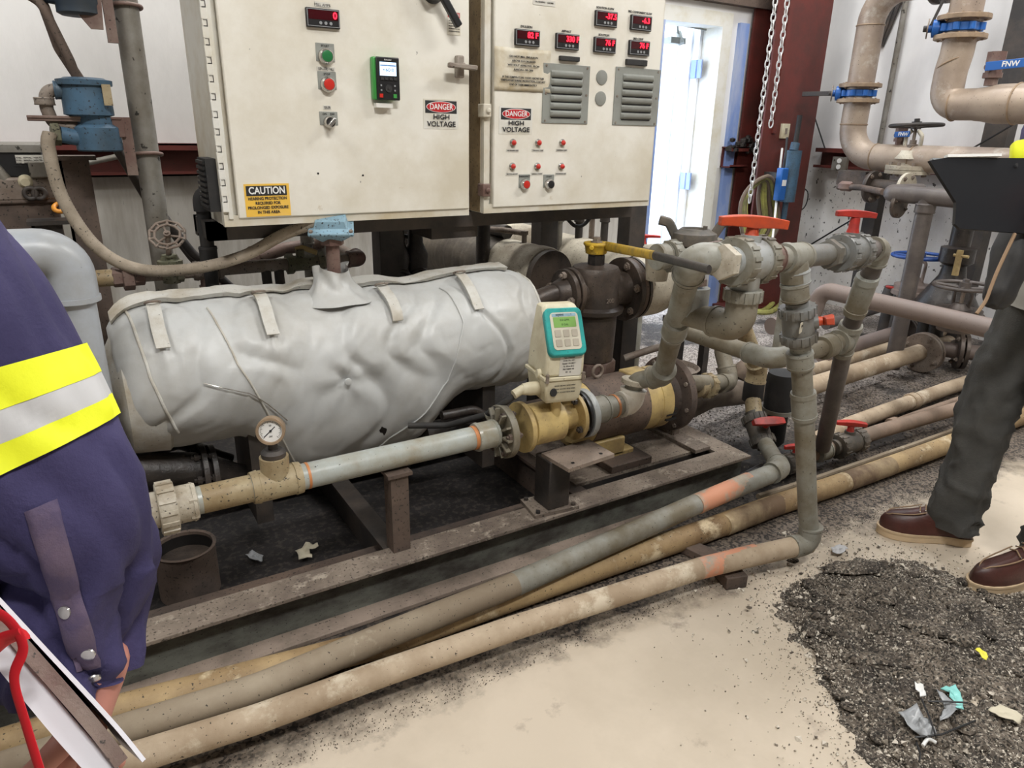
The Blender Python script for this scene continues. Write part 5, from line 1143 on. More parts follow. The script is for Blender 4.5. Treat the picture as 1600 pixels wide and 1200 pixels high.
# pale blue head on its stem
bh = uy(518, 362, 2.12); hd_ = thing('transmitter_head', 'pale blue angular transmitter head on a brown stem above the vessel', 'transmitter', (bh.x, 2.12, .80))
MB().cyl((bh.x, 2.12, .78), (bh.x, 2.12, bh.z - .02), .021, n=10).build('stem', M['iron_brown'], hd_); hexnut(hd_, (bh.x, 2.12, bh.z - .028), (0, 0, 1), .022, .036, M['iron_brown'])
T = Matrix.Translation((bh.x, 2.12, bh.z)) @ Matrix.Rotation(-.35, 4, 'Z') @ Matrix.Rotation(.38, 4, 'X')
def ring3(w, d, z): return [(-w, -d, z), (w, -d, z), (w, d, z), (-w, d, z)]
loftbox(MB(T), [ring3(.026, .026, -.022), ring3(.058, .045, .008), ring3(.066, .052, .012), ring3(.066, .052, .022), ring3(.050, .034, .024), ring3(.044, .028, .046), ring3(.040, .026, .048)]).build('housing', M['blue_light'], hd_, bevel=.004)
for sx_ in (-.057, .057):
    for sy_ in (-.043, .043): MB(T).lathe((sx_, sy_, .022), (0, 0, 1), [(0, .006), (.006, .006)], 8).build('screw', M['iron'], hd_)
# ------------------------------------------------------------------ pale plastic elbow pipe at left
YP = 2.0; v0 = uy(36, 405, YP); v1_ = uy(118, 390, YP); v2_ = uy(160, 700, YP)
v1_ = V(v2_.x, YP, v1_.z)
pp = thing('vent_pipe', 'thick pale blue-grey plastic pipe turning down through a big glossy elbow', 'pipe', (v2_.x, YP, ZS))
cyx = uy(123, 500, YP).x
MB().tube([V(cyx - .35, YP, v1_.z), V(cyx, YP, v1_.z), V(cyx, YP, ZS - .01)], .0445, .07, n=28).build('pipe', M['pvc_pale'], pp)
elbow(pp, V(cyx - .35, YP, v1_.z), V(cyx, YP, v1_.z), V(cyx, YP, ZS), .046, M['pvc_pale'], k=1.18, ext=1.15, bend=1.5)
sleeve(pp, V(cyx - .155, YP, v1_.z), dx, .05, .051, M['cream'])
# ------------------------------------------------------------------ engine panel far left
YE = 2.75; e_ = lambda px, py: uy(px, py, YE)
a = e_(-60, 228); b = e_(72, 276)
en = thing('burner_unit', 'black panelled burner unit with nameplate at far left behind the sleeve', 'machine', (a.x + .2, YE + .1, 0))
MB().bb((a.x, YE, b.z), (b.x, YE + .35, a.z)).build('black_panel', M['black'], en, bevel=.004)
MB().bb((a.x, YE - .006, a.z - .018), (b.x, YE + .35, a.z + .004)).build('panel_trim', M['galv'], en)
a2, b2_ = e_(23, 242), e_(70, 255); MB().bb((a2.x, YE - .002, b2_.z), (b2_.x, YE + .001, a2.z)).build('nameplate', M['label'], en)
for i in range(4): text('MODEL  SERIAL  VOLTS  HZ', V((a2.x + b2_.x) / 2, YE - .002, a2.z - .008 - i * .008), .004, M['txt'], en, 'lettering', w=.09)
c = e_(45, 262); MB().bb((c.x, YE - .03, c.z - .03), (c.x + .05, YE + .01, c.z + .02)).build('latch', M['galv'], en, bevel=.004)
a3, b3_ = e_(-60, 278), e_(95, 312); MB().bb((a3.x, YE - .02, b3_.z), (b3_.x, YE + .3, a3.z)).build('mid_casing', M['iron'], en, bevel=.008)
MB().lathe(e_(40, 284), (0, -1, 0), [(0, .022), (.02, .020), (.03, .012)], 20).build('cap', M['cream'], en)
MB().tube([e_(-20, 306), e_(30, 296), e_(80, 294)], .022, .05, flat=.5).tube([e_(-10, 262), e_(15, 290)], .02).build('linkage', M['galv'], en)
for px in (48, 62): MB().torus(e_(px, 301) - V(0, .03, 0), (0, 1, 0), .016, .007).build('pulley', M['steel_dark'], en)
a4, b4 = e_(-60, 314), e_(102, 372); MB().bb((a4.x, YE - .01, .0), (b4.x, YE + .32, a4.z)).bb((a4.x, YE - .02, a4.z - .012), (b4.x + .01, YE + .32, a4.z)).build('tank', M['galv_dark'] if 'galv_dark' in M else M['steel_brown'], en, bevel=.004)
MB().torus(e_(96, 322) - V(0, .04, 0), (-.1, -.5, .85), .022, .007).build('filler_ring', M['bright_orange'], en, label='orange filler ring')
for i, (pa_, pb_) in enumerate([((112, 250), (160, 470)), ((92, 350), (112, 520))]):
    y_ = 2.62; p = uy(*pa_, y_); q = uy(*pb_, y_)
    o = thing('steel_post', ['tall dark steel channel post behind the sagging hose', 'short black post beside the burner unit'][i], 'post', (q.x, y_, 0))
    MB().bb((q.x - .05, y_, 0), (q.x - .042, y_ + .06, p.z)).bb((q.x - .05, y_, 0), (q.x + .03, y_ + .008, p.z)).bb((q.x - .06, y_ - .02, p.z), (q.x + .05, y_ + .07, p.z + .012)).build('post', M['steel_brown'] if i == 0 else M['steel_dark'], o)
# ------------------------------------------------------------------ bucket
c = uz(292, 905, .0); bu_ = uz(290, 862, .185); R_ = .082; bx_, by_ = uz(293, 905, 0).x, 1.985
bk_ = thing('bucket', 'grimy open paint can half full of black liquid inside the skid', 'bucket', (bx_, by_, 0)); HB = .155
MB().lathe((bx_, by_, 0), (0, 0, 1), [(0, .078), (.004, R_), (HB - .004, R_), (HB, R_ + .004), (HB + .004, R_), (HB, R_ - .006), (HB - .01, R_ - .006)], 40, cap=False).build('can', M['cloth_tan'] if 0 else M['steel_brown'], bk_)
MB().lathe((bx_, by_, .01), (0, 0, 1), [(0, R_ - .008), (HB - .012, R_ - .005)], 40, cap=False).build('inner_wall', M['canin'], bk_)
MB().lathe((bx_, by_, HB - .045), (0, 0, 1), [(0, R_ - .007), (.0005, R_ - .007)], 40).build('liquid', M['valve_black'], bk_)
#@@PART7
# ------------------------------------------------------------------ right-hand pipework on the side wall
XA = 4.62; w = lambda px, py, x=XA: ux(px, py, x)
A1 = w(1322, 240); Az = w(1400, 247).z; top_ = w(1352, 5)
ay = A1.y - .02
pA = [w(1440, -6, XA), V(XA, ay, w(1352, -12).z), V(XA, ay, Az), V(XA, ay - 2.2, Az)]
pA[0] = V(XA, ay - .50, pA[1].z)
bp = thing('steam_main', 'large brown welded steel main with butterfly valve turning through an elbow on the side wall', 'pipe', (XA, ay, Az - .1))
MB().tube(pA, .083, .19, n=36).build('pipe', M['bigpipe'], bp)
def weld(root, p, d, r): return MB().torus(p, d, r, .005, 30, 8).build('weld_bead', M['bigflange'], root)
weld(bp, V(XA, ay, pA[1].z - .20), (0, 0, 1), .083); weld(bp, V(XA, ay, Az + .20), (0, 0, 1), .083); weld(bp, V(XA, ay - .20, Az), (0, 1, 0), .083); weld(bp, V(XA, ay - .46, Az), (0, 1, 0), .083)
for k_, s_ in enumerate((0, 1)): flange(bp, V(XA, ay - .40 - .06 * s_, pA[1].z), (0, 1, 0), .125, .03, M['valve_black'], 6, .014, M['iron'])
def butterfly(lab, c, axd, r, lev_a, lev_b, root_pipe, knob_dir):
    c = Vector(c); axd = Vector(axd).normalized(); b = thing('butterfly_valve', lab, 'valve', c - V(0, 0, .06))
    MB().lathe(c - axd * .024, axd, [(0, r * .98), (.006, r * 1.12), (.042, r * 1.12), (.048, r * .98)], 36).build('wafer_body', M['blue_valve'], b)
    x = perp(axd); y = axd.cross(x)
    for i in range(8):
        a = 2 * PI * i / 8 + .2; e = x * math.cos(a) + y * math.sin(a); MB().cyl(c + e * r * 1.16 - axd * .018, c + e * r * 1.16 + axd * .018, .018, n=12).build('lug', M['blue_valve'], b)
    for s_ in (-1, 1):
        flange(root_pipe, c + axd * s_ * .047, axd, r * 1.58, .024, M['bigflange'], 8, .012, M['bigflange'], blen=.04)
    kd = Vector(knob_dir).normalized(); kc = c + kd * r * 1.35
    MB().cyl(c + kd * r, kc, .035, n=18).lathe(kc, kd, [(0, .045), (.03, .045), (.035, .02), (.05, .02)], 20).build('neck', M['blue_valve'], b)
    MB().bar(kc + kd * .045, Vector(lev_b), .030, .014, kd).cyl(kc + kd * .03, kc + kd * .075, .016).build('lever', M['steel_dark'], b, bevel=.003)
    MB().lathe(kc + kd * .05, kd, [(0, .05), (.006, .05)], 12, ang=2 * PI).build('notch_plate', M['iron'], b)
    return b
bz = w(1340, 146).z
kdir = V(-.5, .75, 0)
butterfly('blue butterfly valve with a dark lever pointing left toward the red column', (XA, ay, bz), (0, 0, 1), .083, None, w(1254, 147, XA - .12), bp, kdir)
# gate valve on the main
gq = V(XA, ay - .72, Az); gq = V(XA - .02, w(1425, 245).y, Az)
zg_ = lambda py: w(1425, py).z
gvv = thing('gate_valve', 'grimy cream gate valve with yoke and black rimmed handwheel on the steel main', 'valve', gq)
MB().lathe(gq + V(0, 0, .0), (0, 0, 1), [(0, .09), (.05, .06)], 24).lathe(V(gq.x, gq.y, zg_(272)), (0, 0, 1), [(0, .13), (.022, .13), (.022, .125), (.026, .125), (.026, .13), (.05, .13), (.052, .07), (.09, .045)], 32).build('bonnet', M['jacket'], gvv)
for i in range(8):
    a = 2 * PI * i / 8; MB().cyl((gq.x + .105 * math.cos(a), gq.y + .105 * math.sin(a), zg_(272) - .015), (gq.x + .105 * math.cos(a), gq.y + .105 * math.sin(a), zg_(272) + .07), .010, n=6).build('bolt', M['iron'], gvv)
for s_ in (-1, 1): MB().tube([V(gq.x, gq.y + s_ * .035, zg_(250)), V(gq.x, gq.y + s_ * .05, zg_(225)), V(gq.x, gq.y + s_ * .05, zg_(212)), V(gq.x, gq.y + s_ * .02, zg_(204))], .012, .02, n=10).build('yoke_arm', M['jacket'], gvv)
MB().cyl((gq.x, gq.y, zg_(250)), (gq.x, gq.y, zg_(190)), .010, n=10).lathe((gq.x, gq.y, zg_(232)), (0, 0, 1), [(0, .03), (.02, .03), (.025, .02), (.05, .02)], 12).build('stem', M['iron'], gvv)
handwheel(gvv, (gq.x, gq.y, zg_(196)), (0, .05, 1), .145, M['steel_dark'], .011, 4)
# black flanged branch under the gate valve
fb = V(gq.x - .18, gq.y + .02, w(1400, 292).z)
fbb = thing('flanged_branch', 'black flanged stub below the gate valve with pale gasket ring', 'pipe fitting', fb - V(0, 0, .1))
flange(fbb, V(gq.x - .15, gq.y + .12, fb.z), (0, 1, 0), .10, .025, M['valve_black'], 6, .014, M['iron']); flange(fbb, V(gq.x - .15, gq.y - .10, fb.z), (0, 1, 0), .10, .02, M['jacket'], 6, .014, M['iron'])
MB().cyl((gq.x - .15, gq.y - .1, fb.z), (gq.x - .15, gq.y + .12, fb.z), .05).bb((gq.x - .2, gq.y + .15, fb.z + .0), (gq.x - .1, gq.y + .35, fb.z + .09)).build('stub', M['valve_black'], fbb)
# small red-brown ball valves with blue levers
def fnw(lab, c, s=1.0, ld=(0, -1, .05), ll=.14):
    c = Vector(c); b = thing('ball_valve', lab, 'valve', c)
    MB().lathe(c, (0, 0, 1), [(0, .026 * s), (.03 * s, .026 * s), (.03 * s, .038 * s), (.05 * s, .038 * s), (.05 * s, .032 * s), (.085 * s, .032 * s), (.085 * s, .037 * s), (.13 * s, .037 * s)], 8).cyl(c + V(0, 0, .07 * s), c + V(-.055 * s, 0, .07 * s), .014 * s).build('valve_body', M['iron_brown'], b)
    ld = Vector(ld).normalized(); q = c + V(-.055 * s, 0, .072 * s)
    MB().bar(q + V(0, 0, 0) - ld * .01, q + ld * ll * s, .034 * s, .006, (1, 0, 0)).build('lever', M['blue_valve'], b, bevel=.002)
    R_ = Matrix((Vector((0, -1, 0)), Vector((0, 0, 1)), Vector((-1, 0, 0)))).transposed()
    text('FNW', q + ld * ll * s * .55 + V(-.0036, 0, 0), .020 * s, M['txtw'], b, 'lettering', rot=R_, bold=.0008)
    return b
fnw('small brown ball valve with blue lever standing on the main behind the gate valve', V(XA, w(1405, 225).y, Az + .07), 1.0, ll=.09)
# second main, nearer
XB2 = 4.25; z2 = ux(1540, 163, XB2).z; y2 = ux(1470, 160, XB2).y - .02
bp2 = thing('steam_main', 'large brown steel main at upper right curving toward the viewer with blue butterfly valve', 'pipe', (XB2, y2, z2 - .1))
u_ = lambda px, py: ux(px, py, XB2)
t0 = u_(1510, 0); yy2 = u_(1500, 60).y
P2 = [V(XB2, yy2, 2.6), V(XB2, yy2, u_(1495, 84).z), V(XB2, y2, u_(1470, 112).z + .0), V(XB2, y2, z2), V(XB2, y2 - 1.6, z2)]
MB().tube(P2, .081, .17, n=36).build('pipe', M['bigpipe'], bp2)
MB().lathe(V(XB2, u_(1528, 160).y, z2), (0, -1, 0), [(0, .083), (.03, .085), (.10, .098), (.14, .098), (1.0, .098)], 36).build('reducer', M['bigpipe'], bp2)
weld(bp2, V(XB2, u_(1492, 160).y, z2), (0, 1, 0), .082); weld(bp2, V(XB2, u_(1590, 160).y, z2), (0, 1, 0), .099); weld(bp2, V(XB2, (yy2 + y2) / 2, u_(1484, 100).z), (0, .5, 1), .083)
butterfly('blue lug butterfly valve on the nearer steel main with dark lever slanting up', (XB2, yy2, u_(1504, 43).z), (0, 0, 1), .081, None, ux(1484, -20, XB2 - .05), bp2, V(-.45, .8, 0))
fnw('brown ball valve with long blue FNW lever above the reducer at right edge', V(XB2, u_(1548, 130).y, z2 + .09), 1.25, ll=.16)
# posts, conduits and outlets on the side wall
a = ux(1352, 400, 4.75); o = MB().bb((4.71, a.y - .045, 0), (4.79, a.y + .045, ux(1368, 268, 4.75).z)).build('steel_post', M['steel_dark'], label='black square steel post holding up the steam main beside the red column', cat='post')
a = ux(1575, 150, 4.95); MB().bb((4.90, a.y - .07, 0), (5.0, a.y + .07, 2.9)).build('steel_post', M['steel_dark'], label='tall dark steel post behind the nearer steel main at right', cat='post')
a = ux(1392, 130, 5.16); MB().cyl((5.16, a.y, 1.2), (5.16, a.y, 3.2), .019, n=12).build('conduit', M['galv'], label='thin grey vertical conduit fixed to the white side wall', cat='conduit')
a = ux(1312, 256, 5.08); ob_ = thing('outlet_box', 'metal box with two white sockets on the red girt of the side wall', 'outlet', a)
MB().bb((a.x - .01, a.y - .06, a.z - .05), (a.x + .02, a.y + .06, a.z + .05)).build('box', M['galv'], ob_)
for s_ in (-.022, .022): MB().lathe((a.x - .01, a.y, a.z + s_), (-1, 0, 0), [(0, .018), (.004, .018)], 18).build('socket', M['txtw'], ob_)
a = uy(1228, 205, 3.60); jb = thing('outlet_box', 'small tan electrical plate screwed to the red column', 'outlet', a)
MB().bb((a.x - .04, 3.60, a.z - .05), (a.x + .04, 3.625, a.z + .05)).build('plate', M['cream'], jb, bevel=.002); MB().bb((a.x - .01, 3.595, a.z - .02), (a.x + .01, 3.60, a.z + .02)).build('switch', M['iron'], jb)
# black wires on the wall
for i, pts in enumerate([[(1270, 135), (1258, 170), (1252, 215), (1240, 250)], [(1262, 160), (1262, 200), (1258, 225), (1240, 235)], [(1262, 150), (1290, 235)]]):
    MB().tube(catmull([ux(px, py, 5.12) for px, py in pts], 5), .006, n=6).build('wire', M['black'], label=['thick black wire hanging beside the red column on the side wall', 'looped black wire beside the thick hanging one', 'thin straight black wire slanting on the white side wall'][i], cat='wire')
MB().tube([ux(1262, 385, 4.9), ux(1345, 335, 4.9)], .006, n=6).build('wire', M['black'], label='thin dark rod slanting up behind the orange handle to the black post', cat='rod')
MB().tube([ux(1512, 236, 4.9), ux(1600, 185, 4.5)], .006, n=6).build('wire', M['black'], label='thin dark wire slanting above the black tablet', cat='wire')
MB().tube(catmull([ux(1245, 290, 5.1), ux(1262, 300, 5.1), ux(1256, 325, 5.1), ux(1232, 335, 5.1)], 6), .005, n=6).build('wire', M['black'], label='thin looped wire below the girt beside the blue cylinder', cat='wire')
# blue cylinder, blue device, pale rod on the column
a = uy(1240, 235, 3.42); b_ = uy(1228, 315, 3.42); kc_ = (a + b_) / 2; cyl_ = thing('hydraulic_cylinder', 'faded blue hydraulic cylinder hanging upright at the red column', 'cylinder', b_)
MB().cyl(b_, a, .058, n=24).cyl(a, a + V(.01, 0, .05), .03).cyl(b_ - V(0, 0, .12), b_, .02).build('barrel', M['blue_paint'], cyl_); MB().bb((kc_.x - .03, 3.44, kc_.z - .02), (kc_.x + .03, 3.625, kc_.z + .02)).build('wall_clip', M['steel_dark'], cyl_); MB().cyl(a + V(.01, 0, .05), uy(1250, 180, 3.42), .018, n=10).build('hose_end', M['rubber'], cyl_)
a = uy(1221, 288, 3.40); bd_ = thing('blue_device', 'small bright blue instrument with white label on the red column', 'instrument', a - V(0, 0, .1)); MB().bb((a.x - .035, 3.38, a.z - .11), (a.x + .035, 3.43, a.z + .11)).build('case', M['blue_valve'], bd_, bevel=.008); MB().bb((a.x - .02, 3.377, a.z - .01), (a.x + .02, 3.38, a.z + .03)).build('label_plate', M['txtw'], bd_); MB().tube([a + V(0, 0, .1), a + V(.0, 0, .17), uy(1230, 215, 3.45)], .008, .03, n=8).build('cord', M['rubber'], bd_)
pt_ = uy(1222, 232, 3.615); pq_ = uy(1203, 412, 3.2); MB().tube([pt_, pq_], .008, n=8).build('pale_rod', M['txtw'], label='thin pale rod leaning beside the blue device at the column', cat='rod')
# chains
def chain(lab, a, b):
    a, b = Vector(a), Vector(b); L_ = (a - b).length; n = int(L_ / .040); d = (b - a).normalized(); mb = MB()
    for i in range(n):
        c = a + d * (L_ * (i + .5) / n); s_ = V(.85, -.5, 0) if i % 2 else V(.35, .9, 0); s_ = (s_ - d * s_.dot(d)).normalized()
        pts = [c + d * (.027 * math.sin(t)) * 1 + s_ * (.0125 * math.cos(t)) for t in [2 * PI * k / 10 for k in range(10)]]
        mb.tube(pts, .0042, n=6, closed=True)
    return mb.build('hanging_chain', M['chainm'], label=lab, cat='chain')
a = uy(1206, -10, 3.1); b_ = uy(1171, 316, 3.1); a = V(b_.x, 3.1, 2.55); chain('longer galvanized chain hanging down to the yellow hose coil', a, b_)
b_ = uy(1204, 198, 3.1); chain('shorter galvanized chain hanging in front of the red column', V(b_.x, 3.1, 2.55), b_)
# hose coil
hc = uy(1178, 330, 3.52); R_ = random.Random(3)
coil = thing('hose_coil', 'coiled yellow-green hose hanging on the back wall beside the doorway', 'hose', hc - V(0, 0, .25))
for i in range(7):
    sx_, sz_, dxx = .07 + .022 * i, .20 + .008 * i, R_.uniform(-.02, .02)
    MB().tube([hc + V(dxx + sx_ * math.cos(t), -.012 * i + .02 * math.sin(3 * t), sz_ * math.sin(t) - .02 * abs(math.cos(t))) for t in [2 * PI * k / 36 for k in range(36)]], .013, n=8, closed=True).build('hose_loop', M['hosegreen'] if i % 3 else M['clay'], coil)
fh = catmull([uz(1215, 435, .04), uz(1170, 478, .015), uz(1190, 486, .015), uz(1208, 470, .03), uz(1180, 462, .03), uz(1150, 480, .015), uz(1200, 488, .015), uz(1225, 470, .015)], 8)
MB().tube(fh, .02, n=8).build('floor_hose', M['hosegreen'], label='pale yellow-green hose lying on the gravel floor behind the three-way valve', cat='hose')
# dirt heap and rags on the girt by the door, white hook
dg = uy(1165, 235, 3.82); mb = MB()
for i in range(26): mb.sph(dg + V(R_.uniform(-.16, .16), R_.uniform(-.03, .03), R_.uniform(-.02, .10) * (1 - abs(R_.uniform(-1, 1)) * .5)), R_.uniform(.012, .035), 6, (1.3, 1, .8))
mb.build('dirt_clumps', M['blacktar'], label='black grime clumps piled on the red girt beside the door', cat='dirt', kind='stuff')
# ------------------------------------------------------------------ pipes at right, middle distance
X3 = 3.9; m3 = lambda px, py: ux(px, py, X3)
mz = m3(1450, 307).z; my = m3(1388, 303).y
mv = thing('process_pipe', 'dark mauve pipe with a rounded end and upright leg below the tablet', 'pipe', (X3, my, 0))
MB().tube([V(X3 + .3, my, mz), V(X3, my, mz), V(X3, my - 1.5, mz)], .045, .05, n=24).build('pipe', M['mauve'], mv)
ly = m3(1432, 390).y; MB().tube([V(X3, ly, mz), V(X3, ly, .05)], .043, n=24).build('upright_leg', M['mauve'], mv)
sleeve(mv, V(X3, ly, mz - .06), (0, 0, 1), .05, .05, M['mauve'])
flange(mv, V(X3 + .02, my - .06, mz - .06), (0, 1, 0), .07, .02, M['valve_black'], 4, .010)
MB().tube([ux(1310, 292, 4.2), ux(1345, 293, 4.15), ux(1380, 300, 4.0)], .018, n=12).build('feeder_pipe', M['steel_brown'], mv)
hexnut(mv, ux(1322, 291, 4.18), (0, 1, 0), .08, .03, M['iron_brown'])
# long mauve pipe with return bend
X4 = 3.35; q = ux(1300, 462, X4); q2 = ux(1545, 502, X4); z4 = (q.z + q2.z) / 2
rb_ = thing('process_pipe', 'long dusty mauve pipe with a return bend crossing behind the slanting drop', 'pipe', (X4, q.y, z4))
yb_ = ux(1278, 470, X4).y
MB().tube([V(X4 - .35, yb_, z4 - .16), V(X4 - .02, yb_ + .0, z4 - .16), V(X4, yb_, z4), V(X4, q2.y - 1.2, z4 - .02)], .044, .075, n=24).build('pipe', M['mauve_light'], rb_)
sp_ = [uz(1290, 508, .16), uz(1380, 480, .16), uz(1470, 452, .16)]
MB().tube(sp_, .03, n=16).build('process_pipe', M['mauve'], label='dark narrower pipe low behind the long mauve pipe', cat='pipe')
# flanged floor lines
def fline(lab, pts, r, m, fl, R, mf):
    rt = thing('flanged_pipe', lab, 'pipe', (pts[0].x, pts[0].y, .0)); MB().tube(pts, r, .1, n=20).build('pipe', m, rt)
    for p, nb in fl: flange(rt, p, pts[-1] - pts[0], R, .022, mf, nb, .013, M['iron'], blen=.06)
    return rt
a, b_ = uz(1285, 556, .12), uz(1470, 498, .12); d_ = (b_ - a).normalized(); f1 = uz(1408, 518, .12)
fline('tan flanged pipe furthest back on the floor at right', [a, b_], .045, M['mauve_light'], [(f1, 4), (f1 + d_ * .03, 0), (f1 + d_ * .30, 4)], .10, M['mauve'])
mv2 = MB().lathe(f1 + d_ * .05, d_, [(0, .05), (.04, .09), (.16, .09), (.22, .05)], 20).build('valve_body', M['blacktar'], label='black valve body between two flanges on the rear floor line', cat='valve')
a, b_ = uz(1262, 580, .07), uz(1500, 510, .07); fline('cream floor pipe in the middle of the three flanged lines', [a, b_], .033, M['pvc_dusty'], [(uz(1478, 517, .07), 4)], .085, M['mauve_light'])
a, b_ = uz(1255, 607, .12), uz(1470, 540, .12); f3 = uz(1440, 551, .12); d_ = (b_ - a).normalized()
fl3 = fline('cream floor pipe nearest of the three flanged lines ending in a large flange', [a, b_, b_ + d_ * .1], .047, M['pvc_dusty'], [(f3, 4), (f3 + d_ * .03, 0)], .115, M['iron'])
pd_ = V(.6, -.8, 0); fe = f3 + d_ * .16
MB().tube([fe, fe + pd_ * .35], .045, n=20).build('branch', M['mauve_light'], fl3); flange(fl3, fe + pd_ * .12, pd_, .105, .022, M['valve_black'], 4, .013, M['iron'], blen=.06); flange(fl3, fe + pd_ * .15, pd_, .105, .022, M['valve_black'], 0)
# gate valves at right
def gate(lab, base, wz, R, mwheel, mb_, cat='valve'):
    base = Vector(base); g_ = thing('gate_valve', lab, cat, base)
    h_ = wz - base.z
    MB().lathe(base, (0, 0, 1), [(0, .09), (h_ * .30, .085), (h_ * .32, .12), (h_ * .40, .12), (h_ * .41, .11), (h_ * .49, .11), (h_ * .5, .06), (h_ * .62, .03)], 28).build('bonnet', mb_, g_)
    for s_ in (-1, 1): MB().tube([base + V(0, s_ * .04, h_ * .55), base + V(0, s_ * .045, h_ * .9), base + V(0, 0, h_ * .93)], .010, .02, n=8).build('yoke_arm', mb_, g_)
    MB().cyl(base + V(0, 0, h_ * .5), base + V(0, 0, h_ * 1.04), .010, n=10).build('stem', M['iron'], g_)
    handwheel(g_, base + V(0, 0, h_), (0, 0.02, 1), R, mwheel, R * .07, 4)
    return g_
a = ux(1438, 400, 4.35); gate('gate valve with bright blue handwheel half hidden by the mauve upright', V(4.35, a.y, .28), a.z, .15, M['blue_wheel'], M['mauve_light'])
a = ux(1508, 447, 4.0); gate('dark gate valve with grey spoked handwheel beside the person in grey trousers', V(4.0, a.y, .32), a.z, .145, M['mauve'], M['valve_black'])
a = ux(1500, 380, 4.3); dv = thing('control_valve', 'black bell-shaped valve with yellow position strip below the tablet', 'valve', (4.3, a.y, .2))
MB().lathe((4.3, a.y, .25), (0, 0, 1), [(0, .05), (.10, .17), (.13, .17), (.2, .13), (.30, .07), (.36, .06), (.38, .09), (.46, .09), (.47, .055), (.60, .055)], 28).build('body', M['blacktar'], dv)
MB().lathe((4.3, a.y, .86), (0, 0, 1), [(0, .05), (.18, .05)], 20).tube([V(4.3, a.y, .98), V(4.3, a.y - .35, .98), V(4.3, a.y - .36, .6)], .04, .06).build('pipe', M['brass_green'], dv)
c = ux(1497, 408, 4.2); MB().bb((c.x - .01, c.y - .014, c.z - .08), (c.x + .01, c.y + .014, c.z + .06)).cyl(c + V(0, -.05, .03), c + V(0, .03, .03), .008).build('position_strip', M['yellow_dirty'], dv)
mb = MB(); cx_ = ux(1420, 470, 4.4)
dk = thing('pipe_manifold', 'cluster of small dark fittings and a red tap low against the side wall', 'pipe fitting', (4.4, cx_.y, 0))
for i, (px, py) in enumerate([(1395, 455), (1410, 460), (1455, 470), (1470, 480)]):
    p = ux(px, py, 4.4); MB().lathe((4.4, p.y, .03), (0, 0, 1), [(0, .05), (p.z - .06, .04), (p.z - .05, .06), (p.z, .05)], 14).build('fitting', M['steel_dark'], dk)
p = ux(1394, 450, 4.3); MB().torus(p, (.3, 0, 1), .03, .008).build('red_tap', M['red'], dk)
MB().tube([ux(1340, 470, 4.5), ux(1400, 462, 4.4), ux(1470, 475, 4.3)], .025, .05).build('cross_pipe', M['steel_dark'], dk)
# ------------------------------------------------------------------ dark strainer with eared cap
a = uy(1085, 366, 1.85); sr_ = thing('camlock_strainer', 'dark round strainer with two raised cam ears behind the orange-handled valve', 'strainer', (a.x, 1.85, a.z - .2))
MB().lathe((a.x, 1.85, a.z - .16), (0, 0, 1), [(0, .04), (.04, .066), (.12, .066), (.125, .078), (.145, .082), (.165, .078), (.175, .055), (.18, .05), (.18, .045), (.172, .043)], 32).build('body', M['rubber_grey'], sr_)
for s_ in (-1, 1):
    e = V(.85, -.52, 0) * s_; c = V(a.x, 1.85, a.z); MB().tube([c + e * .066 - V(0, 0, .01), c + e * .095 + V(0, 0, .04), c + e * .13 + V(0, 0, .048)], .017, .02, n=8, flat=.5).build('cam_ear', M['rubber_grey'], sr_)
MB().cyl((a.x + .03, 1.83, a.z + .01), (a.x + .03, 1.83, a.z + .03), .008).build('vent_knob', M['rubber_grey'], sr_)
for s_ in (-1, 1): union(sr_, V(a.x + s_ * .10, 1.85, a.z - .07), (1, 0, 0), .035, .055, M['pvc'], 12); 
MB().cyl((a.x - .14, 1.86, a.z - .07), (a.x + .3, 1.84, a.z - .07), .03).build('pipe', M['pvc'], sr_)
sleeve(sr_, V(a.x - .145, 1.855, a.z - .07), (1, 0, 0), .05, .045, M['pvc'])
a = uy(1030, 388, 2.0); MB().lathe((a.x, 2.0, a.z - .12), (0, 0, 1), [(0, .04), (.09, .05), (.11, .062), (.125, .06), (.13, .05)], 28).build('round_cap', M['jacket'], label='pale round cap behind the yellow lever', cat='cap')
a = uy(1005, 371, 2.7); rh = thing('red_handle_valve', 'dull red tee handle just below the right end of the cabinet', 'valve', a - V(0, 0, .06)); tee_handle(rh, a - V(0, 0, .03), (0, 0, 1), (.85, -.5, 0), .17, M['red'], w=.04); MB().lathe(a - V(0, 0, .16), (0, 0, 1), [(0, .05), (.1, .05), (.13, .02)], 18).build('valve_body', M['pvc'], rh); MB().cyl((a.x, a.y, 0), a - V(0, 0, .1), .03).build('riser', M['pvc'], rh)
# stand legs and bowl between pump and gravel
a = uz(1065, 575, 0); st_ = thing('pipe_stand', 'thin black pipe stand legs behind the leaning outlet riser', 'stand', (2.5, 2.3, 0))
for px, y_ in ((1060, 2.45), (1100, 2.35), (1215, 2.1)):
    p = uy(px, 545, y_); MB().bb((p.x - .018, y_ - .018, 0), (p.x + .018, y_ + .018, p.z + (.1 if px < 1200 else .35))).build('leg', M['steel_dark'] if px < 1200 else M['pvc'], st_)
p = uy(1060, 530, 2.45); MB().bb((p.x - .1, 2.33, p.z + .10), (p.x + .3, 2.47, p.z + .13)).build('top_bar', M['steel_dark'], st_)
a = uy(1055, 575, 2.15); bw = thing('pan', 'dark open drip pan with rusty residue behind the pump flange', 'pan', a - V(0, 0, .12))
MB().lathe((a.x, 2.15, a.z - .14), (0, 0, 1), [(0, .06), (.14, .10), (.145, .108), (.15, .10), (.13, .09), (.12, .02)], 32, cap=False).build('pan_body', M['iron'], bw); MB().lathe((a.x, 2.15, a.z - .02), (0, 0, 1), [(0, .088), (.002, .088)], 24).build('residue', M['clay'], bw)
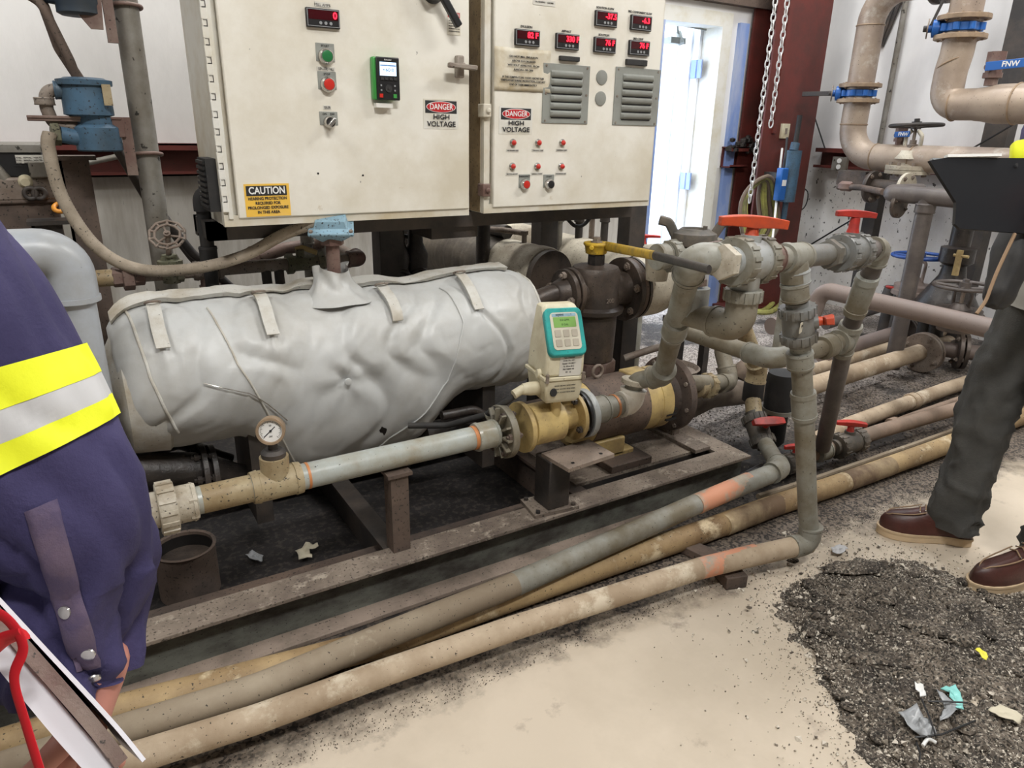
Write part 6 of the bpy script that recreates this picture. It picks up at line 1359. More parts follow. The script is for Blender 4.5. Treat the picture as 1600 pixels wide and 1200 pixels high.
MB().tube([uy(975, 560, 2.2), uy(1020, 545, 2.15), uy(1062, 535, 2.1)], .016, .03, n=10).build('crusted_rod', M['iron'], label='crusted rod running from the plug valve base to the leaning riser', cat='rod')
# ------------------------------------------------------------------ low valves with red handles
LV1 = uy(1185, 672, 1.74); d1 = (uy(1178, 640, 1.80) - uy(1200, 700, 1.68)).normalized()
v5 = pvc_valve('black ball valve with red handle standing where the grey-brown floor pipe ends', LV1, d1, V(0, 0, 1), .050, M['rubber_grey'], M['red'], V(.9, -.42, .10), .14, L=.16, hw=.036, stem=.024, hh=.03, mn=M['rubber_grey'])
f1_ = uy(1176, 618, 1.84); f2_ = uy(1184, 575, 1.84); f3_ = uy(1158, 505, 1.75)
fr_ = thing('feed_pipe', 'grimy feed pipe curving down into the black red-handled valve', 'pipe', LV1)
MB().tube([LV1 + d1 * .05, f1_, f2_, f3_, f3_ + V(-.05, 0, .12)], .033, .08, n=18).build('pipe', M['tan_fit'], fr_); elbow(fr_, f1_, f2_, f3_, .034, M['tan_fit'], ext=1, bend=1.6); MB().cyl(f1_ - V(0, 0, .02), f1_ + V(0, 0, .06), .042).build('black_coupling', M['rubber'], fr_)
bd2 = uy(1162, 566, 1.95); MB().tube([uy(1152, 590, 1.98), uy(1160, 575, 1.98), uy(1180, 572, 2.0)], .035, .03).build('dark_elbow', M['clay'], label='brown curled elbow end beside the grimy feed pipe', cat='pipe fitting')
ff = uy(1222, 600, 1.80); fc = thing('filter_housing', 'black filter housing with pale ring behind the tall riser', 'filter', ff - V(0, 0, .25))
MB().lathe(ff - V(0, 0, .28), (0, 0, 1), [(0, .03), (.02, .045), (.16, .045), (.161, .062), (.30, .066), (.33, .06), (.34, .03)], 28).build('housing', M['rubber'], fc); MB().lathe(ff - V(0, 0, .125), (0, 0, 1), [(0, .067), (.018, .067)], 28).build('ring', M['pvc'], fc)
MB().tube([uy(1062, 640, 2.05), uy(1110, 618, 2.1), uy(1175, 612, 2.15), uy(1260, 590, 2.2)], .058, .1, n=24).build('process_pipe', M['valve_brown'], label='fat dark pipe lying in the shadow right of the pump flange', cat='pipe')
LV2 = uy(1240, 722, 1.60); pvc_valve('small dark valve with red handle just left of the riser foot', LV2, V(1, -.05, 0), V(-.2, 0, 1), .042, M['rubber_grey'], M['red'], V(.9, -.4, -.15), .10, L=.13, hw=.024, stem=.02, hh=.02)
MB().tube([LV2 - V(.06, 0, 0), LV2 - V(.16, -.02, .01), LV2 - V(.3, -.03, .04)], .03).build('pipe_stub', M['blacktar'], label='black stub pipe leading into the small dark valve', cat='pipe')
fx = [uz(1262, 712, .07), uz(1300, 698, .08), uz(1380, 672, .08), uz(1490, 640, .08), uz(1620, 600, .08)]
LV3 = uz(1325, 692, .085); d3 = (fx[2] - fx[1]).normalized()
pvc_valve('dark floor valve with red tee handle right of the slanting drop pipe', LV3, d3, V(0, 0, 1), .052, M['rubber_grey'], M['red'], V(.75, -.66, -.05), .12, L=.20, hw=.034, stem=.03, hh=.022)
FD = thing('floor_pipe', 'brown pipe leaving the dark floor valve toward the boots', 'pipe', fx[1]); MB().tube(fx, .032, .1).build('pipe', M['pvc_brown'], FD); sleeve(FD, uz(1283, 705, .08), d3, .07, .040, M['pvc'])
FE = thing('floor_pipe', 'slim brown floor pipe with a coupling between the two wider ones at right', 'pipe', uz(1400, 660, .03)); MB().tube([uz(1350, 680, .03), uz(1420, 652, .03), uz(1620, 582, .03)], .018, .1).build('pipe', M['pvc_brown'], FE); sleeve(FE, uz(1395, 661, .03), d3, .05, .026, M['pvc_brown'])
FF = thing('floor_pipe', 'rear pale brown floor pipe with one coupling, passing behind the grey trousers', 'pipe', uz(1400, 640, .05)); MB().tube([uz(1270, 690, .05), uz(1330, 662, .05), uz(1480, 607, .05), uz(1640, 555, .05)], .036, .1).build('pipe', M['pvc_dusty'], FF); sleeve(FF, uz(1425, 627, .05), d3, .05, .041, M['pvc_dusty'])
#@@PART8
# ------------------------------------------------------------------ people
def cloth(pts, radii, seed=0, amp=.006, n=36, sub=6, flat=1.0, folds=1.0, kinks=(), up0=None, cap=False):
    """a sleeve or trouser leg: rings along a smooth path with gathered folds"""
    P = catmull([Vector(p) for p in pts], sub) if sub > 1 else [Vector(p) for p in pts]
    m = len(P); vs = []; fs = []; nx = up0 and Vector(up0)
    L_ = 0
    for i in range(m):
        t = i / (m - 1); f_ = t * (len(radii) - 1); k = min(int(f_), len(radii) - 2); g_ = f_ - k; g_ = g_ * g_ * (3 - 2 * g_); r = radii[k] * (1 - g_) + radii[k + 1] * g_
        tg = (P[min(i + 1, m - 1)] - P[max(i - 1, 0)]).normalized()
        if nx is None: nx = perp(tg)
        nx = (nx - tg * nx.dot(tg)).normalized(); ny = tg.cross(nx)
        if i: L_ += (P[i] - P[i - 1]).length
        kk = sum(math.exp(-((t - c) / w_) ** 2) * a_ for c, w_, a_ in kinks)
        for q in range(n):
            a = 2 * PI * q / n; cx_, sy_ = math.cos(a), math.sin(a)
            d = amp * noise.noise(V(cx_ * 1.6 + seed, sy_ * 1.6, L_ * 7)) * 1.6
            rg_ = 1 - abs(noise.noise(V(cx_ * 1.1 + seed * 2, sy_ * 1.1 + L_ * 2, L_ * (16) + a * .3)) * 2)
            d += amp * folds * (max(0, rg_ - .45) - .15) * (1 + 2.2 * kk)
            vs.append(P[i] + (nx * cx_ + ny * sy_ * flat) * (r + d))
    for i in range(m - 1):
        for q in range(n): l = (q + 1) % n; fs.append((i * n + q, i * n + l, (i + 1) * n + l, (i + 1) * n + q))
    if cap: fs.append(tuple(range(n))[::-1]); fs.append(tuple((m - 1) * n + q for q in range(n)))
    return vs, fs
def add_skin_layer(me):
    bm = bmesh.new(); bm.from_mesh(me); bm.verts.layers.skin.verify(); bm.to_mesh(me); bm.free()
def skin_body(name, joints, bones, m, parent, root_i=0, sub=1):
    me = bpy.data.meshes.new(name); off = ORG[parent.name]
    me.from_pydata([tuple(Vector(p) - off) for p, _ in joints], bones, []); add_skin_layer(me)
    o = bpy.data.objects.new(name, me); COL.objects.link(o); o.parent = parent; ORG[o.name] = off; me.materials.append(m)
    for i, (_, r) in enumerate(joints):
        v = me.skin_vertices[0].data[i]; v.radius = r if isinstance(r, tuple) else (r, r); v.use_root = (i == root_i)
    q = o.modifiers.new('skin', 'SKIN'); q.use_smooth_shade = True
    s_ = o.modifiers.new('sub', 'SUBSURF'); s_.levels = sub; s_.render_levels = sub
    return o
def head(person, c, fwd, skin, hairm):
    """head with face on a neck; c = centre"""
    f_ = Vector(fwd).normalized(); s_ = V(0, 0, 1).cross(f_).normalized(); T = Matrix((s_, f_, V(0, 0, 1))).transposed().to_4x4(); T.translation = c
    mb = MB(T).sph((0, 0, 0), .1, 24, (.78, .95, 1.18)).sph((0, .04, -.07), .06, 14, (.9, 1, .8)); mb.lathe((0, .088, -.03), (0, .35, 1), [(0, .016), (.05, .007)], 10)
    for sx in (-1, 1): mb.sph((sx * .078, -.005, -.01), .028, 10, (.4, .8, 1.1))
    h_ = mb.build('head', skin, person)
    for sx in (-1, 1): MB(T).sph((sx * .03, .083, .012), .012, 10).build('eye', M['txtw'], h_); MB(T).sph((sx * .03, .0935, .012), .005, 8).build('pupil', M['black'], h_)
    MB(T).sph((0, .090, -.062), .02, 10, (1, .3, .25)).build('mouth', mat('lip', (.4, .12, .1), .5, bump=0) if 'lip' not in bpy.data.materials else bpy.data.materials['lip'], h_)
    MB(T).sph((0, -.018, .028), .1, 20, (.83, .98, 1.0)).build('hair', hairm, h_)
def hand(person, wrist, palm_d, palm_n, side, m, curl=.9, sc=1.0):
    """palm and five curled fingers; palm_d along the hand, palm_n out of the palm"""
    d = Vector(palm_d).normalized(); n_ = Vector(palm_n); n_ = (n_ - d * n_.dot(d)).normalized(); s_ = d.cross(n_) * side; w0 = Vector(wrist)
    J = [(w0 - d * .05 * sc, .027 * sc), (w0, (.027 * sc, .020 * sc)), (w0 + d * .045 * sc, (.036 * sc, .018 * sc)), (w0 + d * .075 * sc, (.036 * sc, .014 * sc))]; B = [(0, 1), (1, 2), (2, 3)]
    hnd = skin_body('hand', J, B, m, person, 0, 2)
    for i, (off_, L_) in enumerate([(-.030, .82), (-.010, .95), (.011, .88), (.030, .70)]):
        p = w0 + d * (.072 - abs(off_) * .25) * sc + s_ * off_ * sc; JJ = [(p - d * .02 * sc, .0095 * sc), (p, .0095 * sc)]; a = curl * (.35 + .06 * i)
        q = p; dd = d
        for k, l in enumerate((.042, .027, .022)):
            dd = (Matrix.Rotation(-a * (1.0 if k else .7), 3, s_ * side) @ dd); q = q + dd * l * L_ * sc; JJ.append((q, (.0092 - .0010 * k) * sc))
        fg = skin_body('finger', JJ, [(k, k + 1) for k in range(4)], m, hnd if 0 else person, 0, 2)
    p = w0 + d * .015 * sc - s_ * .028 * sc; e = (d * .6 - s_ * .75 + n_ * .3).normalized(); e2 = (d * .9 - s_ * .1 + n_ * .5).normalized()
    skin_body('thumb', [(p, .013 * sc), (p + e * .03 * sc, .0115 * sc), (p + e * .03 * sc + e2 * .03 * sc, .0105 * sc), (p + e * .03 * sc + e2 * .055 * sc, .009 * sc)], [(0, 1), (1, 2), (2, 3)], m, person, 0, 2)
# ---- person at right in grey trousers
H1, T1 = uz(1516, 850, 0), uz(1368, 830, 0)
T2_, H2 = uz(1512, 922, 0), uz(1660, 895, 0)
def boot(person, heel, toe, m_top='leather'):
    d = (toe - heel); L_ = d.length; d.normalize(); s_ = V(-d.y, d.x, 0); T = Matrix((d, s_, V(0, 0, 1))).transposed().to_4x4(); T.translation = heel
    # sole outline
    ol_ = []
    prof = [(0, .0), (.02, .026), (.08, .033), (.16, .034), (.24, .030), (.32, .031), (.45, .038), (.60, .047), (.72, .051), (.84, .047), (.93, .034), (.98, .018), (1, 0)]
    top = [(t * L_, w_) for t, w_ in prof]; ol_ = top + [(x, -y) for x, y in reversed(top[1:-1])]
    MB(T).prism(ol_, Matrix.Identity(4), 0, .026).build('sole', M['solem'], person, label='cream wedge sole', bevel=.003)
    ol2 = [(L_ / 2 + (x - L_ / 2) * 1.012, y * 1.04) for x, y in ol_]; MB(T).prism(ol2, Matrix.Identity(4), .024, .031).build('welt', M['solem'], person)
    n = 20; vs = []; fs = []; secs = []
    hts = [(.0, .05), (.02, .085), (.08, .115), (.18, .125), (.28, .125), (.36, .120), (.44, .105), (.54, .088), (.66, .074), (.78, .066), (.88, .060), (.95, .048), (.99, .034)]
    def interp(tab, t):
        for (a, b), (c, e) in zip(tab, tab[1:]):
            if t <= c: return b + (e - b) * (t - a) / (c - a)
        return tab[-1][1]
    for k, (t, h_) in enumerate(hts):
        w_ = interp(prof, min(.995, max(.012, t))) * .96; topw = .55 if t < .36 else .75
        ring = []
        for q in range(n):
            a = PI * q / (n - 1); y = math.cos(a); z = math.sin(a); sq = abs(y) ** .75 * (1 if y >= 0 else -1); zz = z ** .75
            ww = w_ * (1 - (1 - topw) * zz ** 2); ring.append((.004 + t * (L_ - .008), sq * ww, .028 + (h_ - .0) * zz))
        vs += ring
    m_ = len(hts)
    for i in range(m_ - 1):
        for q in range(n - 1): fs.append((i * n + q, i * n + q + 1, (i + 1) * n + q + 1, (i + 1) * n + q))
    fs.append(tuple(range(n))); fs.append(tuple((m_ - 1) * n + q for q in range(n))[::-1])
    b = MB(T).add(vs, fs).build('boot_upper', M[m_top], person, sharp=60, label='oxblood leather boot upper')
    # moc toe seam
    sm = [T @ V(L_ * (.60 + .33 * math.cos(a)), .030 * math.sin(a), .030 + interp(hts, min(.97, .60 + .33 * math.cos(a))) * (.93 if abs(math.cos(a)) < .9 else .88)) for a in [PI * (-.55 + 1.1 * k / 20) for k in range(21)]]
    MB().tube(sm, .0022, n=6).build('toe_seam', M['lace'], b)
    for k in range(5):
        t = .36 + .055 * k; z = .03 + interp(hts, t) + .001
        MB().tube([T @ V(L_ * t, -.022, z - .008), T @ V(L_ * (t + .015), 0, z + .003), T @ V(L_ * (t + .03), .022, z - .010)], .0022, n=6).build('lace', M['lace'], b)
        for s__ in (-1, 1): MB(T).sph((L_ * (t + .015 + s__ * .015), s__ * .0235, z - .008), .003, 6).build('eyelet', M['chrome'], b)
    MB(T).lathe((L_ * .20, 0, .10), (0, 0, 1), [(0, .044), (.06, .048), (.07, .044)], 20).build('boot_collar', M[m_top], b)
    return T @ V(L_ * .22, 0, .14)
base = (H1 + H2) / 2
pr = thing('person', 'person in dark grey trousers and red-brown boots holding a black tablet', 'person', (base.x, base.y, 0))
A1_ = boot(pr, H1, T1); A2_ = boot(pr, H2, T2_)
hipc = uy(1655, 440, (A1_.y + A2_.y) / 2 + .02); hipc.z = .93
fwdp = ((T1 - H1).normalized() + (T2_ - H2).normalized()).normalized(); sdp = V(0, 0, 1).cross(fwdp)
hipc = V((A1_.x + A2_.x) / 2 + .12, (A1_.y + A2_.y) / 2 + .01, .92)
hipc = hipc + V(-.85, .52, 0) * .045
s1 = 1 if (A1_ - hipc).dot(sdp) > 0 else -1
hp1, hp2 = hipc + sdp * .085 * s1, hipc - sdp * .085 * s1
kn1 = (A1_ + hp1) / 2 + fwdp * .03 + V(0, 0, .02); kn2 = (A2_ + hp2) / 2 + fwdp * .03 + V(0, 0, .02)
def leg(a, k, h, sd, nm='trouser_leg'):
    lo = a - V(0, 0, .075); vs, fs = cloth([lo, a + V(0, 0, .06), a * .55 + k * .45 + V(0, 0, .0), k, k * .5 + h * .5, h, h + V(0, 0, .12)], [.078, .072, .076, .082, .092, .105, .112], sd, .009, 56, 12, 1.0, 1.1, ((.08, .12, .9), (.45, .12, .6)))
    return vs, fs
vs, fs = leg(A1_, kn1, hp1, 3.3); mbt = MB().add(vs, fs); vs, fs = leg(A2_, kn2, hp2, 8.1); mbt.add(vs, fs)
vs, fs = cloth([hipc - V(0, 0, .10), hipc + V(0, 0, .0), hipc + V(0, 0, .12)], [.165, .175, .165], 5, .004, 40, 6, .72, up0=sdp); mbt.add(vs, fs)
tr_ = mbt.build('trousers', M['trouser'], pr, sharp=180)
for a, k, h, s_ in ((A1_, kn1, hp1, s1), (A2_, kn2, hp2, -s1)):
    sp = [a + sdp * .0 - fwdp * .078 + V(0, 0, -.03), a * .5 + k * .5 - fwdp * .082, k - fwdp * .088, h - fwdp * .112]; MB().tube(catmull(sp, 6), .0025, n=6).build('side_seam', M['steel_dark'], tr_)
# torso and shirt
sh = hipc + V(0, 0, .52)
vs, fs = cloth([hipc + V(0, 0, -.06), hipc + V(0, 0, .1), hipc + V(0, 0, .35), sh - V(0, 0, .04), sh + V(0, 0, .03)], [.180, .178, .195, .20, .10], 2, .008, 44, 7, .66, up0=sdp, cap=True); MB().add(vs, fs).build('shirt', M['navy'], pr, sharp=180)
vs, fs = cloth([hipc + V(0, 0, -.10), hipc + V(0, 0, .0), hipc + V(0, 0, .06)], [.188, .187, .182], 9, .007, 44, 7, .70, up0=sdp); MB().add(vs, fs).build('undershirt', M['shirt'], pr, sharp=180, label='pale grey shirt tail')
skin_body('body', [(hipc, .12), (hipc + V(0, 0, .25), (.13, .1)), (sh, (.12, .09)), (sh + V(0, 0, .08), .055), (sh + V(0, 0, .14), .05), (hp1, .08), (kn1, .055), (A1_, .04), (hp2, .08), (kn2, .055), (A2_, .04)], [(0, 1), (1, 2), (2, 3), (3, 4), (0, 5), (5, 6), (6, 7), (0, 8), (8, 9), (9, 10)], M['skin'], pr)
head(pr, sh + V(0, 0, .24) + fwdp * .03, (fwdp + V(0, 0, -.3)), M['skin'], M['hair'])
# tablet, held in front of the body
TD = 1.62
tp_ = [(1453, 251), (1480, 246), (1602, 247), (1700, 262), (1700, 372), (1500, 357), (1492, 350), (1494, 316)]
q = [ud(px, py, TD + (px - 1450) * .0003) for px, py in tp_]
tn_ = (q[2] - q[0]).cross(q[5] - q[0]).normalized()
if tn_.dot(V(0, 0, EYE) - q[0]) < 0: tn_ = -tn_
tabl = thing('tablet', 'black tablet in a folio case held up by the person at the right edge', 'tablet', q[5])
n = len(q); MB().add(q + [p - tn_ * .008 for p in q], [tuple(range(n)), tuple(range(n, 2 * n))[::-1]] + [(i, (i + 1) % n, n + (i + 1) % n, n + i) for i in range(n)]).build('folio_case', M['tabletblack'], tabl)
MB().bar(ud(1478, 244.5, TD + .012), ud(1562, 243, TD + .03), .006, .012, tn_).build('white_edge', M['txtw'], tabl)
MB().bar(ud(1455, 249, TD + .012), ud(1700, 259, TD + .08), .004, .010, tn_).build('screen_edge', M['plastic_grey'], tabl)
MB().lathe(ud(1588, 258, TD + .035), tn_, [(0, .004), (.002, .004)], 10).build('camera_lens', M['rubber'], tabl)
# arms of the person
for (el, wr, s_, nm) in ((ud(1640, 212, 1.78), ud(1700, 330, 1.66), s1, 'near'), (sh - sdp * .26 * s1 - V(0, 0, .30) + fwdp * .1, ud(1705, 330, 1.66), -s1, 'far')):
    shp = sh + sdp * .18 * s_ - V(0, 0, .05)
    vs, fs = cloth([shp, shp * .5 + el * .5, el, el * .5 + wr * .5, wr], [.075, .068, .062, .055, .045], 4 + s_, .006, 30, 7); MB().add(vs, fs).build('sleeve', M['navy'], pr, sharp=180)
    hand(pr, wr, (V(-.85, .52, 0) if nm == 'near' else V(-.6, .3, .3)), tn_ * -1, 1, M['skin'], .7)
a, b_ = ud(1592, 240, 1.70), ud(1612, 262, 1.70); vs, fs = cloth([a + V(.02, 0, .02), (a + b_) / 2, b_ + V(.02, 0, -.03)], [.030, .032, .030], 3, .003, 26, 5); MB().add(vs, fs).build('hi_vis_band', M['hiviz'], pr, sharp=180, label='yellow hi-vis band')
# pouch and cord at the hip
pc_ = hipc + fwdp * .15 + V(0, 0, .10); q0_ = ud(1585, 400, 1.72)
vs, fs = cloth([ud(1592, 352, 1.72), ud(1580, 400, 1.72), ud(1562, 455, 1.72), ud(1552, 480, 1.72)], [.03, .045, .035, .015], 6, .006, 26, 6, cap=True); MB().add(vs, fs).build('belt_pouch', M['rubber'], pr, sharp=180, label='black pouch')
MB().tube(catmull([ud(1586, 365, 1.66), ud(1560, 420, 1.66), ud(1548, 450, 1.66), ud(1540, 470, 1.66), ud(1526, 490, 1.66)], 6), .004, n=6).build('lanyard', M['lace'], pr)
# ---- person at left: arm, hand and folder in the foreground
sp_l = V(-.52, .72, 0)
pl = thing('person', 'person in navy work shirt with yellow and silver cuff bands standing at left', 'person', (-.52, .62, 0))
cpx = [(-260, 150, .60, 150), (-150, 390, .61, 150), (-80, 500, .62, 150), (-24, 622, .635, 147), (28, 716, .65, 142), (84, 795, .665, 134), (104, 835, .675, 125), (108, 890, .685, 114), (112, 965, .69, 103), (120, 1062, .695, 93)]
cen = [ud(x_, y_, d_) for x_, y_, d_, r_ in cpx]; rad = [r_ * d_ / FPX for x_, y_, d_, r_ in cpx]
def sub_path(t0, t1, grow, seed, m, name, label=None, amp=.006, n=64):
    Pc = catmull(cen, 12); Mn = len(Pc) - 1; vs = []; fs = []; i0, i1 = int(t0 * Mn), int(t1 * Mn); nx = V(1, 0, 0); L_ = 0; rows = 0
    for i in range(0, i1 + 1):
        t = i / Mn; f_ = t * (len(rad) - 1); k = min(int(f_), len(rad) - 2); g_ = f_ - k; r = rad[k] * (1 - g_) + rad[k + 1] * g_
        tg = (Pc[min(i + 1, Mn)] - Pc[max(i - 1, 0)]).normalized(); nx = (nx - tg * nx.dot(tg)).normalized(); ny = tg.cross(nx)
        if i: L_ += (Pc[i] - Pc[i - 1]).length
        if i < i0: continue
        rows += 1; wr_ = max(0, (t - .44)) * 2.4
        for q in range(n):
            a = 2 * PI * q / n; cx_, sy_ = math.cos(a), math.sin(a)
            d = .012 * noise.noise(V(cx_ * 1.1, sy_ * 1.1, L_ * 5)) + .022 * wr_ * noise.noise(V(cx_ * 1.8, sy_ * 1.8 + 3, L_ * 13 + cx_ * 2)) 
            rg_ = 1 - abs(noise.noise(V(cx_ * 1.3 + 5, sy_ * 1.3, L_ * 11 - cx_ * 1.5)) * 2); d -= (.010 + .030 * wr_) * max(0, rg_ - .55)
            vs.append(Pc[i] + (nx * cx_ + ny * sy_) * (r + d + grow))
    for i in range(rows - 1):
        for q in range(n): l = (q + 1) % n; fs.append((i * n + q, i * n + l, (i + 1) * n + l, (i + 1) * n + q))
    return MB().add(vs, fs).build(name, m, pl, sharp=180, label=label)
slv = sub_path(0, 1, 0, 1, M['navy'], 'sleeve', 'navy blue work sleeve')
bt = [.300, .352, .404, .452]
sub_path(bt[0], bt[1], .0035, 1, M['hiviz'], 'hi_vis_band', 'yellow hi-vis band'); sub_path(bt[1] - .004, bt[2] + .008, .003, 1, M['silvertape'], 'reflective_band', 'silver reflective band'); sub_path(bt[2], bt[3], .0035, 1, M['hiviz'], 'hi_vis_band', 'yellow hi-vis band')
# cuff placket with snaps lying on the sleeve
def on_obj(o, px, py, off=0.0):
    bpy.context.view_layer.update(); org = V(0, 0, EYE) - ORG[o.name]; hit, loc, nrm, _ = o.ray_cast(org, ray(px, py).normalized())
    if not hit: return ud(px, py, .62), -ray(px, py).normalized()
    if nrm.dot(ray(px, py)) > 0: nrm = -nrm
    return loc + ORG[o.name] + nrm * off, nrm
def patch(o, c4, nu, nv, off, m, name, label=None, par=None):
    vs = []; fs = []
    for i in range(nu + 1):
        for j in range(nv + 1):
            u_, v_ = i / nu, j / nv; px = (c4[0][0] * (1 - u_) + c4[1][0] * u_) * (1 - v_) + (c4[3][0] * (1 - u_) + c4[2][0] * u_) * v_; py = (c4[0][1] * (1 - u_) + c4[1][1] * u_) * (1 - v_) + (c4[3][1] * (1 - u_) + c4[2][1] * u_) * v_
            vs.append(on_obj(o, px, py, off if 0 < i < nu and 0 < j < nv else off * .3)[0])
    for i in range(nu):
        for j in range(nv): fs.append((i * (nv + 1) + j, (i + 1) * (nv + 1) + j, (i + 1) * (nv + 1) + j + 1, i * (nv + 1) + j + 1))
    return MB().add(vs, fs).build(name, m, par or o, sharp=180, label=label)
patch(slv, [(38, 800), (88, 780), (158, 1040), (118, 1052)], 8, 26, .005, M['navy_fade'], 'cuff_placket', 'faded cuff placket')
for px, py in ((108, 953), (141, 1016), (146, 1052)):
    c, dn_ = on_obj(slv, px, py, .005); MB().lathe(c, dn_, [(0, .0062), (.0015, .0058), (.0025, .003)], 18).build('snap_button', M['chrome'], slv)
wr = ud(150, 1072, .70); hd_d = (ud(120, 1160, .70) - wr).normalized()
hand(pl, wr, hd_d, V(-.6, .1, -.2), 1, M['skin'], 1.5, 1.05)
# torso, other arm, trousers, head: mostly out of the view
tc = V(-.52, .62, 0)
vs, fs = cloth([tc + V(0, 0, .85), tc + V(0, 0, 1.0), tc + V(0, 0, 1.3), tc + V(0, 0, 1.48), tc + V(0, 0, 1.54)], [.19, .185, .20, .20, .09], 12, .008, 44, 7, .66, cap=True, up0=V(1, 0, 0)); MB().add(vs, fs).build('shirt', M['navy'], pl, sharp=180)
vs, fs = cloth([tc + V(.19, 0, 1.45), tc + V(.25, .02, 1.38), cen[0] * .6 + (tc + V(.22, 0, 1.35)) * .4, cen[0]], [.085, .095, .11, .122], 13, .006, 40, 6); MB().add(vs, fs).build('upper_sleeve', M['navy'], pl, sharp=180)
for s_ in (-1, 1):
    vs, fs = cloth([tc + V(s_ * .09, 0, .93), tc + V(s_ * .10, .0, .5), tc + V(s_ * .11, 0, .06)], [.11, .085, .075], 14 + s_, .006, 34, 8); MB().add(vs, fs).build('trouser_leg', M['trouser'], pl, sharp=180)
    boot(pl, tc + V(s_ * .11, -.07, 0), tc + V(s_ * .12, .22, 0))
vs, fs = cloth([tc + V(-.19, 0, 1.45), tc + V(-.27, 0, 1.2), tc + V(-.24, .15, 1.0)], [.085, .07, .055], 18, .006, 34, 7); MB().add(vs, fs).build('sleeve', M['navy'], pl, sharp=180)
hand(pl, tc + V(-.24, .17, .98), V(.1, .9, -.3), V(1, 0, 0), 1, M['skin'], .7)
skin_body('body', [(tc + V(0, 0, .95), .11), (tc + V(0, 0, 1.25), (.13, .1)), (tc + V(0, 0, 1.48), (.1, .08)), (tc + V(0, 0, 1.60), .055), (tc + V(-.17, 0, 1.45), .05), (tc + V(-.25, 0, 1.2), .042), (tc + V(-.24, .15, 1.0), .035), (tc + V(.17, 0, 1.45), .05), (cen[2], .045), (cen[5], .042), (wr, .03)], [(0, 1), (1, 2), (2, 3), (2, 4), (4, 5), (5, 6), (2, 7), (7, 8), (8, 9), (9, 10)], M['skin'], pl)
head(pl, tc + V(0, .03, 1.70), V(.3, 1, -.1), M['skin'], M['hair'])
# folder of papers with a red strap
fo = thing('folder', 'stack of white papers in a dark folder with a red strap held at lower left', 'folder', ud(110, 1100, .56))
def sheet(a, b, c, th, name, m, curl=0, depth=.24, label=None):
    a, b, c = [Vector(x) for x in (a, b, c)]; P = catmull([a, (a + b) / 2, b, c], 8); dv = (ray(-60, 1500).normalized() * .75 + V(0, 0, -.35)).normalized() * depth
    dv = ray(95, 1085).normalized() * depth
    T_ = (b - a).normalized().cross(dv.normalized()) * th; T_ = T_ if T_.dot(V(.85, -.52, 0)) < 0 else -T_; vs = []; fs = []
    for p in P: vs += [p, p + dv, p + dv + T_, p + T_]
    for i in range(len(P) - 1):
        for k in range(4): fs.append((i * 4 + k, i * 4 + (k + 1) % 4, i * 4 + 4 + (k + 1) % 4, i * 4 + 4 + k))
    fs += [(0, 1, 2, 3), tuple(len(vs) - 4 + k for k in range(4))]
    return MB().add(vs, fs).build(name, m, fo, sharp=50, label=label)
D_ = .54
dvv = ray(30, 1230).normalized()
sheet(ud(-60, 868, D_), ud(175, 1122, D_), ud(228, 1186, D_ - .005), .003, 'cover_sheet', M['papers'], label='white top sheet')
sheet(ud(-60, 880, D_), ud(150, 1120, D_), ud(200, 1184, D_), .010, 'dark_cover', M['iron_brown'])
sheet(ud(-60, 910, D_), ud(120, 1128, D_), ud(196, 1212, D_), .016, 'paper_stack', M['papers'])
st_p = catmull([ud(-40, 950, .5), ud(8, 965, .5), ud(36, 1010, .5), ud(22, 1060, .5), ud(40, 1130, .5), ud(66, 1215, .5)], 8)
MB().tube(st_p, .005, n=10, flat=.35).tube(catmull([ud(-40, 1040, .505), ud(4, 1000, .505), ud(38, 990, .5)], 8), .006, n=8, flat=.4).build('red_strap', M['red_strap'], fo)
# ------------------------------------------------------------------ debris heap and litter on the floor
DP = [uz(*p, 0) for p in ((1215, 925), (1290, 888), (1400, 868), (1500, 905), (1640, 930), (1700, 1100), (1640, 1230), (1400, 1230), (1300, 1110), (1235, 1000))]
dc = sum(DP, V(0, 0, 0)) / len(DP)
def inside(p):
    # signed soft distance to the outline
    best = 1e9; n = len(DP); ins = False
    for i in range(n):
        a, b = DP[i], DP[(i + 1) % n]
        e = b - a; t = max(0, min(1, (p - a).dot(e) / e.length_squared)); best = min(best, (p - a - e * t).length)
        if (a.y > p.y) != (b.y > p.y) and p.x < (b.x - a.x) * (p.y - a.y) / (b.y - a.y) + a.x: ins = not ins
    return best if ins else -best
xs = [p.x for p in DP]; ys = [p.y for p in DP]; x0, x1, y0, y1 = min(xs) - .1, max(xs) + .1, min(ys) - .1, max(ys) + .1
NX, NY = 230, 230; vs = []; fs = []; ok = []
for i in range(NX + 1):
    for j in range(NY + 1):
        p = V(x0 + (x1 - x0) * i / NX, y0 + (y1 - y0) * j / NY, 0); d = inside(p) + .06 * noise.noise(p * 9) + .03 * noise.noise(p * 28)
        k = max(0, min(1, d / .10)); k = k * k * (3 - 2 * k)
        core = max(0, min(1, (inside(p) - .02) / .18))
        n1_ = noise.noise(p * 7.0); cl = max(0, 1 - abs(noise.noise(p * 11 + V(3, 1, 0))) * 3.2)
        cell = noise.cell(p * 24 + V(noise.noise(p * 14), noise.noise(p * 14 + V(5, 5, 5)), 0) * 1.4)
        h_ = k * (.004 + .010 * abs(n1_) + core * (.013 * cell + .008 * cl + .018 * abs(noise.noise(p * 15))) + .0035 * abs(noise.noise(p * 90)))
        ok.append(d > -.005); vs.append(p + V(0, 0, .001 + h_ if d > 0 else -.003))
for i in range(NX):
    for j in range(NY):
        q = (i * (NY + 1) + j, (i + 1) * (NY + 1) + j, (i + 1) * (NY + 1) + j + 1, i * (NY + 1) + j + 1)
        if any(ok[k] for k in q): fs.append(q)
